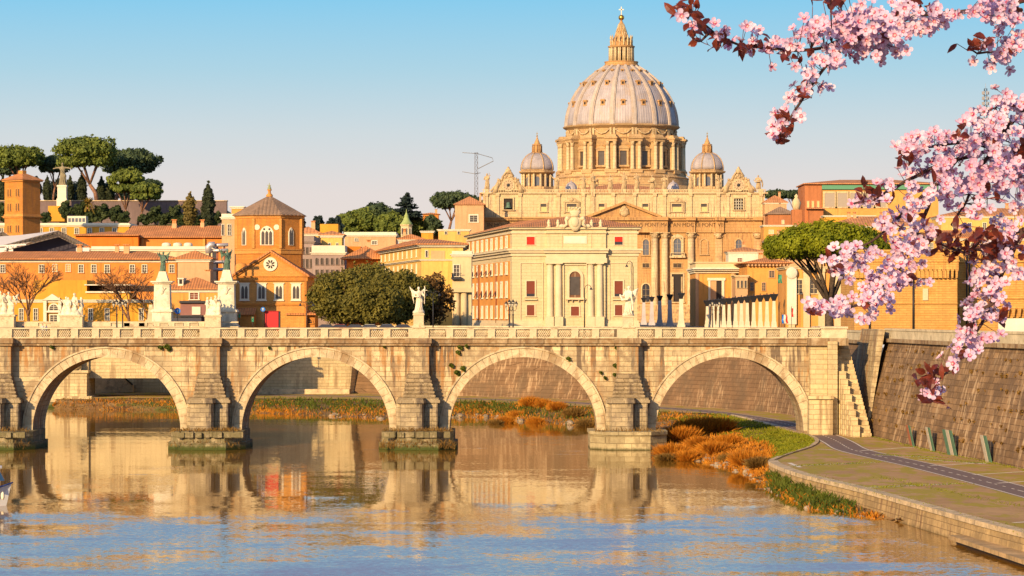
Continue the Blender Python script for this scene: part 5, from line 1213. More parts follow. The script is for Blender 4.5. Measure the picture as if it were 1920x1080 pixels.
# campanile turned so two sides show
cp = B('brick_campanile', 'square orange brick bell tower with rows of small paired windows', 'tower', 42, 800, None, GZ, -rad(35))
a = 46.6*800/F/2
mb = MB(); mb.box(-a, a, -a, a, 0, cp.z(339)); cp.part('shaft', mb, M['brick_or'])
mb = MB()
for y0, y1, e in ((409, 405, .35), (407, 406, .6), (341, 338.5, .5), (405, 402, .15)): mb.box(-a-e, a+e, -a-e, a+e, cp.z(y0), cp.z(y1))
cp.part('bands', mb, M['brick_or2'])
mb = MB(); mb.frust(0, 0, cp.z(338.4), cp.z(326), a+.9, a+.9, .9, .9); cp.part('roof', mb, M['tile']); cp.part('roof_finial', MB().box(-.75, .75, -.75, .75, cp.z(327), cp.z(320)), M['brick_or2'])
for y0, y1 in ((355, 369), (382, 396), (423, 436)):
    for d in (-.45, .45):
        for dd in (-.13, .13):
            q = d*a*1.0+dd*a; cp.win(0, y0, y1, 2.6, M['brick_or2'], M['shade'], 'arch', loc=(q, -a-.02, cp.z(y1)), fr=.16, pr=.12); cp.win(0, y0, y1, 2.6, M['brick_or2'], M['shade'], 'arch', loc=(-a-.02, q, cp.z(y1)), rz=-math.pi/2, fr=.16, pr=.12)
# white event tents with trusses
M['tent'] = plain('white_tent_fabric', (.66,.60,.55), .6, 0, .06, .3)
def tent(label, px0, pxa, px1, ya, yb, yb2, D):
    t_ = B('truss_tent', label, 'tent', pxa, D, 'white event tents', GZ)
    xl, xa, xr_ = t_.x(px0), 0, t_.x(px1); za, zl, zr = t_.z(ya), t_.z(yb), t_.z(yb2)
    dy = 26
    t_.part('roof_sheet', MB().add([(xl,0,zl),(xa,0,za),(xa-14,dy,za-.5),(xl-14,dy,zl),(xl,0,zl-.3),(xa,0,za-.3)], [(0,1,2,3),(4,5,1,0),(3,2,1,0)][:2]).add([(xa,0,za),(xr_,0,zr),(xr_-14,dy,zr),(xa-14,dy,za-.5)], [(0,1,2,3)]), M['tent'])
    mb = MB(); n = 12
    for (p, q) in (((xa, za-.1), (xr_, zr-.1)), ((xl, zl-.1), (xa, za-.1))):
        for k in range(n):
            u0, u1 = k/n, (k+1)/n; f = lambda u, o: (p[0]+(q[0]-p[0])*u, -.1, p[1]+(q[1]-p[1])*u-o)
            mb.tube([f(u0,0), f(u1,0)], .13, 4); mb.tube([f(u0,1.3), f(u1,1.3)], .11, 4); mb.tube([f(u0,0), f(u1,1.3)], .07, 4); mb.tube([f(u1,0), f(u1,1.3)], .07, 4)
    t_.part('truss', mb, plain('alloy_truss', (.20,.155,.12), .5, .3))
    t_.part('side_sheet', MB().add([(xl-9,-.3,zl-.6),(xl+5,-.3,zl+.2),(xa-.3,8,za-.2),(xl-9,8,za-1.6)], [(0,1,2,3)]).add([(xl-9,-.3,zl-.9),(xl+5,-.3,zl-.1),(xl+5,-.3,zl+.2),(xl-9,-.3,zl-.6)], [(0,1,2,3)]), M['tent'])
    t_.part('interior_shade', MB().add([(xl+1,6,zl-3),(xr_-1,6,zr-3),(xr_-1,6,zr-.6),(xa,6,za-1.2),(xl+1,6,zl-.6)], [(0,1,2,3,4)]), plain('tent_shade', (.05,.045,.07), .9))  # dark sheet standing in for the shaded inside of the tent
    t_.part('eave_beam', MB().box(xl-14, xl+10, -.3, .3, zl-3.2, zl-1.6).box(xr_-3, xr_, -.4, 4, zr-6, zr-.4), M['tent'])
    for px in (px0+6, px1-2): t_.part('post', MB().box(t_.x(px)-.2, t_.x(px)+.2, -.2, .2, 0, zr-.5), M['iron'])
tent('large white tent with an open dark truss gable on the left', 8, 110, 168, 432, 459, 461, 690)
tent('smaller white tent at the left edge below the brick bell tower', -40, 5, 33, 434, 452, 452, 730)
house('peach_tower_house', 'narrow peach tower house between the long hall and the church tower', 416, 440, 407, 735, 10, 'pk', wins=[((430,), 421, 441, 6), ((418,), 421, 441, 4)], parapet=.8)
house('brick_stack', 'small brick chimney block with a flat cap behind the church tower', 434, 455, 387, 745, 5, 'or2', wins=[], parapet=0)
sd_ = B('steel_ducts', 'silver ducts and scaffold pipes stacked left of the church tower', 'pipework', 402, 640)
mb = MB()
for zy in (460, 470, 492, 506): mb.tube([(sd_.x(392),0,sd_.z(zy)),(sd_.x(428),0,sd_.z(zy-1))], .35, 8)
mb.tube([(sd_.x(392),-.5,sd_.z(475)),(sd_.x(391),-.5,sd_.z(463)),(sd_.x(394),-.5,sd_.z(459)),(sd_.x(403),-.5,sd_.z(459))], .7, 8)
sd_.part('ducts', mb, plain('galvanised_duct', (.55,.5,.48), .4, .5)); mb = MB()
for px in (393, 407, 420): mb.tube([(sd_.x(px),.6,0),(sd_.x(px),.6,sd_.z(456))], .22, 6)
sd_.part('scaffold', mb, plain('rust_pipe', (.3,.1,.05), .7))
# ---- middle
gp = house('grey_palazzo', 'shaded grey mauve palazzo with tall windows right of the church', 556, 588, 452, 720, 24, 'gr', parapet=1.2, trim='st', wins=[(L_(560, 584, 4), 464, 476, 4), (L_(560, 584, 4), 486, 502, 4), (L_(560, 584, 4), 516, 532, 4)])
house('grey_palazzo', 'lower grey mauve palazzo with arched upper windows beside the dark oaks', 585, 646, 473, 714, 24, 'gr', parapet=1.6, trim='wh', wins=[(L_(594, 642, 6), 484, 496, 4.5, 'pane', 'arch', 'st'), (L_(594, 642, 6), 506, 520, 4.5, 'pane', 'flat', 'st'), (L_(594, 642, 6), 530, 545, 4.5, 'pane', 'flat', 'st')])
house('yellow_tower_house', 'yellow tower house with tiled roof just right of the church tower', 556, 597, 438, 760, 10, 'ye2', roof=424, tile='tile_far', wins=[((568, 580), 446, 452, 4)])
house('yellow_tower_house', 'bright yellow tower house with a low tiled roof and shaded side', 602, 641, 441, 745, 9, 'ye2', roof=432, tile='tile_far', wins=[((618, 632), 456, 464, 3)])
house('far_pink_palazzo', 'long pale pink palazzo with rooftop boxes below the dark wooded hill', 646, 742, 440, 920, 18, 'pk', parapet=.8, wins=[((702,), 452, 458, 9), ((668,), 447, 452, 6)])
house('orange_house', 'deep orange house with a hipped tile roof behind the dark oaks', 650, 718, 486, 700, 14, 'rd', roof=460, over=1.4, cornice=False)
house('small_orange_wall', 'vivid orange gable wall left of the hipped orange house', 648, 676, 462, 724, 8, 'rd', cornice=False)
def poly_house(name, label, pts, D0, pxc, eave, ridge, wall, tile='tile'):
    b = B(name, label, 'building', pxc, D0)
    foot = [(X(px, D)-b.cx, D-D0) for px, D in pts]; b.foot = foot
    b.part('wall', MB().slab(foot, 0, b.z(eave)), W[wall])
    mb = MB(); slab_off(mb, foot, .5, b.z(eave)-.5, b.z(eave)-.2); slab_off(mb, foot, .9, b.z(eave)-.2, b.z(eave)); b.part('cornice', mb, M['white'])
    mb = MB(); rf = slab_off(mb, foot, 1.3, b.z(eave)+.02, b.z(eave)+.25)
    cx_ = sum(p[0] for p in foot)/len(foot); cy_ = sum(p[1] for p in foot)/len(foot); n = len(rf)
    v = [(p[0], p[1], b.z(eave)+.26) for p in rf] + [(cx_+(p[0]-cx_)*.35, cy_+(p[1]-cy_)*.35, b.z(ridge)) for p in rf]
    mb.add(v, [(i, (i+1) % n, n+(i+1) % n, n+i) for i in range(n)] + [tuple(range(n, 2*n))]); b.part('roof', mb, M[tile])
    return b
yc = poly_house('yellow_corner_palazzo', 'pale yellow corner palazzo with a sweeping tiled roof above the oaks', [(790, 630), (868, 630), (868, 675), (712, 710), (711, 703)], 630, 800, 459, 443, 'ye2')
mb = MB(); slab_off(mb, yc.foot, .25, yc.z(489), yc.z(487)); slab_off(mb, yc.foot, .5, yc.z(487), yc.z(486)); yc.part('string_course', mb, M['white'])
p0, p1 = Vector(yc.foot[4]), Vector(yc.foot[0]); uu = (p1-p0).normalized(); an = math.atan2(uu.y, uu.x)
for i in range(9):
    p = p0+(p1-p0)*(.06+.105*i); yc.win(0, 467, 479, 5, M['white'], M['pane'], rz=an, loc=(p.x+uu.y*.02, p.y-uu.x*.02, yc.z(480)), fr=.2)
for i in range(9):
    p = p0+(p1-p0)*(.06+.105*i); yc.win(0, 493, 510, 6, M['white'], M['pane'], rz=an, loc=(p.x+uu.y*.02, p.y-uu.x*.02, yc.z(512)), fr=.2)
yc.part('wall_panel', MB().box(yc.x(808), yc.x(834), -.12, 0, yc.z(486), yc.z(470)), W['pk'])
yc.win(800, 470, 482, 4, M['white'], M['pane'])
cb = house('cream_balcony_house', 'cream house with a small balcony tucked against the palace', 848, 884, 476, 626, 12, 'cr', wins=[((856,), 497, 518, 10)], trim='wh', parapet=.6)
cb.part('balcony', MB().box(cb.x(846), cb.x(866), -1.1, 0, cb.z(524), cb.z(520)).box(cb.x(847), cb.x(848), -1.0, 0, cb.z(520), cb.z(512)).box(cb.x(846), cb.x(866), -1.1, -1.0, cb.z(513), cb.z(512)), M['iron'])
cb.part('half_columns', MB().lathe([(.75,0),(.65,cb.z(548))], 10, cb.x(856), -.3).lathe([(.75,0),(.65,cb.z(548))], 10, cb.x(870), -.3).box(cb.x(844), cb.x(886), -1.4, 0, cb.z(548), cb.z(540)), W['cr'])
house('peach_side_house', 'plain peach block with tiled roof left of the basilica front', 853, 907, 384, 1240, 30, 'pk', roof=367, tile='tile_far', wins=[((888,), 404, 416, 14, 'pane')], cornice=False)
house('small_yellow_roofs', 'little yellow rooftop rooms left of the palace roof', 790, 812, 433, 900, 8, 'ye'); house('yellow_roof_room', 'wide yellow rooftop room beside the palace roof', 822, 880, 430, 930, 8, 'ye2', wins=[((836, 860), 434, 439, 4)])
house('red_roof_house', 'small house with a red tiled roof under the green cupola', 748, 792, 449, 860, 10, 'cr', roof=438)
cu_ = B('green_cupola', 'slender cream belfry with a green bell-shaped dome', 'belfry', 762, 980)
s_ = 980/F; zc = cu_.z
cu_.part('drum', MB().lathe([(11*s_,0),(11*s_,zc(424)),(12.5*s_,zc(423)),(12.5*s_,zc(421))], 8, smooth=False, ph=math.pi/8), W['cr'])
cu_.part('dome', MB().lathe([(12.5*s_,zc(421)),(10*s_,zc(418)),(6.5*s_,zc(413)),(4.5*s_,zc(408)),(4*s_,zc(406)),(4.4*s_,zc(405)),(2.5*s_,zc(402)),(1*s_,zc(398)),(.4*s_,zc(392))], 16), lm('verdigris_copper', (.30,.36,.13), var=.2))
for px in (755, 762, 769): cu_.win(px, 428, 440, 3.5, M['white'], M['pane'], 'arch', y=-10.6*s_)
hl = house('hill_villa', 'small orange villa half hidden in the trees of the dark hill', 793, 822, 402, 1330, 10, 'or', roof=398, tile='tile_far', cornice=False)
hl2 = house('hill_villa', 'low yellow villa under the trees left of the dark wooded hill', 600, 634, 420, 1100, 10, 'ye', cornice=False)
# ---- right
rp = B('right_gatehouse', 'ochre corner building with a tall dark doorway at the street of obelisks', 'building', 1345, 830)
x, z = rp.x, rp.z
rp.part('wall', MB().box(x(1304), x(1379), 0, 26, 0, z(508)).box(x(1379), x(1400), 4, 26, 0, z(508)), W['or2']); mb = MB(); mb.box(x(1300), x(1404), -1.6, 28, z(508), z(505)); mb.box(x(1298), x(1406), -2.4, 28, z(505), z(502)); mb.box(x(1302), x(1402), -.6, 27, z(512), z(508)); rp.part('cornice', mb, M['white']); rp.part('attic', MB().box(x(1304), x(1402), -.4, 26, z(502), z(493)).box(x(1302), x(1404), -.8, 26, z(493), z(491)), W['cr'])
mb = MB(); mb.box(x(1328), x(1332), -.4, 0, 0, z(526)); mb.box(x(1353), x(1358), -.4, 0, 0, z(526)); mb.box(x(1326), x(1360), -.5, 0, z(526), z(521)); rp.part('door_surround', mb, M['white']); rp.part('doorway', MB().box(x(1343), x(1353), -.15, -.02, z(571), z(526.1)), M['shade']); rp.part('door_leaf', MB().box(x(1332), x(1343), -.13, -.02, z(571), z(526.1)), W['pk']); rp.part('small_door', MB().box(x(1344), x(1349), -.12, -.02, 0, z(590)), M['shade'])
for px in (1307, 1374): rp.part('corner_strip', MB().box(x(px-3), x(px+3), -.25, 0, 0, z(512)), W['pk'])
house('white_house', 'white house with a dark red tiled roof in front of the basilica corner', 1366, 1428, 472, 940, 12, 'wh', roof=462, tile='tile_far', wins=[((1387,), 484, 492, 8, 'red_blind')])
pp = house('pink_palazzo', 'plain pinkish orange palazzo with bracketed eaves beside the obelisk lamps', 1401, 1478, 494, 800, 30, 'or2', roof=482, trim='pk', over=1.4, wins=[((1447,), 508, 520, 9, 'pane', 'flat', 'pk'), ((1410, 1432), 530, 545, 6, 'pane', 'flat', 'pk')])
for i in range(12): pp.part('eave_bracket', MB().box(pp.x(1402+i*6.6), pp.x(1402+i*6.6)+.35, -1.3, 0, pp.z(499), pp.z(495.5)), W['pk'])
house('pink_wing', 'low pale wing with a row of blinds left of the pinkish palazzo', 1379, 1402, 516, 796, 12, 'pk', wins=[(L_(1384, 1398, 3), 526, 540, 4)], trim='cr')
cw = house('pilaster_building', 'cream building with tall pilasters and orange panels under the big pine', 1474, 1605, 500, 650, 20, 'or2', trim='cr')
for px in (1484, 1512, 1540, 1570, 1598): cw.part('pilaster', MB().box(cw.x(px-6), cw.x(px+6), -.6, 0, 0, cw.z(503)).box(cw.x(px-7), cw.x(px+7), -.75, 0, cw.z(510), cw.z(503)), W['cr'])
for px in (1498, 1526, 1585): cw.win(px, 525, 550, 12, W['cr'], M['pane'], fr=.3)
cw.win(1568, 524, 544, 11, W['wh'], M['pane'])
cw.part('carved_panel', MB().ell((cw.x(1484), -.8, cw.z(512)), (1.3,.3,1.3)).box(cw.x(1475), cw.x(1493), -.75, -.6, cw.z(608), cw.z(520)), W['wh'])
mu = B('museum_building', 'big brick and yellow building with a green strip and grey windows, upper right', 'building', 1580, 1250)
x, z = mu.x, mu.z
mu.part('brick_wall', MB().box(x(1509), x(1541), 0, 30, 0, z(345)), W['br']); mu.part('yellow_wall', MB().box(x(1541)+.004, x(1760), .5, 30, 0, z(345)), W['oc']); mb = MB(); hip(mb, x(1506), x(1762), -1.5, 32, z(345)+.3, z(334), t=.4); mu.part('roof', mb, M['tile_far'])
mu.part('green_strip', MB().box(x(1541), x(1758), -.5, .4, z(355), z(346.5)), plain('green_canopy', (.10,.27,.16), .7))
for px in (1556, 1580, 1604, 1628, 1652): mu.win(px, 362, 388, 19, M['bas_hi'], plain('grey_screen', (.34,.28,.22), .7), 'blind', y=.5, fr=.7)
for px in (1515, 1524, 1534): mu.win(px, 377, 389, 4, W['pk'], M['pane_warm'], 'blind')
mu.part('lower_block', MB().box(x(1515), x(1541), -6, -.02, 0, z(393)), W['br']); mb = MB(); hip(mb, x(1511), x(1545), -8, .5, z(393)+.3, z(389)); mu.part('lower_roof', mb, M['tile_far'])
house('chapel_roof_house', 'small house with pyramid tile roof right of the basilica', 1434, 1475, 380, 1260, 16, 'pk', roof=365, tile='tile_far')
bt = house('brick_terrace_house', 'low brick house with a brown tile roof right of the basilica clock', 1440, 1490, 402, 1190, 14, 'br', roof=386, tile='tile_grey', cornice=False, wins=[((1468,), 413, 420, 4, 'pane_warm')])
tt = house('square_brick_turret', 'square brick turret topped by a pale urn, right of the basilica', 1485, 1504, 393, 1150, 5, 'br', cornice=False)
tt.part('urn', MB().lathe([(1.3,tt.z(393)),(1.5,tt.z(386)),(1.8,tt.z(380)),(1.2,tt.z(374)),(.6,tt.z(370)),(.8,tt.z(367)),(.1,tt.z(363))], 10, 0, 2.5), W['cr'])
house('orange_annex', 'flat orange annex behind the big pine crown', 1432, 1492, 422, 1120, 14, 'or2', wins=[((1446,), 432, 438, 7, 'pane_warm')])
house('orange_annex', 'lower orange annex with a small tile roof touching the pine crown', 1436, 1475, 452, 1050, 12, 'oc', roof=438, tile='tile_far')
house('tiled_long_house', 'long house under a broad red tile roof behind the blossoms', 1548, 1765, 424, 1000, 22, 'oc', roof=404, tile='tile_far')
house('yellow_stepped_wall', 'bright yellow wall under the grey windows of the brick building', 1545, 1640, 404, 1100, 8, 'ye')
house('yellow_house', 'pale yellow house with tile roof half hidden behind the lower blossoms', 1765, 1990, 405, 900, 20, 'ye2', roof=388, tile='tile_far', wins=[(L_(1790, 1930, 6), 418, 430, 6)])
house('yellow_house', 'broad ochre house front behind the right-hand blossoms', 1700, 1960, 447, 760, 18, 'oc', roof=430, wins=[(L_(1720, 1900, 8), 456, 466, 6)])
house('peach_back_house', 'peach house filling the gap behind the big pine', 1478, 1545, 440, 1000, 14, 'pk', roof=428, tile='tile_far')
# ochre bastion of the castle
M['bast'] = lm('bastion_brick', (.60,.325,.09), var=.18, nsc=.12, streak=(.40,.19,.06), sk=.45, stain=(.5,.22,.045), st=(.52,.72), brick=(1.0,.34,.86,.1), bump=.05)
ba = B('castle_bastion', 'tall ochre brick castle bastion with a row of corbels, behind the blossoms', 'bastion', 1700, 425)
x, z = ba.x, ba.z
ba.part('wall', MB().slab([(x(1602),0),(x(1795),0),(x(1795),14),(x(1606),20)], 0, z(521)), M['bast'])
ba.part('upper_wall', MB().slab([(x(1600),-.8),(x(1796),-.8),(x(1796),13.9),(x(1605),20)], z(505), z(470)), M['bast'])
mb = MB(); mb.slab([(x(1600),-1.0),(x(1797),-1.0),(x(1797),13),(x(1604),20)], z(491), z(488)); mb.slab([(x(1600),-1.0),(x(1797),-1.0),(x(1797),13),(x(1604),20)], z(472), z(468)); mb.slab([(x(1601),-.2),(x(1796),-.2),(x(1796),13),(x(1605),20)], z(570), z(569)); ba.part('string_courses', mb, M['bast'])
n = 24
for i in range(n):
    px = 1604+i*8.2; mb = MB(); mb.frust(x(px), -.4, z(521), z(505), .12, .38, .16, .4); mb.box(x(px)-.24, x(px)+.24, -.8, 0, z(507.5), z(504.9)); ba.part('corbel', mb, M['bast'])
for px in (1630, 1712): ba.part('drainpipe', MB().tube([(x(px), -.2, 0), (x(px), -.2, z(520))], .13, 6), M['iron'])
ba.part('plaque', MB().box(x(1730), x(1740), -.15, 0, z(563), z(541)), M['pal_tr'])
b2 = B('castle_wall', 'ochre castle curtain wall at the right edge, with pipes and arched corbels', 'wall', 1860, 432)
x, z = b2.x, b2.z
b2.part('wall', MB().box(x(1796), x(2060), 0, 10, 0, z(478)), M['bast'])
mb = MB()
for y_ in (490, 522, 558): mb.box(x(1794), x(2060), -.3, 0, z(y_+2), z(y_))
b2.part('string_courses', mb, M['bast'])
for i in range(14): b2.part('corbel', MB().frust(x(1800+i*11), -.4, z(594), z(577), .16, .1, .26, .4), M['bast'])
for px in (1812, 1817): b2.part('drainpipe', MB().tube([(x(px), -.35, 0), (x(px), -.35, z(470))], .1, 6), M['iron'])
bb = B('white_hoarding', 'blank white hoarding on the embankment at the right edge', 'hoarding', 1895, 400)
bb.part('panel', MB().box(bb.x(1872), bb.x(1925), 0, .2, .6, bb.z(597)), lm('white_panel', (.66,.62,.5), bump=0)); bb.part('posts', MB().box(bb.x(1874), bb.x(1876), .2, .4, 0, bb.z(598)).box(bb.x(1918), bb.x(1920), .2, .4, 0, bb.z(598)), M['iron'])
# ---------------------------------------------------------------- vegetation
def quads_mesh(name, V, mat, nper=4):
    V = np.asarray(V, 'f').reshape(-1, 3); n = len(V); me = bpy.data.meshes.new(name)
    me.vertices.add(n); me.vertices.foreach_set('co', V.ravel()); me.loops.add(n); me.loops.foreach_set('vertex_index', np.arange(n, dtype='i'))
    k = n//nper; me.polygons.add(k); me.polygons.foreach_set('loop_start', np.arange(0, n, nper, dtype='i')); me.polygons.foreach_set('loop_total', np.full(k, nper, 'i'))
    me.materials.append(mat); me.update(calc_edges=True); me.validate(); return me
def unit(a): return a/(np.linalg.norm(a, axis=1, keepdims=True)+1e-9)
def leaf_quads(lobes, n, size, seed, jit=.55, shell=.55, asp=.6):
    """small leaf-clump faces filling the outer part of each lobe, roughly facing outwards"""
    r = np.random.default_rng(seed); out = []
    wts = np.array([l[3]*l[4]+l[4]*l[5]+l[3]*l[5] for l in lobes]); wts = wts/wts.sum()
    for l, wv in zip(lobes, wts):
        k = max(8, int(n*wv)); d = unit(r.normal(size=(k, 3))); rr = shell+(1-shell)*r.random((k, 1))**.6; rr = np.where(r.random((k, 1)) < .10, 1+.22*r.random((k, 1)), rr)
        rr = rr*(1+.12*np.sin(d[:, :1]*7+l[0])*np.sin(d[:, 1:2]*6+l[1]))
        R3 = np.array(l[3:6]); p = np.array(l[:3])+d*rr*R3
        nn = unit(unit(d/R3)+jit*r.normal(size=(k, 3))); t_ = unit(np.cross(nn, r.normal(size=(k, 3)))); b_ = np.cross(nn, t_)
        s_ = size*(.55+.9*r.random((k, 1)))
        out.append(np.stack([p-t_*s_-b_*s_*asp*.4, p+b_*s_*asp*-1.0+t_*s_*.3, p+t_*s_+b_*s_*asp*.4, p+b_*s_*asp], 1))
    return np.concatenate(out).reshape(-1, 3)
LM = {'pine': leaf_mat('umbrella_pine_needles', (.09,.125,.026), (.17,.205,.036), (.26,.28,.055), .22),
      'pine_dark': leaf_mat('dark_pine_needles', (.045,.075,.045), (.085,.12,.05), (.14,.17,.06), .2),
      'pine_near': leaf_mat('bright_pine_needles', (.12,.15,.006), (.26,.28,.012), (.37,.37,.03), .35, .3),
      'cyp': leaf_mat('cypress_leaves', (.03,.042,.022), (.05,.06,.025), (.075,.075,.03), .4),
      'oak': leaf_mat('evergreen_oak_leaves', (.085,.082,.016), (.18,.155,.028), (.30,.24,.05), .42),
      'rust': leaf_mat('rusty_leaves', (.10,.05,.018), (.16,.09,.03), (.2,.13,.04), .5),
      'cedar': leaf_mat('cedar_needles', (.018,.034,.034), (.035,.055,.045), (.05,.07,.05), .3),
      'palm': leaf_mat('palm_fronds', (.14,.12,.02), (.26,.16,.03), (.34,.2,.04), .5),
      'shrub': leaf_mat('dark_shrub_leaves', (.03,.05,.02), (.06,.08,.025), (.1,.11,.03), .4),
      'gold': leaf_mat('golden_conifer', (.13,.10,.03), (.2,.15,.04), (.26,.19,.05), .4)}
M['bark_pine'] = wall_mat('pine_bark', (.30,.15,.09), .25, 1.0, stain=(.12,.07,.05), st=(.45,.65), bump=.05)
M['bark'] = wall_mat('dark_bark', (.11,.075,.05), .25, 1.5, stain=(.05,.035,.025), st=(.45,.65), bump=.04)
M['bark_plane'] = wall_mat('plane_bark', (.22,.115,.06), .25, 1.2, stain=(.10,.055,.035), st=(.45,.65), bump=.03)
def umbrella_pine(label, pl_, pr_, yt, yb, base, D, seed, lm='pine', n=9000, forks=5, group=None, size=.55, basez=None):
    """flat-domed pine: forked bare trunk under a crown of cushion-like lobes"""
    r = random.Random(seed); bpx, bpy_ = base; zb = Z(bpy_, D) if basez is None else basez
    o = thing('umbrella_pine', label, 'tree', (X(bpx, D), D, zb), 0, group)
    cx = X((pl_+pr_)/2, D)-X(bpx, D); Rw = (pr_-pl_)*D/F/2; zt = Z(yt, D)-zb; z0 = Z(yb, D)-zb; H = zt-z0
    lobes = []
    for ring, (rf, k) in enumerate(((0, 1), (.33, 6), (.62, 11), (.86, 16))):
        for i in range(k):
            a = 2*math.pi*(i+r.random()*.7)/k; rr = Rw*rf*(1+r.uniform(-.1, .1))
            lr = Rw*(.27 if rf < .8 else .19)*r.uniform(.8, 1.2)
            dz = z0+H*(.34+.42*math.sqrt(max(0, 1-rf*rf)))+r.uniform(-.06, .06)*H
            lobes.append((cx+rr*math.cos(a), rr*math.sin(a)*.9, dz, lr, lr, min(lr*.85, H*.34)))
            if rf < .8 and lm != 'pine_near': lobes.append((cx+rr*math.cos(a)*1.05, rr*math.sin(a)*.95, z0+H*.28+r.uniform(-.05, .05)*H, lr, lr, min(lr*.7, H*.3)))
    link('crown', quads_mesh('crown', leaf_quads(lobes, n, size, seed), LM[lm]), o)
    mb = MB(); r0 = max(.35, Rw*.065); hf = z0*.52
    top = (cx*.5+r.uniform(-.4, .4), 0, hf)
    mb.tube([(0,0,-.5), (cx*.15, 0, hf*.5), top], [r0*1.2, r0, r0*.85], 8)
    for i in range(forks):
        a = 2*math.pi*(i+.5)/forks; rr = Rw*r.uniform(.3, .7); e = (cx+rr*math.cos(a), rr*math.sin(a)*.8, z0+H*.45)
        m_ = (top[0]*.5+e[0]*.5, e[1]*.35, hf*.4+e[2]*.6-r.uniform(0, 1)); mb.tube([top, m_, e], [r0*.62, r0*.45, r0*.2], 6)
        for s_ in (-1, 1): mb.tube([m_, (e[0]+s_*Rw*.18, e[1]+Rw*.12*s_, z0+H*.5)], [r0*.3, r0*.12], 5)
    mb.build('trunk', M['bark_pine'] if lm != 'pine_near' else M['bark'], o); return o
def cypress(label, px, yt, yb, wpx, D, seed, lm='cyp', n=2500, basez=None, group=None):
    zb = Z(yb, D) if basez is None else basez; o = thing('cypress_tree', label, 'tree', (X(px, D), D, zb), 0, group)
    H = Z(yt, D)-zb; w_ = wpx*D/F/2; r = random.Random(seed); lobes = []
    for i in range(12):
        u = i/11; rr = w_*(math.sin(math.pi*min(1, .18+u*.82))**.6)*(.95 if u < .9 else .6)
        lobes.append((r.uniform(-.12, .12)*w_, r.uniform(-.12, .12)*w_, H*(.06+.9*u), rr, rr, H*.075))
    link('crown', quads_mesh('crown', leaf_quads(lobes, n, .5, seed, .4, .7), LM[lm]), o)
    MB().tube([(0,0,-.5),(0,0,H*.25)], [.3,.2], 6).build('trunk', M['bark'], o); return o
def round_tree(label, pl_, pr_, yt, yb, base, D, seed, lm, n, size, lobn=16, name='oak_tree', group=None, basez=None, depth=1.0, jit=.6):
    r = random.Random(seed); zb = Z(base[1], D) if basez is None else basez; o = thing(name, label, 'tree', (X(base[0], D), D, zb), 0, group)
    cx = X((pl_+pr_)/2, D)-X(base[0], D); Rw = (pr_-pl_)*D/F/2; zt = Z(yt, D)-zb; z0 = max(.4, Z(yb, D)-zb); H = (zt-z0)/2; cz = (zt+z0)/2
    lobes = []
    for i in range(lobn):
        u = 1-2*(i+.5)/lobn; a = i*2.399963+r.uniform(-.3, .3); s_ = math.sqrt(1-u*u); lr = r.uniform(.26, .40)
        lobes.append((cx+Rw*.72*s_*math.cos(a), Rw*.72*depth*s_*math.sin(a), cz+H*.72*u, Rw*lr, Rw*lr*depth, H*lr*1.05))
    lobes.append((cx, 0, cz, Rw*.6, Rw*.6*depth, H*.6))
    link('crown', quads_mesh('crown', leaf_quads(lobes, n, size, seed, jit, .6), LM[lm]), o)
    mb = MB(); rt = max(.18, Rw*.06); mb.tube([(0,0,-.4),(cx*.3,0,cz*.5),(cx*.6,0,cz)], [rt*1.2, rt, rt*.6], 7)
    for i in range(5):
        a = 2*math.pi*i/5; mb.tube([(cx*.4,0,cz*.6),(cx+Rw*.3*math.cos(a),Rw*.3*math.sin(a),cz+.1*H),(cx+Rw*.6*math.cos(a),Rw*.6*math.sin(a),cz+.4*H)], [rt*.5,rt*.35,rt*.12], 5)
    mb.build('trunk', M['bark'], o); return o
def bare_tree(label, px, yb, yt, wpx, D, seed, depth_=6, basez=GZ):
    """leafless tree: trunk forking again and again into fine twigs"""
    r = random.Random(seed); o = thing('bare_tree', label, 'tree', (X(px, D), D, basez), 0, 'bare plane trees on the embankment')
    H = Z(yt, D)-basez; mt, mw = MB(), MB(); spread = min(1.1, wpx*D/F/H*2.0)
    def grow(p, d, L, rr, lev):
        q = p+d*L; mid = p+d*L*.5+Vector((r.uniform(-1, 1), r.uniform(-1, 1), r.uniform(-.3, .6)))*L*.07
        (mt if lev < 2 else mw).tube([p, mid, q], [rr, rr*.86, rr*.72], 6 if lev < 2 else 4)
        if lev >= depth_: return
        for i in range(3 if lev > 0 else 4):
            nd = (d+Vector((r.uniform(-1, 1), r.uniform(-1, 1), r.uniform(-.15, .35)))*spread).normalized()
            grow(q if r.random() < .6 else p+d*L*r.uniform(.6, 1), nd, L*r.uniform(.62, .84), max(.028, rr*.62), lev+1)
    grow(Vector((0,0,-.3)), Vector((r.uniform(-.05,.05), 0, 1)), H*.27, H*.022, 0)
    mt.build('trunk', M['bark_plane'], o); mw.build('twigs', M['bark_plane'], o); return o
# hills far behind the town
def hill_h(x, y):
    sm = lambda a, b, v: (lambda t: t*t*(3-2*t))(min(1, max(0, (v-a)/(b-a))))
    left = 40*sm(-62, -100, x)*sm(960, 1004, y); left *= (1 if y > 1004 else .86)
    mid = 30*math.exp(-((x+42)/60)**2-((y-1400)/120)**2)
    return GZ-.6+max(left, mid)+.6*math.sin(x*.11)*math.sin(y*.09)
gx = np.arange(-620, 121, 10.0); gy = np.concatenate([np.arange(940, 1020, 4.0), np.arange(1020, 1700, 20.0)])
v = [(a, b, hill_h(a, b)) for b in gy for a in gx]; nx_ = len(gx)
f = [(j*nx_+i, j*nx_+i+1, (j+1)*nx_+i+1, (j+1)*nx_+i) for j in range(len(gy)-1) for i in range(nx_-1)]
t = NT('hill_ground'); P = t.n('ShaderNodeNewGeometry').outputs['Position']
M['hill'] = t.done(t.mix(t.ramp(t.noise(P, .06, 5), .4, .6), (.10,.085,.035), (.045,.06,.022)), .95)
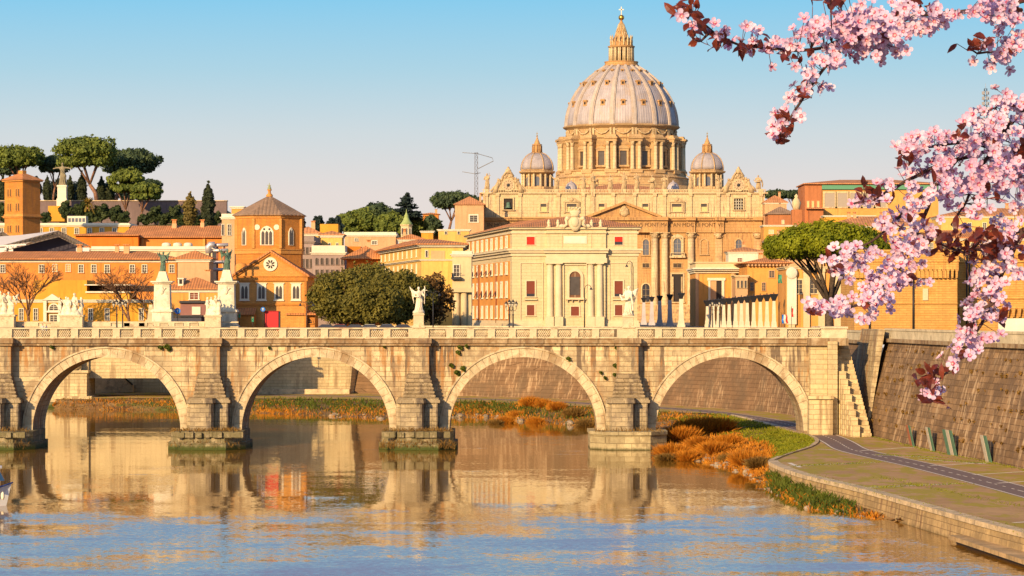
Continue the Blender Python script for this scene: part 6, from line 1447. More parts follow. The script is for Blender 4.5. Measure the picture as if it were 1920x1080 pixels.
tag(MB().add(v, f, 0, True).build('hill_ground', M['hill']), kind='structure')
HW = B('hill_wall', 'long mauve grey retaining wall below the umbrella pines on the hill', 'wall', 250, 1000)
HW.part('wall_face', MB().box(HW.x(-60), HW.x(425), 0, 3, HW.z(425), HW.z(377)), lm('mauve_wall', (.17,.12,.115), var=.2, nsc=.1, streak=(.11,.08,.08), sk=.6, bump=0)); HW.part('coping', MB().box(HW.x(-60), HW.x(426), -.3, 3.3, HW.z(377), HW.z(375.5)), M['coping'])
GP = 'umbrella pines on the left hill'; GC = 'cypresses under the umbrella pines'
umbrella_pine('biggest umbrella pine, broad green dome with forked trunk above the white statue', 100, 218, 255, 318, (182, 376), 1030, 11, n=12000, group=GP)
umbrella_pine('dark umbrella pine spreading right behind the biggest one', 185, 301, 281, 325, (215, 380), 1060, 12, 'pine_dark', 9000, group=GP)
umbrella_pine('umbrella pine at the left edge above the brick bell tower', -15, 82, 277, 312, (48, 380), 1050, 13, n=9000, group=GP)
umbrella_pine('small dark umbrella pine between the bell tower pine and the biggest pine', 72, 132, 291, 325, (100, 380), 1060, 14, 'pine_dark', 6000, group=GP)
umbrella_pine('round-headed pine standing in front of the hill wall', 201, 272, 312, 368, (238, 420), 985, 15, n=7000, group=GP)
umbrella_pine('smallest pine at the right end of the hill group', 244, 303, 340, 378, (258, 420), 980, 16, n=6000, group=GP)
umbrella_pine('low dark pine behind the smallest one', 258, 304, 336, 362, (280, 380), 1040, 17, 'pine_dark', 4000, group=GP)
umbrella_pine('shaded low pine at the far left edge beneath the taller crown', -30, 40, 296, 330, (15, 380), 1080, 18, 'pine_dark', 5000, group=GP)
for px, yt, w_, lb in ((88, 330, 15, 'dark cypress between the bell tower and the white statue'), (131, 330, 15, 'dark cypress just right of the white statue'), (154, 321, 18, 'tallest dark cypress under the biggest pine'), (190, 330, 14, 'dark cypress right of the biggest pine trunk'), (207, 342, 16, 'short cypress half hidden by the round-headed pine'), (5, 330, 18, 'dark cypress at the left edge behind the bell tower')):
    cypress(lb, px, yt, 382, w_, 1045, px, group=GC, n=1500)
cypress('lone broad cypress standing on the skyline left of the church', 390, 341, 425, 25, 960, 3, n=4000)
cypress('small golden conifer on the skyline left of the lone cypress', 356, 359, 425, 27, 965, 4, 'gold', 1500)
for i, (px, yt, w_) in enumerate(((22, 338, 40), (62, 332, 36), (104, 336, 34), (145, 340, 34), (200, 338, 40), (238, 346, 34), (272, 352, 30))):
    round_tree(['dark undergrowth tree left of the bell tower top', 'dark undergrowth tree directly behind the bell tower top', 'dark undergrowth tree behind the white statue', 'dark undergrowth tree under the biggest pine', 'dark undergrowth tree right of the biggest pine trunk', 'dark undergrowth tree behind the round-headed pine', 'dark undergrowth tree behind the smallest pine'][i], px-w_/2, px+w_/2, yt, 382, (px, 384), 1085, 300+i, 'cedar', 1500, .6, 9, 'hill_tree', 'dark trees under the pines')
pt_ = thing('palm_tree', 'orange tinged palm with drooping fronds in front of the hill wall', 'tree', (X(165, 975), 975, Z(420, 975)))
mb = MB(); V = []
r = random.Random(5); zc_ = Z(384, 975)-Z(420, 975)
for i in range(70):
    a = r.uniform(0, 2*math.pi); el = r.uniform(-.5, 1.2); L = r.uniform(3, 4.4); d = Vector((math.cos(a)*math.cos(el), math.sin(a)*math.cos(el), math.sin(el))); p = Vector((0,0,zc_))
    side = d.cross(Vector((0,0,1))).normalized()*.32
    q1 = p+d*L*.55; q2 = p+d*L-Vector((0,0,L*.28))
    for u0, u1 in ((p, q1), (q1, q2)): V += [u0-side*.5, u1-side, u1+side, u0+side*.5]
link('crown', quads_mesh('crown', np.array([tuple(q) for q in V]), LM['palm']), pt_); MB().tube([(0,0,-.5),(0,0,zc_)], [.5,.4], 8).build('trunk', M['bark_pine'], pt_)
for px, yt, yb, w_, lb in ((150, 378, 412, 40, 'dark shrub under the palm'), (190, 382, 418, 36, 'dark shrub right of the palm'), (275, 399, 424, 34, 'green shrub at the foot of the hill wall'), (310, 398, 424, 44, 'broad shrub in the middle of the hill wall'), (345, 402, 425, 40, 'shrub below the golden conifer'), (372, 404, 426, 30, 'shrub beside the lone cypress'), (12, 374, 418, 40, 'green shrub left of the brick bell tower'), (85, 398, 420, 24, 'small green shrub right of the brick bell tower'), (122, 376, 412, 22, 'thin dark tree in front of the statue base'), (215, 386, 418, 34, 'dark shrub left of the round-headed pine trunk'), (232, 396, 424, 30, 'low shrub at the foot of the round-headed pine'), (292, 386, 420, 26, 'tall dark shrub right of the smallest pine trunk'), (328, 384, 424, 30, 'leafy shrub climbing the middle of the hill wall'), (170, 392, 424, 40, 'low green shrub just right of the glasshouse'), (405, 398, 426, 26, 'low shrub at the right end of the hill wall')):
    round_tree(lb+' on the hillside', px-w_/2, px+w_/2, yt, yb, (px, yb), 975, px, 'shrub', 1200, .5, 8, 'shrub', 'shrubs on the hillside')
# statue on its column and glasshouse in front of the hill
hs = B('hill_statue', 'robed stone figure with spread arms on a tall white pedestal below the pines', 'statue', 115, 990, None, Z(415, 990))
hs.part('base', MB().box(hs.x(90), hs.x(122), 0, 6, 0, hs.z(386)), W['ye']); hs.part('pedestal', MB().box(hs.x(105), hs.x(124), 1, 4.3, hs.z(386), hs.z(372)).box(hs.x(106.5), hs.x(123), 1.2, 4.1, hs.z(372), hs.z(350)).box(hs.x(105.5), hs.x(124), 1, 4.3, hs.z(350), hs.z(346.5)), M['white'])
fh = (347-304)*990/F; link('figure', pose('figure', fh, lm('lichened_stone', (.24,.20,.12), var=.2, nsc=.6), A_SPREAD), hs.e, (hs.x(115), 2.6, hs.z(346.8)))
gh = B('glasshouse', 'small white glazed house on the hillside below the palm', 'glasshouse', 144, 960, None, Z(422, 960))
gh.part('frame', MB().box(gh.x(126), gh.x(161), 0, 5, 0, gh.z(405)), M['white'])
for i in range(5): gh.part('pane', MB().box(gh.x(128+i*6.6), gh.x(132.6+i*6.6), -.1, -.01, gh.z(416), gh.z(409)), M['pane_blue'])
# trees of the middle hill
GM = 'trees on the dark wooded hill'
for i, (a, b_, yt, yb, D, lb) in enumerate(((628, 712, 392, 445, 1290, 'broad dark pine crown at the left end of the wooded hill'), (672, 742, 380, 440, 1310, 'highest dark pine crown left of the cedar'), (735, 800, 400, 450, 1300, 'dark pine crown below the cedar'), (775, 830, 405, 450, 1330, 'dark pine crown right of the green cupola'), (700, 760, 398, 448, 1280, 'dark pine crown in the middle of the wooded hill'))):
    round_tree(lb, a, b_, yt, yb, ((a+b_)/2, yb+2), D, 40+i, 'pine_dark' if i % 2 else 'pine', 6000, .8, 18, 'pine_tree', GM)
umbrella_pine('flat dark pine on the skyline left of the antenna mast', 808, 888, 360, 392, (842, 440), 1300, 51, 'pine_dark', 7000, group=GM)
umbrella_pine('low pine joining the skyline pine beside the peach block', 850, 905, 366, 395, (870, 440), 1320, 53, 'pine_dark', 4000, group=GM)
ce = thing('cedar_tree', 'blue green cedar with layered flat branches on the wooded hill', 'tree', (X(762, 1290), 1290, Z(445, 1290)))
lob = []; H = Z(362, 1290)-Z(445, 1290); r = random.Random(9)
for i in range(12):
    u = i/11; w_ = (1-u)*5.5+1.6
    for k in range(3): a = r.uniform(0, 6.28); lob.append((math.cos(a)*w_*.55, math.sin(a)*w_*.55, H*(.42+.56*u), w_*.55, w_*.55, .45))
link('crown', quads_mesh('crown', leaf_quads(lob, 4500, .55, 9), LM['cedar']), ce); MB().tube([(0,0,-.5),(0,0,H*.97)], [.6,.1], 6).build('trunk', M['bark'], ce)
for px, yt, w_, lb in ((562, 403, 22, 'small dark conifer right of the church tower roof'), (597, 404, 22, 'second small conifer right of the church tower, nearer the wooded hill'), (628, 404, 34, 'low dark shrubbery tree left of the wooded hill')):
    round_tree(lb, px-w_/2, px+w_/2, yt, 440, (px, 442), 1200, px, 'cedar', 1500, .7, 9, 'conifer_tree')
for px, w_, lb in ((1455, 44, 'left of the two far flat pines right of the basilica'), (1488, 40, 'right of the two far flat pines near the brick building')):
    umbrella_pine(lb, px-w_/2, px+w_/2, 357, 373, (px, 420), 1420, px, 'pine_dark', 3000)
# big pine by the bastion
umbrella_pine('big bright green umbrella pine in front of the right-hand houses', 1434, 1668, 421, 520, (1556, 612), 500, 61, 'pine_near', 60000, 7, None, .27, GZ)
# evergreen oaks between the church and the palace
GO = 'evergreen oaks behind the bridge'
for i, (a, b_, yt, D, lm_, lb, n) in enumerate(((578, 700, 504, 600, 'oak', 'dense dark evergreen oak nearest the brick church', 14000), (618, 765, 496, 612, 'oak', 'tallest dark evergreen oak of the clump behind the bridge', 16000), (680, 815, 508, 600, 'oak', 'dark evergreen oak behind the tall white angel', 15000), (640, 760, 528, 585, 'oak', 'front evergreen oak in the middle of the dark clump', 9000), (768, 850, 512, 606, 'rust', 'thin rusty brown tree at the right end of the dark oaks', 4500))):
    round_tree(lb, a, b_, yt, 606, ((a+b_)/2, 618), D, 70+i, lm_, n, .30, 26 if lm_ == 'oak' else 14, 'oak_tree', GO, GZ, .9, .75)
bare_tree('bare plane tree at the left edge beside the sculpture group', 54, 612, 462, 55, 585, 3)
bare_tree('wide bare plane tree left of the first white pylon', 240, 612, 462, 64, 590, 8)
bare_tree('slim bare plane tree close against the first white pylon', 277, 612, 492, 50, 592, 21, 5)
bare_tree('bare plane tree cut by the left picture edge', 2, 612, 490, 60, 600, 12, 5)
# ---------------------------------------------------------------- river banks
def wpt(px, py): D = HC*F/(py-YH); return (X(px, D), D)
PAIRS = [((1700,941),(1690,980),.25),((1607,915),(1590,968),.35),((1540,899),(1520,957),.45),((1480,884),(1462,930),.6),((1449,869),(1437,907),.9),((1462,857),(1418,896),1.62),((1485,849),(1385,884),1.66),((1516,839),(1340,874),1.66),((1529,828),(1300,866),1.66),((1516,818),(1262,858),1.66),((1480,809),(1232,849),1.66),((1429,793.5),(1200,826),1.66),((1358,777.5),(1150,806),1.66),((1240,772.5),(1100,800),1.66),((1000,757.5),(985,793),1.66),((900,754.5),(925,783),1.66),((850,753.5),(850,784),1.66),((720,750.5),(720,786),1.66),((600,749),(600,781),1.66),((480,747.5),(480,775),1.66),((330,747.5),(330,769),1.66),((100,747.5),(100,768),1.66)]
inn, outr, zin = [], [], []
for a, b_, z_ in PAIRS: inn.append(qpt(*a)); outr.append(wpt(*b_)); zin.append(z_)
def interp(seq, m=10):
    s = np.array(seq, float); k = len(s); u = np.linspace(0, k-1, (k-1)*m+1); i = np.minimum(u.astype(int), k-2); f_ = (u-i)
    return s[i]*(1-f_[:, None])+s[i+1]*f_[:, None] if s.ndim == 2 else s[i]*(1-f_)+s[i+1]*f_
IN, OU, ZI = interp(inn), interp(outr), interp(zin); nb, mb_ = len(IN), 9
rb_ = np.random.default_rng(4); rows_ = []
for j in range(mb_):
    u = j/(mb_-1); w_ = u**1.1; p = IN*(1-w_)+OU*w_; prof = ZI*(1-u**1.6)-.28*u
    bumpz = .22*np.sin(p[:, 0]*1.3)*np.sin(p[:, 1]*.7)*(u*(1-u)*4)+rb_.normal(0, .08, nb)*(0 if j == 0 else 1)
    if 0 < j < mb_-1: p = p+rb_.normal(0, .35, p.shape)
    if j == mb_-1: p = p+rb_.normal(0, .5, p.shape)
    rows_.append(np.column_stack([p, prof+bumpz-.02]))
bankV = np.concatenate(rows_); bf = [(j*nb+i, j*nb+i+1, (j+1)*nb+i+1, (j+1)*nb+i) for j in range(mb_-1) for i in range(nb-1)]
t = NT('bank_earth'); P = t.n('ShaderNodeNewGeometry').outputs['Position']
c = t.mix(t.ramp(t.noise(P, .25, 6, .7), .35, .65), (.17,.085,.03), (.29,.17,.06)); c = t.mix(t.ramp(t.noise(P, .09, 4), .55, .66), c, (.10,.12,.02)); c = t.mix(t.math('MULTIPLY', t.ramp(t.noise(P, 2.0, 3), .6, .75), .6), c, (.36,.29,.2))
t.bump(t.noise(P, 1.5, 5), .25); M['bank'] = t.done(c, .95)
mbk = MB().add(bankV.tolist(), bf, 0, True); ob = mbk.build('river_bank', M['bank']); tag(ob, kind='structure')
def bank_pt(i, u): # i along 0..nb-1, u across 0..1
    i = min(nb-1.001, max(0, i)); k = int(i); q = u*(mb_-1); j = min(mb_-2, int(q)); a, b_ = i-k, q-j
    g = lambda jj, kk: rows_[jj][kk]
    return (g(j,k)*(1-a)+g(j,k+1)*a)*(1-b_)+(g(j+1,k)*(1-a)+g(j+1,k+1)*a)*b_
def blades(pts, hmin, hmax, wd, seed, lean=.45):
    r = np.random.default_rng(seed); p = np.array(pts); k = len(p); a = r.random(k)*2*np.pi; h = hmin+(hmax-hmin)*r.random(k)**1.5
    s_ = np.column_stack([np.cos(a), np.sin(a), np.zeros(k)])*wd*(.6+.8*r.random((k, 1))); ln = r.normal(0, lean, (k, 2))*h[:, None]
    tip = p+np.column_stack([ln, h]); mid = p+np.column_stack([ln*.35, h*.6]); p = p-np.array([0, 0, .06])
    return np.stack([p-s_*.7, mid-s_*.6, tip, mid+s_*.6], 1).reshape(-1, 3)
rr = random.Random(17)
LM['grass'] = leaf_mat('bank_grass', (.13,.16,.006), (.26,.26,.012), (.38,.34,.05), .5, .3)
LM['dry'] = leaf_mat('dry_orange_growth', (.40,.13,.010), (.58,.22,.016), (.62,.35,.05), .45, .25)
LM['dry2'] = leaf_mat('dull_brown_growth', (.16,.085,.02), (.27,.15,.035), (.34,.22,.06), .4, .25)
LM['weed'] = leaf_mat('dark_green_weeds', (.05,.075,.008), (.10,.12,.012), (.16,.17,.02), .5, .25)
def gslot(k): return k*10
pts = []
for _ in range(26000):
    i = rr.uniform(gslot(5), gslot(12.2)); pts.append(bank_pt(i, rr.random()*(.42 if i < gslot(10) else .5)))
tag(link('bank_grass', quads_mesh('bank_grass', blades(pts, .12, .4, .07, 1), LM['grass'])), kind='stuff')
pts = []
for _ in range(5500): pts.append(bank_pt(rr.uniform(gslot(11.5), gslot(15.5)), rr.uniform(.1, .97)))
cl_ = [(rr.uniform(gslot(15), gslot(21)), rr.uniform(.3, .95)) for _ in range(70)]
for _ in range(6500): a_ = rr.choice(cl_); pts.append(bank_pt(a_[0]+rr.gauss(0, 1.2), min(.97, max(.03, a_[1]+rr.gauss(0, .09)))))
for _ in range(7000): pts.append(bank_pt(rr.uniform(gslot(.4), gslot(11)), rr.uniform(.5, .98)))
for _ in range(9000): pts.append(bank_pt(rr.uniform(gslot(5), gslot(11.5)), rr.uniform(.38, .95)))
tag(link('dry_reeds', quads_mesh('dry_reeds', blades(pts, .12, .62, .09, 2), LM['dry'])), kind='stuff')
pts = [bank_pt(rr.uniform(gslot(12), gslot(21)), rr.uniform(.03, .97)) for _ in range(9000)]
tag(link('brown_growth', quads_mesh('brown_growth', blades(pts, .1, .4, .11, 12), LM['dry2'])), kind='stuff')
pts = [bank_pt(rr.uniform(gslot(1), gslot(4)), rr.uniform(.25, .95)) for _ in range(2600)] + [bank_pt(rr.gauss(gslot(k), 5), min(.95, max(.05, rr.gauss(.45, .2)))) for k in (13.2, 14.2, 15, 16.4, 17.4, 18.2, 19.3, 2.4) for _ in range(1100)]
tag(link('green_weeds', quads_mesh('green_weeds', blades(pts, .25, .9, .12, 3), LM['weed'])), kind='stuff')
# dry orange shrubs on the right bank and under the third arch
def shrub_mesh(seed, lm, R, H, n=2600):
    r = np.random.default_rng(seed); k = n; a = r.random(k)*2*np.pi; q = R*r.random(k)**.6; base = np.column_stack([np.cos(a)*q*.5, np.sin(a)*q*.5, np.zeros(k)])
    d = unit(np.column_stack([np.cos(a)*q/R*1.0, np.sin(a)*q/R*1.0, .55+r.random(k)])+r.normal(0, .22, (k, 3))); L = H*(.35+.75*r.random((k, 1)))
    s0 = base+d*L*.35*r.random((k, 1)); tip = base+d*L+r.normal(0, .12, (k, 3)); s_ = unit(np.cross(d, r.normal(size=(k, 3))))*.065
    mid = (s0+tip)/2+r.normal(0, .08, (k, 3)); return quads_mesh('twigs', np.stack([s0-s_*.5, mid-s_, tip, mid+s_], 1).reshape(-1, 3), LM[lm])
SH = [shrub_mesh(1, 'dry', 1.7, 2.3), shrub_mesh(2, 'dry', 1.5, 1.9), shrub_mesh(3, 'dry2', 1.6, 1.8)]
n_ = 0
ORD = ['lowest', 'biggest', 'ragged', 'round', 'leaning', 'bushy', 'spiky', 'broad', 'small', 'faded', 'dense', 'scruffy', 'tall', 'tangled', 'wispy', 'rusty', 'pale', 'clumped', 'thin', 'thick', 'matted']
spots = [((1262,843),1.0,0),((1278,826),1.15,0),((1300,818),1.25,0),((1324,812),1.2,1),((1345,818),1.1,0),((1312,838),1.0,1),((1340,846),.9,0),((1366,838),1.0,1),((1372,858),.8,2),((1400,868),.9,0),((1424,878),.8,2),((1250,852),.7,2),((1290,852),.8,0)]
for i, ((px, py), s_, k) in enumerate(spots):
    D = (HC-.7)*F/(py-YH); x_ = X(px, D)
    # ground height of the bank just there
    d2 = np.hypot(bankV[:, 0]-x_, bankV[:, 1]-D); zg = bankV[d2.argmin()][2]
    o = thing('dry_shrub', '%s orange brown shrub on the right bank, %s' % (ORD[i], ['nearest the last pier', 'left of the grass', 'at the water edge', 'beside the grassy slope', 'among taller shrubs', 'close to the arch foot', 'above the stones', 'in front of the shrubs', 'against the green grass', 'by the quay corner', 'right above the quay corner', 'under the last pier platform', 'low by the river'][i]), 'shrub', (x_, D, zg-.1), i*1.3, 'dry shrubs on the right bank')
    m_ = link('twigs', SH[k], o); m_.scale = (s_*1.05, s_*1.05, s_*.85)
    MB().tube([(0,0,-.2),(.1,0,.5)], [.09,.05], 5).tube([(0,0,0),(-.3,.1,.7)], [.06,.03], 5).build('stem', M['bark'], o)
spots = [((948,783),.65,0),((970,776),.8,0),((995,771),.9,0),((1020,772),.85,1),((1045,776),.75,0),((1075,782),.9,2),((1005,783),.75,1),((1098,790),.85,2),((930,785),.65,2)]
for i, ((px, py), s_, k) in enumerate(spots):
    D = (HC-.8)*F/(py-YH); x_ = X(px, D); d2 = np.hypot(bankV[:, 0]-x_, bankV[:, 1]-D); zg = bankV[d2.argmin()][2]
    o = thing('dry_shrub', '%s orange shrub seen under the third arch, %s' % (ORD[i+8], ['second from the left', 'third from the left', 'middle and highest', 'right of the highest', 'well right of the highest', 'near the right pier', 'in front by the water', 'rightmost, beside the pier', 'leftmost'][i]), 'shrub', (x_, D, zg-.1), i*1.9, 'dry shrubs under the third arch')
    m_ = link('twigs', SH[k], o); m_.scale = (s_, s_, s_)
    MB().tube([(0,0,-.2),(.1,0,.6)], [.1,.05], 5).build('stem', M['bark'], o)
# growth on the pier platforms, tufts on bridge and embankment
pts = []
for pc, k in PIER:
    cx = X(pc, BD)
    for _ in range(600 if k in (1, 2) else 250): pts.append((cx+rr.uniform(-4.2, 4.2), BD+rr.uniform(-6.6, -3.2), Z(806, BD)-.02))
    for _ in range(700 if k == 2 else 150 if k < 3 else 0): pts.append((cx+rr.uniform(-4.5, 4.5), BD-7.15, rr.uniform(.1, .9)))
tag(link('pier_growth', quads_mesh('pier_growth', blades(pts, .15, .7, .06, 5, .6), LM['dry2'])), kind='stuff')
lobes = []
for px, py, s_ in ((313, 649, .5), (300, 650, .3), (97, 650, .25), (862, 650, .35), (874, 648, .25), (858, 660, .3), (846, 684, .3), (868, 690, .35), (857, 698, .4), (1155, 652, .2), (1153, 685, .3), (1152, 702, .25), (1178, 694, .2), (505, 652, .15), (677, 641, .2), (1040, 643, .15), (1065, 672, .3), (786, 641, .15), (720, 650, .12), (1126, 698, .2), (1134, 708, .2)):
    lobes.append((X(px, BD), BD-.3, Z(py, BD), s_*.75, .25, s_*.65)); lobes.append((X(px, BD)+s_*.6, BD-.3, Z(py, BD)-s_*.7, s_*.45, .2, s_*.5))
tag(link('wall_tufts', quads_mesh('wall_tufts', leaf_quads(lobes, 2600, .13, 6, 1.0), LM['weed'])), kind='stuff')
lobes = []
nl = offset(near_line, 0)
for j, zz_ in enumerate((3.5, 5.2, 6.9, 8.6, 10.3, 11.8)):
    acc = 0
    for i in range(len(near_line)-1):
        a, b_ = Vector(near_line[i]), Vector(near_line[i+1]); L = (b_-a).length; 
        if a.y < 200: continue
        for q in range(int(L/2.3)):
            if rr.random() < .42: continue
            p = a+(b_-a)*((q+rr.uniform(.2,.8))/max(1, int(L/2.3))); u = (zz_-QZ)/(WH-.2-QZ); cur = u*(.85+.15*u)*BATX
            s_ = rr.uniform(.07, .22); lobes.append((p.x+cur-.12, p.y, zz_+rr.uniform(-.25, .25), s_, s_, s_*1.25))
tag(link('embankment_tufts', quads_mesh('embankment_tufts', leaf_quads(lobes, 7000, .09, 8, 1.0), LM['dry2'])), kind='stuff')

# weeds in the quay joints and along the wall foot; stones at the water's edge
pts = []
for i in range(len(near_line)-1):
    a, b_ = Vector(near_line[i]), Vector(near_line[i+1])
    if a.y < 180: continue
    for _ in range(int((b_-a).length*14)): p = a+(b_-a)*rr.random(); pts.append((p.x-abs(rr.gauss(0, .35)), p.y, QZ))
for (a, b_) in (((1478,874),(1640,867)), ((1627,914),(1795,907)), ((1640,853),(1760,858)), ((1722,861),(1850,870)), ((1500,889),(1607,916)), ((1607,916),(1713,945)), ((1713,945),(1920,1001)), ((1640,895),(1900,950))):
    p, q = Vector(qpt(*a)), Vector(qpt(*b_))
    for _ in range(420): u_ = rr.random(); m_ = p+(q-p)*u_; pts.append((m_.x+.5+rr.gauss(0, .35), m_.y+rr.gauss(0, .5), QZ))
tag(link('pavement_weeds', quads_mesh('pavement_weeds', blades(pts, .04, .18, .05, 21, .7), LM['grass'])), kind='stuff')
mb = MB(); r = random.Random(88)
for _ in range(420):
    p = bank_pt(r.uniform(gslot(.5), gslot(18)), r.uniform(.82, .99)); s_ = r.uniform(.12, .5)*(1 if r.random() < .8 else 1.8); n0 = len(mb.v)
    mb.ell((0,0,0), (s_, s_*r.uniform(.6,.9), s_*r.uniform(.35,.6)), 6, 4); mb.v[n0:] = [(x_*(1+r.uniform(-.18,.18)), y_*(1+r.uniform(-.18,.18)), z_) for x_, y_, z_ in mb.v[n0:]]
    mb.rot(r.uniform(0, 3), since=n0); mb.move(p[0], p[1], p[2]+s_*.12, since=n0)
o = mb.build('bank_stones', wall_mat('bank_stone', (.38,.29,.19), .3, .8, stain=(.14,.1,.06), st=(.48,.66), bump=.04)); tag(o, kind='stuff')
# ---------------------------------------------------------------- stair and abutment at the right end of the bridge
ab = thing('stair_abutment', 'stepped stone stair and abutment closing the right end of the old bridge', 'stair', (0, 0, 0))
mb = MB(); mb.box(X(1520, 368), X(1568, 368), 368.2, 381, -.5, Z(634, 368)); mb.box(X(1551, 368), X(1569, 368), 367.2, 368.6, QZ-.3, Z(640, 368)); mb.build('abutment_wall', M['abut'], ab)
mb = MB(); mb.box(X(1516, 367), X(1560, 367), 366.0, 368.4, -.5, Z(748, 367)); mb.box(X(1514, 367), X(1562, 367), 365.7, 368.4, Z(748, 367), Z(742, 367)); mb.build('pedestal', M['abut'], ab)
mb = MB(); mb.box(X(1515, 368), X(1590, 368), 367.6, 382, Z(634, 368)-.9, Z(634, 368)-.002); mb.build('cornice', M['cornice'], ab)
mb = MB(); mb.box(X(1540, 369), X(1588, 369), 369, 379.5, Z(634, 369), Z(613, 369)-.2); mb.box(X(1538, 369), X(1590, 369), 368.8, 379.7, Z(613, 369)-.2, Z(613, 369)+.05); mb.build('end_block', M['balus'], ab)
NS = 26; st_, bl_ = MB(), MB()
for k in range(NS):
    zt = QZ+(k+1)*(Z(634, 370)-QZ)/NS; yk = 360.5+k*.52; xc = 41.9-k*.06
    st_.box(xc-.7, xc+.75, yk, 376, zt-.47, zt-.001*k)
    if k % 2 == 0: bl_.box(xc-1.55, xc-.7, yk-.5, yk+1.3, QZ-.3, zt+.95)
st_.build('steps', M['abut'], ab); bl_.build('stepped_parapet', M['abut'], ab)
mb = MB(); v = []
mb.slab([(42.45,367.5),(43.9,367.5),(44.4,384),(41.8,384)], QZ-.2, QZ-.1)
zz0, zz1 = QZ-.2, WH+1.3
mb.add([(42.6,366.6,zz0),(42.9,366.6,zz0),(45.0,366.6,zz1),(44.2,366.6,zz1),(42.3,385,zz0),(43.1,385,zz0),(45.0,385,zz1),(44.2,385,zz1)], [(0,1,2,3),(5,4,7,6),(4,0,3,7),(1,5,6,2),(3,2,6,7)])
mb.build('side_pilaster', M['buttress'], ab)
mb = MB()
for pts_ in (((1562,782),(1565,776),(1569,781),(1572,777),(1574,783)), ((1576,790),(1580,783),(1584,789)), ((1566,772),(1570,769),(1573,773))):
    mb.tube([(X(a, 366.1), 366.62 if a > 1560 else 366, Z(b_, 366.1)) for a, b_ in pts_], .045, 4)
# boards leaning on the embankment
def wall_at(px):
    fl_ = near_line; best = None
    for a, b_ in zip(fl_, fl_[1:]):
        for k in range(20):
            p = (a[0]+(b_[0]-a[0])*k/20, a[1]+(b_[1]-a[1])*k/20); e = abs(960+F*p[0]/p[1]-px)
            if p[1] > 100 and (best is None or e < best[0]): best = (e, p, math.atan2(b_[1]-a[1], b_[0]-a[0]))
    return best[1], best[2]
M['board_g'] = plain('green_board', (.08,.16,.10), .7, 0, .3, 1.5); M['board_w'] = plain('pale_board', (.42,.36,.28), .7, 0, .3, 2); M['board_r'] = plain('rusty_board', (.30,.10,.05), .8, 0, .3, 2)
for px, h_, cols, lb in ((1713, 2.4, ('board_r', 'board_g'), 'rusty and green boards leaning on the embankment wall, farthest pair'), (1751, 2.6, ('board_w', 'board_g'), 'pale and green boards on the embankment wall, second farthest pair'), (1789, 2.7, ('board_g', 'board_w', 'board_g'), 'green framed panel with a pale middle on the embankment wall'), (1857, 2.7, ('board_w', 'board_g'), 'nearest pale and green boards on the embankment wall')):
    p, an = wall_at(px); o = thing('wall_boards', lb, 'boards', (p[0]-.12, p[1], QZ), an+math.pi, 'boards leaning on the embankment')
    k = len(cols)
    for i, c in enumerate(cols):
        wd = 1.15; x0 = (i-k/2)*(wd+.18); tl = h_*BATX/(WH-QZ)*1.0*.85
        b_ = MB().add([(x0,0,0),(x0+wd,0,0),(x0+wd,0,h_),(x0,0,h_),(x0,-.06,0),(x0+wd,-.06,0),(x0+wd,-.06,h_),(x0,-.06,h_)], [(0,1,2,3),(5,4,7,6),(4,0,3,7),(1,5,6,2),(3,2,6,7),(0,4,5,1)]).box(x0+.1, x0+wd-.1, -.075, .015, h_*.33, h_*.36).box(x0+.1, x0+wd-.1, -.075, .015, h_*.66, h_*.69)
        q = b_.build('board', M[c], o); q.rotation_euler = (math.atan(tl/h_), 0, 0) if True else (0, 0, 0)
# ---------------------------------------------------------------- lamps
M['lampglass'] = plain('milky_lamp_glass', (.5,.45,.36), .3)
def twin_lamp(label, px, yt, yb, D, zb):
    o = thing('street_lamp', label, 'street lamp', (X(px, D), D, zb), 0, 'ornate iron street lamps'); h = Z(yt, D)-zb
    MB().lathe([(.30,0),(.32,.25),(.18,.4),(.22,.8),(.10,1.0),(.085,h*.55),(.14,h*.57),(.07,h*.6),(.06,h*.8)], 10).build('post', M['iron'], o)
    a = MB()
    for s_ in (-1, 1): a.tube([(0,0,h*.72),(s_*.28,0,h*.68),(s_*.42,0,h*.74),(s_*.40,0,h*.79)], .035, 5)
    a.build('arms', M['iron'], o)
    for x_, z_ in ((-.40, h*.79), (.40, h*.79), (0, h*.84)):
        l_ = MB().lathe([(.10,0),(.2,.42),(.2,.44)], 6, x_, 0).move(0, 0, z_).build('lantern', M['lampglass'], o)
        MB().lathe([(.25,.44),(.12,.62),(.05,.7),(.02,.85)], 6, x_, 0).move(0, 0, z_).build('lantern_cap', M['iron'], l_)
for i, (px, D, zb, lb) in enumerate(((219, 400, 13.6, 'black ornate lamp post, left of the pair before the bare trees'), (230, 400, 13.6, 'black ornate lamp post, right of the pair before the bare trees'), (955, 390, 13.6, 'ornate lamp post standing before the corner of the cream palace, left one'), (962, 390, 13.6, 'ornate lamp post standing before the corner of the cream palace, right one'), (1336, 520, GZ, 'ornate iron lamp post left of the gatehouse doorway foot'), (1349, 520, GZ, 'ornate iron lamp post right of the gatehouse doorway foot'))):
    twin_lamp(lb, px, 562, 612, D, zb)
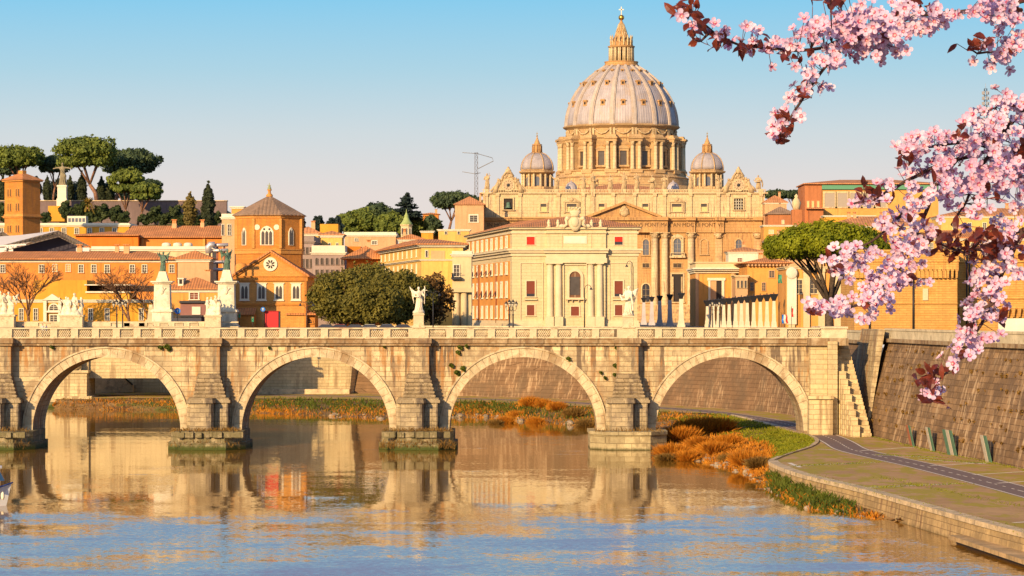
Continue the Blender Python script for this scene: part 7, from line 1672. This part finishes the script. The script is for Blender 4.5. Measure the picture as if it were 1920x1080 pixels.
def arm_lamp(label, px, yt, D, arms, zb=GZ):
    o = thing('street_light', label, 'street light', (X(px, D), D, zb), 0, 'tall hooked street lights'); h = Z(yt, D)-zb
    MB().tube([(0,0,0),(0,0,h*.92)], [.11,.06], 7).lathe([(.2,0),(.2,.9),(.12,1.0)], 8).build('pole', M['iron'], o)
    for s_ in arms:
        a = MB().tube([(0,0,h*.9),(s_*.12,0,h*.97),(s_*.5,0,h),(s_*.85,0,h*.985),(s_*1.0,0,h*.95)], .05, 5).tube([(0,0,h*.8),(s_*.35,0,h*.86),(s_*.5,0,h*.99)], .025, 4).build('arm', M['iron'], o)
        MB().lathe([(.06,0),(.12,-.12),(.24,-.34),(.24,-.38)][::-1], 8, s_*1.0, 0).move(0, 0, h*.95).build('lamp_head', M['iron'], a)
arm_lamp('thin hooked street light in front of the middle of the cream palace', 1096, 534, 470, (1,))
arm_lamp('tallest hooked street light at the right corner of the cream palace', 1187, 489, 480, (-1,))
arm_lamp('double armed street light right of the tall white angel', 812, 546, 470, (-1, 1))
arm_lamp('double armed street light right of the red shop blind', 575, 566, 470, (-1, 1))
# obelisk lamps along the processional street
def obelisk(label, x_, D, mat, wd=.75, h=8.6):
    o = thing('obelisk_lamp', label, 'obelisk lamp', (x_, D, GZ), 0, 'stone obelisk lamps along the street')
    MB().box(-wd*1.3,wd*1.3,-wd*1.3,wd*1.3,0,.7).frust(0,0,.7,1.7,wd*1.1,wd*1.1,wd*1.0,wd*1.0).frust(0,0,1.7,h-1.5,wd*.85,wd*.85,wd*.6,wd*.6).build('shaft', mat, o)
    MB().frust(0,0,h-1.5,h-1.2,.35,.35,.45,.45).frust(0,0,h-1.2,h-.2,.45,.45,.85,.85).frust(0,0,h-.2,h,.95,.95,.8,.8).box(-.1,.1,-.1,.1,h,h+.35).build('lantern', M['iron'], o)
M['obel'] = lm('obelisk_travertine', (.62,.53,.38), var=.1, nsc=.5)
M['obel_shade'] = lm('shaded_obelisk_stone', (.46,.41,.40), var=.1, nsc=.5)  # shaded copy of the obelisk stone, shade put into the colour
ords = ['nearest', 'second', 'third', 'fourth', 'fifth', 'sixth', 'seventh', 'eighth', 'ninth', 'tenth', 'eleventh', 'farthest']
for i, px in enumerate((1451, 1438, 1425.5, 1413, 1401, 1390, 1379, 1367, 1357, 1347, 1337, 1326)):
    D = 650+i*11; obelisk('pale stone obelisk lamp in the long right-hand row, %s from the viewer' % ords[i], X(px, D), D, M['obel'], .50, Z(551+i*1.1, D)-GZ)
for i, (px, D) in enumerate(((1277, 755), (1256, 808), (1237, 864), (1222, 914), (1207, 969))):
    obelisk(['only pale obelisk lamp of the left-hand row, rightmost', 'grey shaded obelisk lamp in front of the basilica door', 'grey shaded obelisk lamp, third from the right in the left-hand row', 'grey shaded obelisk lamp beside the basilica left door arch', 'grey shaded obelisk lamp next to the cream palace'][i], X(px, D), D, M['obel'] if i == 0 else M['obel_shade'])
# ---------------------------------------------------------------- masts
def mast(label, px, yt, D, arms, stripe=None, zb=40):
    o = thing('antenna_mast', label, 'antenna', (X(px, D), D, zb)); h = Z(yt, D)-zb; mb = MB(); w_ = .9
    for sx, sy in ((-1,-1),(1,-1),(1,1),(-1,1)): mb.tube([(sx*w_,sy*w_,0),(sx*w_*.7,sy*w_*.7,h)], .13, 4)
    n = int(h/2.2)
    for i in range(n):
        a, b_ = w_*(1-.3*i/n), w_*(1-.3*(i+1)/n); z0, z1 = h*i/n, h*(i+1)/n
        mb.tube([(-a,-a,z0),(b_,-b_,z1)], .08, 3); mb.tube([(a,a,z0),(-b_,b_,z1)], .08, 3); mb.tube([(a,-a,z0),(b_,b_,z1)], .08, 3); mb.tube([(-a,-a,z1),(a,-a,z1)], .07, 3)
    mb.build('lattice_mast', plain('grey_steel', (.16,.15,.16), .6) if not stripe else M['iron'], o); return o, h
o, h = mast('grey lattice mast with two long kinked aerial booms left of the basilica', 893, 286, 1340, 1)
mb = MB(); s_ = 1340/F
for pts_ in (((-26,0),(2,2),(30,10),(32,16),(4,30)), ((-26,36),(-2,40),(8,38))):
    mb.tube([(a*s_, 0, h-b_*s_) for a, b_ in pts_], .17, 4)
for i in range(12): q = -22+i*4.4; mb.tube([(q*s_, -1.6, h-(1+max(0, q)*.3)*s_), (q*s_, 1.6, h-(1+max(0, q)*.3)*s_)], .06, 3)
mb.build('aerial_booms', plain('aerial_steel', (.2,.19,.19), .6), o)
o, h = mast('dark telecom mast rising behind the right-hand blossoms', 1848, 166, 1500, 1, True)
pgm = plain('panel_grey', (.30,.28,.28), .6); pme = MB().box(-.3, .3, -.2, .2, 0, 1.6).mesh('antenna_panel', pgm)
for i in range(7):
    for a in range(6): link('antenna_panel', pme, o, (1.5*math.cos(a), 1.5*math.sin(a), h-3-i*2.6))
MB().tube([(0,0,h-.5),(0,0,h+2.5)], .1, 4).build('rod', pgm, o)
# ---------------------------------------------------------------- people on the bridge
def person(label, px, D, zb, rz, top, legs, hair=(.03,.02,.015), h=1.72):
    o = thing('person', label, 'person', (X(px, D), D, zb), rz, None); mb = MB()
    for s_, st in ((-1, -.13), (1, .16)):
        mb.tube([(s_*.09*h*.55, 0, .52*h), (s_*.05*h, st*.5, .28*h), (s_*.05*h, st+.04, .05*h)], [.052*h,.04*h,.028*h], 8); mb.ell((s_*.05*h, st-.03, .03*h), (.03*h,.075*h,.03*h), 7, 5)
        mb.tube([(s_*.125*h,0,.80*h),(s_*.155*h,-st*.5,.63*h),(s_*.14*h,-st*1.2-.05,.50*h)], [.035*h,.028*h,.02*h], 7); mb.ell((s_*.14*h,-st*1.3-.06,.475*h), (.02*h,.02*h,.035*h), 6, 5)
        for q in range(4): mb.tube([(s_*.14*h+(q-1.5)*.012*h,-st*1.3-.06,.465*h),(s_*.138*h+(q-1.5)*.012*h,-st*1.3-.075,.43*h)], .0065*h, 4)
    mb.loft([(0,0,.48*h,.085*h,.062*h),(0,0,.55*h,.092*h,.065*h),(0,0,.63*h,.082*h,.058*h),(0,0,.75*h,.11*h,.065*h),(0,0,.81*h,.115*h,.055*h),(0,0,.84*h,.05*h,.042*h)], 12); mb.loft([(0,0,.83*h,.03*h,.03*h),(0,-.005,.89*h,.028*h,.03*h)], 8)
    mb.ell((0,-.008*h,.932*h), (.044*h,.052*h,.062*h), 10, 8); mb.ell((0,-.06*h,.925*h), (.009*h,.014*h,.014*h), 6, 4)
    for s_ in (-1, 1): mb.ell((s_*.045*h,0,.93*h), (.008*h,.014*h,.018*h), 6, 4)
    cols = [plain('skin', (.45,.26,.17), .6), plain('coat', top, .8), plain('trousers', legs, .8), plain('hair', hair, .6), plain('shoes', (.03,.025,.02), .6)]
    me = remesh(mb, .022, cols, 'body', None, 2)
    for p in me.polygons:
        c = p.center; z_ = c.z/h
        p.material_index = 4 if z_ < .055 else 2 if z_ < .5 and abs(c.x) < .115*h else 0 if z_ < .49 else 1 if z_ < .845 else (3 if (z_ > .96 or (c.y > .01*h and z_ > .89)) else 0)
    link('body', me, o)
dz_ = zc1+.06
person('person in a dark blue coat walking behind the balustrade at the far left', 43, 371.6, dz_, 1.3, (.03,.04,.09), (.05,.05,.08))
person('person in a white top behind the balustrade, left of the darker pair', 80, 371.4, dz_, .4, (.55,.52,.48), (.05,.08,.2))
person('person in a blue jacket beside the one in white on the bridge', 87, 371.9, dz_, -1.0, (.05,.10,.28), (.04,.04,.06), (.10,.05,.02), 1.62)
# ---------------------------------------------------------------- cars along the embankment street
M['tyre'] = plain('tyre', (.02,.02,.02), .9)
def car_meshes():
    s = MB(); L2, w_ = 2.1, .86
    prof = [(-L2,.35),(-L2,.75),(-L2+.15,.88),(-1.05,.95),(1.5,.98),(2.02,.9),(L2,.7),(L2,.35)]
    s.prism(prof[::-1], -w_, w_)
    c = MB(); v = [(-1.25,-.78,.95),(1.75,-.78,.97),(1.75,.78,.97),(-1.25,.78,.95),(-.45,-.62,1.44),(1.15,-.62,1.44),(1.15,.62,1.44),(-.45,.62,1.44)]
    c.add(v, [(0,1,5,4),(1,2,6,5),(2,3,7,6),(3,0,4,7)]); r = MB(); r.box(-.5,1.2,-.64,.64,1.43,1.48)
    wh = MB(); wh.lathe([(.18,-.1),(.32,-.1),(.32,.1),(.18,.1)], 14)
    wh.v = [(x_, z_, y_) for x_, y_, z_ in wh.v]
    li = MB().box(-.12,.12,-.03,.03,-.07,.07)
    return s, c.mesh('windows', M['glass']), r, wh.mesh('wheel', M['tyre']), li.mesh('tail_light', plain('red_lens', (.4,.02,.02), .3))
cs, cw_, cr_, cwh, cli = car_meshes()
for px, D, col, lb, rz in ((608, 540, (.03,.04,.06), 'dark blue car parked left of the others before the oaks', 0), (634, 545, (.25,.03,.03), 'dark red car second from the left before the oaks', .05), (662, 540, (.04,.04,.045), 'black car third from the left before the oaks', 0), (690, 545, (.45,.44,.42), 'pale grey car in the middle of the row before the oaks', -.04), (722, 540, (.10,.14,.25), 'blue car fourth along the row before the oaks', 0), (752, 545, (.05,.05,.05), 'black car at the right end of the row before the oaks', .03)):
    o = thing('parked_car', lb, 'car', (X(px, D), D, GZ), rz, 'cars parked along the embankment'); pm_ = plain('car_paint', col, .3, 0, .03)
    cs.build('body', pm_, o); link('windows', cw_, o); cr_.build('roof', pm_, o)
    for x_ in (-1.3, 1.3):
        for y_ in (-.8, .8): link('wheel', cwh, o, (x_, y_, .32))
    for x_ in (-1, 1): link('tail_light', cli, o, (-1.9*x_, -.87, .7))
# ---------------------------------------------------------------- road signs, flags
M['sign_blue'] = plain('blue_sign', (.02,.16,.55), .5); M['red'] = plain('signal_red', (.6,.03,.02), .5); M['green'] = plain('signal_green', (.03,.22,.12), .6)
def sign(label, px, py, D, r_=.42):
    o = thing('road_sign', label, 'road sign', (X(px, D), D, GZ)); h = Z(py, D)-GZ
    MB().tube([(0,.05,0),(0,.05,h)], .05, 6).build('pole', M['iron'], o); n = 18; MB().prism([(r_*math.cos(2*math.pi*i/n), h+r_*math.sin(2*math.pi*i/n)) for i in range(n)], -.03, .03).build('disc', M['sign_blue'], o)
    MB().prism([(-.07,h-.22),(.07,h-.22),(.07,h+.05),(.18,h+.05),(0,h+.27),(-.18,h+.05),(-.07,h+.05)], -.045, -.031).build('arrow', M['white'], o)
sign('round blue road sign with white arrow between the two pylons', 333, 583, 540, .55); sign('round blue road sign with white arrow left of the red blind', 493, 580, 545)
def signal(label, px, py, D):
    o = thing('traffic_light', label, 'traffic light', (X(px, D), D, GZ), 0, 'traffic lights by the church'); h = Z(py, D)-GZ
    MB().tube([(0,0,0),(0,0,h)], .06, 6).build('pole', M['iron'], o); b_ = MB().box(-.18,.18,-.25,.05,h-.9,h).build('housing', M['green'], o)
    for i, m_ in enumerate((M['red'], M['iron'], M['green'])): MB().ell((0,-.25,h-.15-i*.3), (.1,.06,.1), 8, 5).build('lens', m_, b_)
signal('traffic light with red lens left of the low church wing', 449, 586, 540); signal('traffic light lower down beside the church wing', 474, 594, 540)
def flag(label, px, py, D, cols, zb=GZ):
    o = thing('flag', label, 'flag', (X(px, D), D, zb), 0, None); h = Z(py, D)-zb
    MB().tube([(0,0,0),(0,0,h+.4)], .05, 5).build('pole', M['iron'], o)
    for i, c in enumerate(cols):
        w_ = .42; mb = MB(); v = []
        for j in range(7): z_ = h-j*.3; x0 = i*w_*(.8+.05*j)+.06*math.sin(j*1.3); v += [(x0, .12*math.sin(j+i), z_), (x0+w_*.9, .12*math.sin(j+i+.8), z_)]
        mb.add(v, [(2*j, 2*j+1, 2*j+3, 2*j+2) for j in range(6)]); mb.build('stripe', c, o)
flag('long green flag hanging under the big pine crown', 1459, 515, 640, (M['green'], M['green']))
flag('blue white and red flag by the pilaster building', 1466, 590, 620, (M['sign_blue'], M['white'], M['red']))
flag('small red flag leaning out beside the carved panel', 1484, 578, 630, (M['red'], M['white']))
# ---------------------------------------------------------------- moored river boat cut by the left edge
bo = thing('river_boat', 'white river tour boat with slatted side cut by the left picture edge', 'boat', (X(26, 258), 258, 0), rad(8))
mb = MB(); secs = [(-.2,.12,1.9),(-1.2,.9,1.55),(-3,1.5,1.35),(-8,1.7,1.3),(-13,1.6,1.3),(-14,1.3,1.35)]
v = []
for x_, w_, z_ in secs: v += [(x_,-w_,z_),(x_+(-.5 if x_ > -2 else 0),-w_*.7,-.3),(x_+(-.5 if x_ > -2 else 0),w_*.7,-.3),(x_,w_,z_)]
mb.add(v, [(4*i+a, 4*i+4+a, 4*i+5+a, 4*i+1+a) for i in range(5) for a in range(3)] + [(4*i+3, 4*i+7, 4*i+4, 4*i) for i in range(5)] + [(0,1,2,3),(20,23,22,21)]); mb.build('hull', plain('white_boat_paint', (.66,.66,.66), .35), bo)
MB().tube([(-.1,0,1.95),(-1.2,-.95,1.62),(-3,-1.55,1.42),(-13,-1.65,1.37)], .07, 6).build('rubbing_strake', plain('strake_blue', (.08,.12,.3), .5), bo)
MB().box(-13,-1.2,-1.15,1.15,1.3,2.15).build('cabin_side', plain('slatted_wood', (.36,.17,.06), .6), bo)
MB().add([(-1.3,-1.1,2.15),(-.75,-.6,2.15),(-.75,.6,2.15),(-1.3,1.1,2.15),(-1.9,-1.1,3.2),(-1.3,-.5,3.2),(-1.3,.5,3.2),(-1.9,1.1,3.2)], [(0,1,5,4),(1,2,6,5),(2,3,7,6)]).box(-12.5,-1.9,-1.12,-1.06,2.15,3.2).build('windows', plain('blue_tinted_glass', (.05,.12,.22), .1), bo)
MB().slab([(-13.2,-1.35),(-1.9,-1.35),(-1.0,-.65),(-1.0,.65),(-1.9,1.35),(-13.2,1.35)], 3.2, 3.36).build('roof', plain('white_boat_roof', (.66,.66,.66), .4), bo)
MB().box(-12.6,-2.9,-1.4,-1.3,1.5,2.2).build('slats', plain('white_boat_rail', (.6,.58,.52), .4), bo) if False else None
for i in range(10): MB().box(-11.6+i*1.08,-11.46+i*1.08,-1.2,-1.05,1.35,3.2).build('post', M['white'], bo)
for x_ in (-.9, -4): MB().ell((x_,-1.1 if x_ > -2 else -1.75,.9), (.16,.16,.36), 8, 6).build('fender', M['white'], bo)
# ---------------------------------------------------------------- flowering plum in the near foreground
PD = 4.6; PS = PD/F
def pp_(px, py, dy=0.0): return Vector(((px-960)*PS, PD+dy, HC+(YH-py)*PS))
terr = MB().box(-30, 30, -9, 6.4, 13.6, 14.45).build('bridge_terrace', plain('terrace_stone', (.35,.3,.24), .9)); tag(terr, kind='structure')
plum = thing('plum_tree', 'flowering plum tree with pink blossom and dark red leaves hanging in from the right', 'tree', (1.75, 4.9, 14.45))
PB = Vector((1.75, 4.9, 14.45)); loc = lambda v: v-PB
def petal_mat():
    t = NT('pink_petals'); n1 = t.noise(t.co, 60, 3); n2 = t.noise(t.co, 9, 2)
    c = t.mix(t.ramp(n1, .35, .65), (.62,.43,.60), (.76,.67,.80)); c = t.mix(t.math('MULTIPLY', t.ramp(n2, .45, .6), .6), c, (.60,.32,.50))
    m = t.done(c, .6, .2); tr = t.n('ShaderNodeBsdfTranslucent'); t.set(tr.inputs[0], (.66,.45,.66)); mx = t.n('ShaderNodeMixShader'); mx.inputs[0].default_value = .3
    t.l(t.b.outputs[0], mx.inputs[1]); t.l(tr.outputs[0], mx.inputs[2]); t.l(mx.outputs[0], t.out.inputs['Surface']); return m
M['petal'] = petal_mat(); M['heart'] = plain('flower_heart', (.40,.06,.14), .6, 0, .3, 40); M['stamen'] = plain('stamens', (.75,.55,.50), .6)
def red_leaf():
    t = NT('dark_red_leaves'); n1 = t.noise(t.co, 25, 3); c = t.mix(t.ramp(n1, .35, .65), (.055,.012,.010), (.19,.035,.014)); m = t.done(c, .35, .5)
    tr = t.n('ShaderNodeBsdfTranslucent'); t.set(tr.inputs[0], (.45,.06,.02)); mx = t.n('ShaderNodeMixShader'); mx.inputs[0].default_value = .25
    t.l(t.b.outputs[0], mx.inputs[1]); t.l(tr.outputs[0], mx.inputs[2]); t.l(mx.outputs[0], t.out.inputs['Surface']); return m
M['redleaf'] = red_leaf(); M['twig'] = wall_mat('plum_bark', (.075,.04,.035), .3, 30, bump=.002)
# one flower, radius 1: five cupped petals, deep heart, stamens
def flower(r):
    q, mi = [], []
    for k in range(5):
        a = 2*math.pi*k/5+r.uniform(-.12, .12); cup = r.uniform(.05, .45); tw = r.uniform(-.25, .25); L = r.uniform(.88, 1.08)
        ca, sa = math.cos(a), math.sin(a)
        def P(u, w_, s_): z_ = cup*u*u+.10*abs(w_)*2+s_*tw*w_; return (ca*u*L-sa*w_, sa*u*L+ca*w_, z_)
        ring = [(.08,.05),(.32,.24),(.62,.36),(.86,.33),(1.0,.15)]
        for (u0, w0), (u1, w1) in zip(ring, ring[1:]):
            for s_ in (-1, 1):
                e = [P(u0, 0, 1)[:2]+(cup*u0*u0-.03,), P(u0, s_*w0, 1), P(u1, s_*w1, 1), P(u1, 0, 1)[:2]+(cup*u1*u1-.03,)]
                q.append(e if s_ < 0 else e[::-1]); mi.append(1 if u0 < .1 else 0)
    n = 6; c = [(.15*math.cos(2*math.pi*i/n), .15*math.sin(2*math.pi*i/n), .05) for i in range(n)]
    q += [[c[0], c[1], c[2], c[3]], [c[0], c[3], c[4], c[5]]]; mi += [1, 1]
    for i in range(7):
        a = 2*math.pi*i/7; d = (math.cos(a)*.34, math.sin(a)*.34, .42); s_ = (-math.sin(a)*.022, math.cos(a)*.022)
        q.append([(s_[0], s_[1], .05), (-s_[0], -s_[1], .05), (d[0]-s_[0], d[1]-s_[1], d[2]), (d[0]+s_[0], d[1]+s_[1], d[2])]); mi.append(2)
    return np.array(q), np.array(mi)
fr_ = random.Random(31); FL = [flower(fr_) for _ in range(6)]
CL = [(1300,40,22,22,5),(1345,65,18,12,4),(1380,70,20,12,5),(1420,68,22,14,7),(1445,88,20,18,7),(1480,90,20,22,9),(1505,60,22,12,7),(1530,60,28,20,12),(1560,50,30,28,16),(1590,60,38,32,26),(1625,55,38,34,26),(1650,70,38,32,22),(1680,50,38,32,22),(1610,28,42,14,12),(1700,25,38,22,18),(1725,50,28,18,12),(1750,35,22,16,8),(1775,25,14,10,3),(1820,15,18,12,6),(1855,20,22,22,12),(1890,30,28,28,16),(1900,75,22,32,16),(1880,110,24,18,9),(1845,88,16,10,3),(1600,95,32,12,10),(1660,92,32,14,9),
 (1555,110,18,15,8),(1530,122,16,12,6),(1565,125,14,10,4),(1515,150,13,10,4),(1500,142,11,9,3),(1540,165,11,9,3),(1480,185,11,12,4),(1502,185,12,10,3),(1465,205,12,12,5),(1455,235,12,12,5),(1495,225,12,10,4),(1445,250,9,9,3),
 (1700,280,20,15,8),(1725,268,20,16,8),(1755,275,28,22,14),(1790,265,28,26,18),(1830,235,28,22,17),(1860,215,28,28,19),(1890,195,28,32,20),(1910,230,18,36,16),(1850,255,32,28,22),(1820,290,36,32,29),(1780,310,36,32,26),(1740,310,28,22,14),(1700,325,22,18,10),(1660,345,22,14,8),(1610,375,14,10,4),(1640,370,18,13,6),(1870,300,36,36,28),(1900,300,22,36,18),(1840,340,32,28,21),(1800,360,32,28,19),(1760,350,28,22,13),(1820,395,22,18,9),(1880,345,28,28,13),(1720,380,22,22,10),(1690,385,22,18,8),(1655,420,18,13,6),(1700,420,22,18,8),(1735,420,13,18,6),
 (1700,455,32,22,16),(1735,460,22,22,12),(1690,490,32,22,16),(1650,525,32,22,18),(1620,555,28,18,12),(1700,530,28,20,13),(1665,560,18,13,6),(1610,470,28,12,10),(1580,470,13,10,4),(1560,490,13,10,4),(1590,505,22,12,7),(1625,490,13,10,4),(1580,580,22,15,9),(1545,570,20,13,8),(1525,580,11,11,4),(1600,590,16,10,4),(1645,580,16,12,5),
 (1910,370,18,32,15),(1890,415,22,22,13),(1875,455,28,22,15),(1900,470,20,22,11),(1860,490,28,22,15),(1880,520,22,22,13),(1845,545,25,22,17),(1870,560,20,20,11),(1830,585,22,22,15),(1850,600,18,18,10),(1815,620,20,20,11),(1840,635,16,16,8),(1800,650,16,18,8),(1780,670,13,12,4),(1822,655,12,12,4),(1765,690,11,11,3),(1735,745,14,10,5),(1760,722,9,9,2),(1750,737,10,9,3)]
LF = [(1290,20,18,12,10),(1312,62,22,20,11),(1350,85,14,12,6),(1392,95,14,10,5),(1425,82,14,10,4),(1560,8,26,8,10),(1482,112,18,12,6),(1470,250,12,16,10),(1502,170,10,13,5),(1462,218,10,10,4),(1830,82,22,15,9),(1578,92,7,7,3),(1740,20,8,7,3),(1700,12,10,7,3),(1640,372,26,14,8),(1690,297,13,12,6),(1615,350,10,8,3),(1760,452,30,22,20),(1800,470,22,13,10),(1835,452,26,22,17),(1862,467,18,16,9),(1910,290,12,22,9),(1890,462,22,13,9),(1740,716,17,12,9),(1735,700,10,9,5),(1762,690,9,9,3),(1800,662,7,7,2),(1560,506,7,7,3),(1520,586,7,9,4),(1900,20,13,18,6),(1690,522,9,9,4),(1870,590,7,11,4),(1745,752,10,8,4),(1850,380,14,10,4),(1780,255,9,8,3)]
BR = {'upper': [[(2060,-30),(1920,-5),(1850,12),(1760,15),(1660,40),(1600,62),(1550,84),(1500,92),(1440,90),(1390,85),(1350,72),(1320,48),(1298,30)], [(1600,62),(1565,106),(1540,132),(1512,172),(1490,206),(1470,240),(1458,268)], [(2060,80),(1920,86),(1880,92),(1845,92),(1825,86)], [(1700,30),(1680,60),(1650,85)], [(1350,72),(1330,60),(1316,75)]],
      'middle': [[(2080,150),(1920,205),(1880,255),(1868,280),(1800,296),(1740,318),(1700,340),(1650,368),(1600,382)], [(1880,255),(1845,310),(1818,380),(1792,420)], [(1800,296),(1760,345),(1700,400),(1660,440),(1610,470),(1565,492)], [(1760,345),(1745,400),(1715,470),(1690,520),(1640,560),(1590,585),(1520,584)], [(1868,280),(1820,262),(1760,270),(1700,285)], [(1920,205),(1890,180),(1870,200)]],
      'lower': [[(2080,380),(1920,432),(1875,462),(1820,470),(1770,452)], [(1920,432),(1890,500),(1868,560),(1850,605),(1828,645),(1795,690),(1760,722),(1738,748)], [(1868,560),(1835,580),(1815,615)], [(2080,380),(1925,300),(1910,330)]]}
r = random.Random(77); twig_pts = []
for nm, paths in BR.items():
    mb = MB()
    for k, path in enumerate(paths):
        pts = []; dy = r.uniform(-.05, .05)
        for i in range(len(path)-1):
            (x0, y0), (x1, y1) = path[i], path[i+1]; n = max(2, int(math.hypot(x1-x0, y1-y0)/18))
            for j in range(n):
                u = j/n; pts.append((x0+(x1-x0)*u+r.uniform(-1.6, 1.6), y0+(y1-y0)*u+r.uniform(-1.6, 1.6)))
        pts.append(path[-1]); m_ = len(pts)
        P3 = [pp_(a, b_, dy+.05*math.sin(i*.11)) for i, (a, b_) in enumerate(pts)]; twig_pts += [(a, b_, p) for (a, b_), p in zip(pts, P3)]
        r0 = (6.0 if k == 0 else 4.2)*PS; mb.tube([loc(p) for p in P3], [r0*(1-.68*i/m_)*r.uniform(.88, 1.15) for i in range(m_)], 6)
    if nm == 'upper': root = [pp_(2060,-30), pp_(2300,-60), pp_(2700, 60)]
    elif nm == 'middle': root = [pp_(2080,150), pp_(2350,180), pp_(2750, 330)]
    else: root = [pp_(2080,380), pp_(2350,420), pp_(2780, 600)]
    mb.tube([loc(p) for p in root], [5.2*PS, 9*PS, 18*PS], 7); br_ = mb.build('branch', M['twig'], plum)
    if nm == 'upper':
        lk = MB(); lk.tube([loc(pp_(2060,-30)), loc(pp_(2060,80))], 4*PS, 6); mb2 = lk.build('side_twig', M['twig'], br_)
tk = MB(); tk.tube([(0,0,-.02), (.02,0,1.0), loc(pp_(2780,600)), loc(pp_(2750,330)), loc(pp_(2700,60))], [.07,.055,.045,.04,.02], 8); tk.build('trunk', M['twig'], plum)
FQ, FM, LQ, PQ = [], [], [], MB(); sep_fl = []
def near_twig(px, py): return min(twig_pts, key=lambda t: (t[0]-px)**2+(t[1]-py)**2)
def basis(nv):
    nv = nv.normalized(); t = nv.cross(Vector((r.uniform(-1,1), r.uniform(-1,1), r.uniform(-1,1)))).normalized(); return t, nv.cross(t), nv
for (cx, cy, rx, ry, n) in CL:
    for _ in range(int(n*(.88 if cx > 1640 and cy > 180 else 1.15))):
        for _t in range(8):
            px, py = cx+r.gauss(0, .62)*rx, cy+r.gauss(0, .62)*ry
            tw = near_twig(px, py); d = math.hypot(px-tw[0], py-tw[1])
            if d < 58: break
        p = pp_(px, py, r.gauss(0, .055)); out = (p-tw[2])
        nv = (out.normalized()*.8 if out.length > 1e-6 else Vector((0,0,0)))+Vector((r.gauss(0,.45)-.12, -.62+r.gauss(0,.45), r.gauss(0,.45)+.15))
        t_, b_, nn = basis(nv); s_ = r.uniform(9, 14)*PS*(1-.0*d)
        q, mi = FL[r.randrange(6)]; R3 = np.array([t_[:], b_[:], nn[:]]); w_ = (q.reshape(-1, 3)*s_)@R3+np.array(loc(p)[:])
        sep_fl.append((p.y-.02*nn.dot(Vector((0,-1,0))), w_, mi))
        if d > 6: PQ.tube([loc(tw[2]), loc((tw[2]+p)/2)+Vector((0,0,-.001)), loc(p-nn*.001)], [.9*PS, .7*PS, .8*PS], 3)
sep_fl.sort(key=lambda a: a[0])
fm = [M['petal'], M['heart'], M['stamen']]
for i, (_, w_, mi) in enumerate(sep_fl[:100]):
    c = w_.mean(0); me = quads_mesh('blossom', w_-c, fm[0])
    for m_ in fm[1:]: me.materials.append(m_)
    me.polygons.foreach_set('material_index', mi.astype('i')); link('blossom', me, plum, tuple(c))
rest = sep_fl[100:]; me = quads_mesh('blossoms', np.concatenate([a[1] for a in rest]), fm[0])
for m_ in fm[1:]: me.materials.append(m_)
me.polygons.foreach_set('material_index', np.concatenate([a[2] for a in rest]).astype('i')); tag(link('blossoms', me, plum), kind='stuff')
lv = []
LF += [(t_[0], t_[1], 14, 12, 1) for t_ in twig_pts[::4] if t_[0] < 1930]
for (cx, cy, rx, ry, n) in LF:
    for _ in range(int(n*1.6)):
        px, py = cx+r.gauss(0, .7)*rx, cy+r.gauss(0, .6)*ry; tw = near_twig(px, py); p = pp_(px, py, r.gauss(-.035, .045)); out = p-tw[2]
        d = (out.normalized()*.7 if out.length > 1e-6 else Vector((0,0,0)))+Vector((r.gauss(0,.5)-.25, r.gauss(0,.35), r.gauss(0,.5)+.1)); d.normalize()
        nrm = Vector((r.gauss(0,.5), -1+r.gauss(0,.5), r.gauss(0,.5)+.3)); sd = d.cross(nrm).normalized(); nrm = sd.cross(d).normalized()
        L, wd = r.uniform(18, 36)*PS, r.uniform(4.8, 8.5)*PS; a = loc(p)-d*L*.4
        sec = [(0,.05,0),(.22,.72,.03),(.5,1.0,.05),(.78,.65,.02),(1.0,.03,-.06)]
        for (u0, w0, z0), (u1, w1, z1) in zip(sec, sec[1:]):
            for s_ in (-1, 1):
                lift = .28*wd
                e = [a+d*L*u0+nrm*L*z0, a+d*L*u0+sd*s_*wd*w0+nrm*(L*z0+lift*w0), a+d*L*u1+sd*s_*wd*w1+nrm*(L*z1+lift*w1), a+d*L*u1+nrm*L*z1]; lv.append([tuple(x_) for x_ in (e if s_ > 0 else e[::-1])])
        if (tw[2]-p).length > 8*PS: PQ.tube([loc(tw[2]), a], [.9*PS, .8*PS], 3)
link('leaves', quads_mesh('leaves', np.array(lv), M['redleaf']), plum); PQ.build('flower_stalks', plain('stalks', (.16,.06,.05), .6), plum)
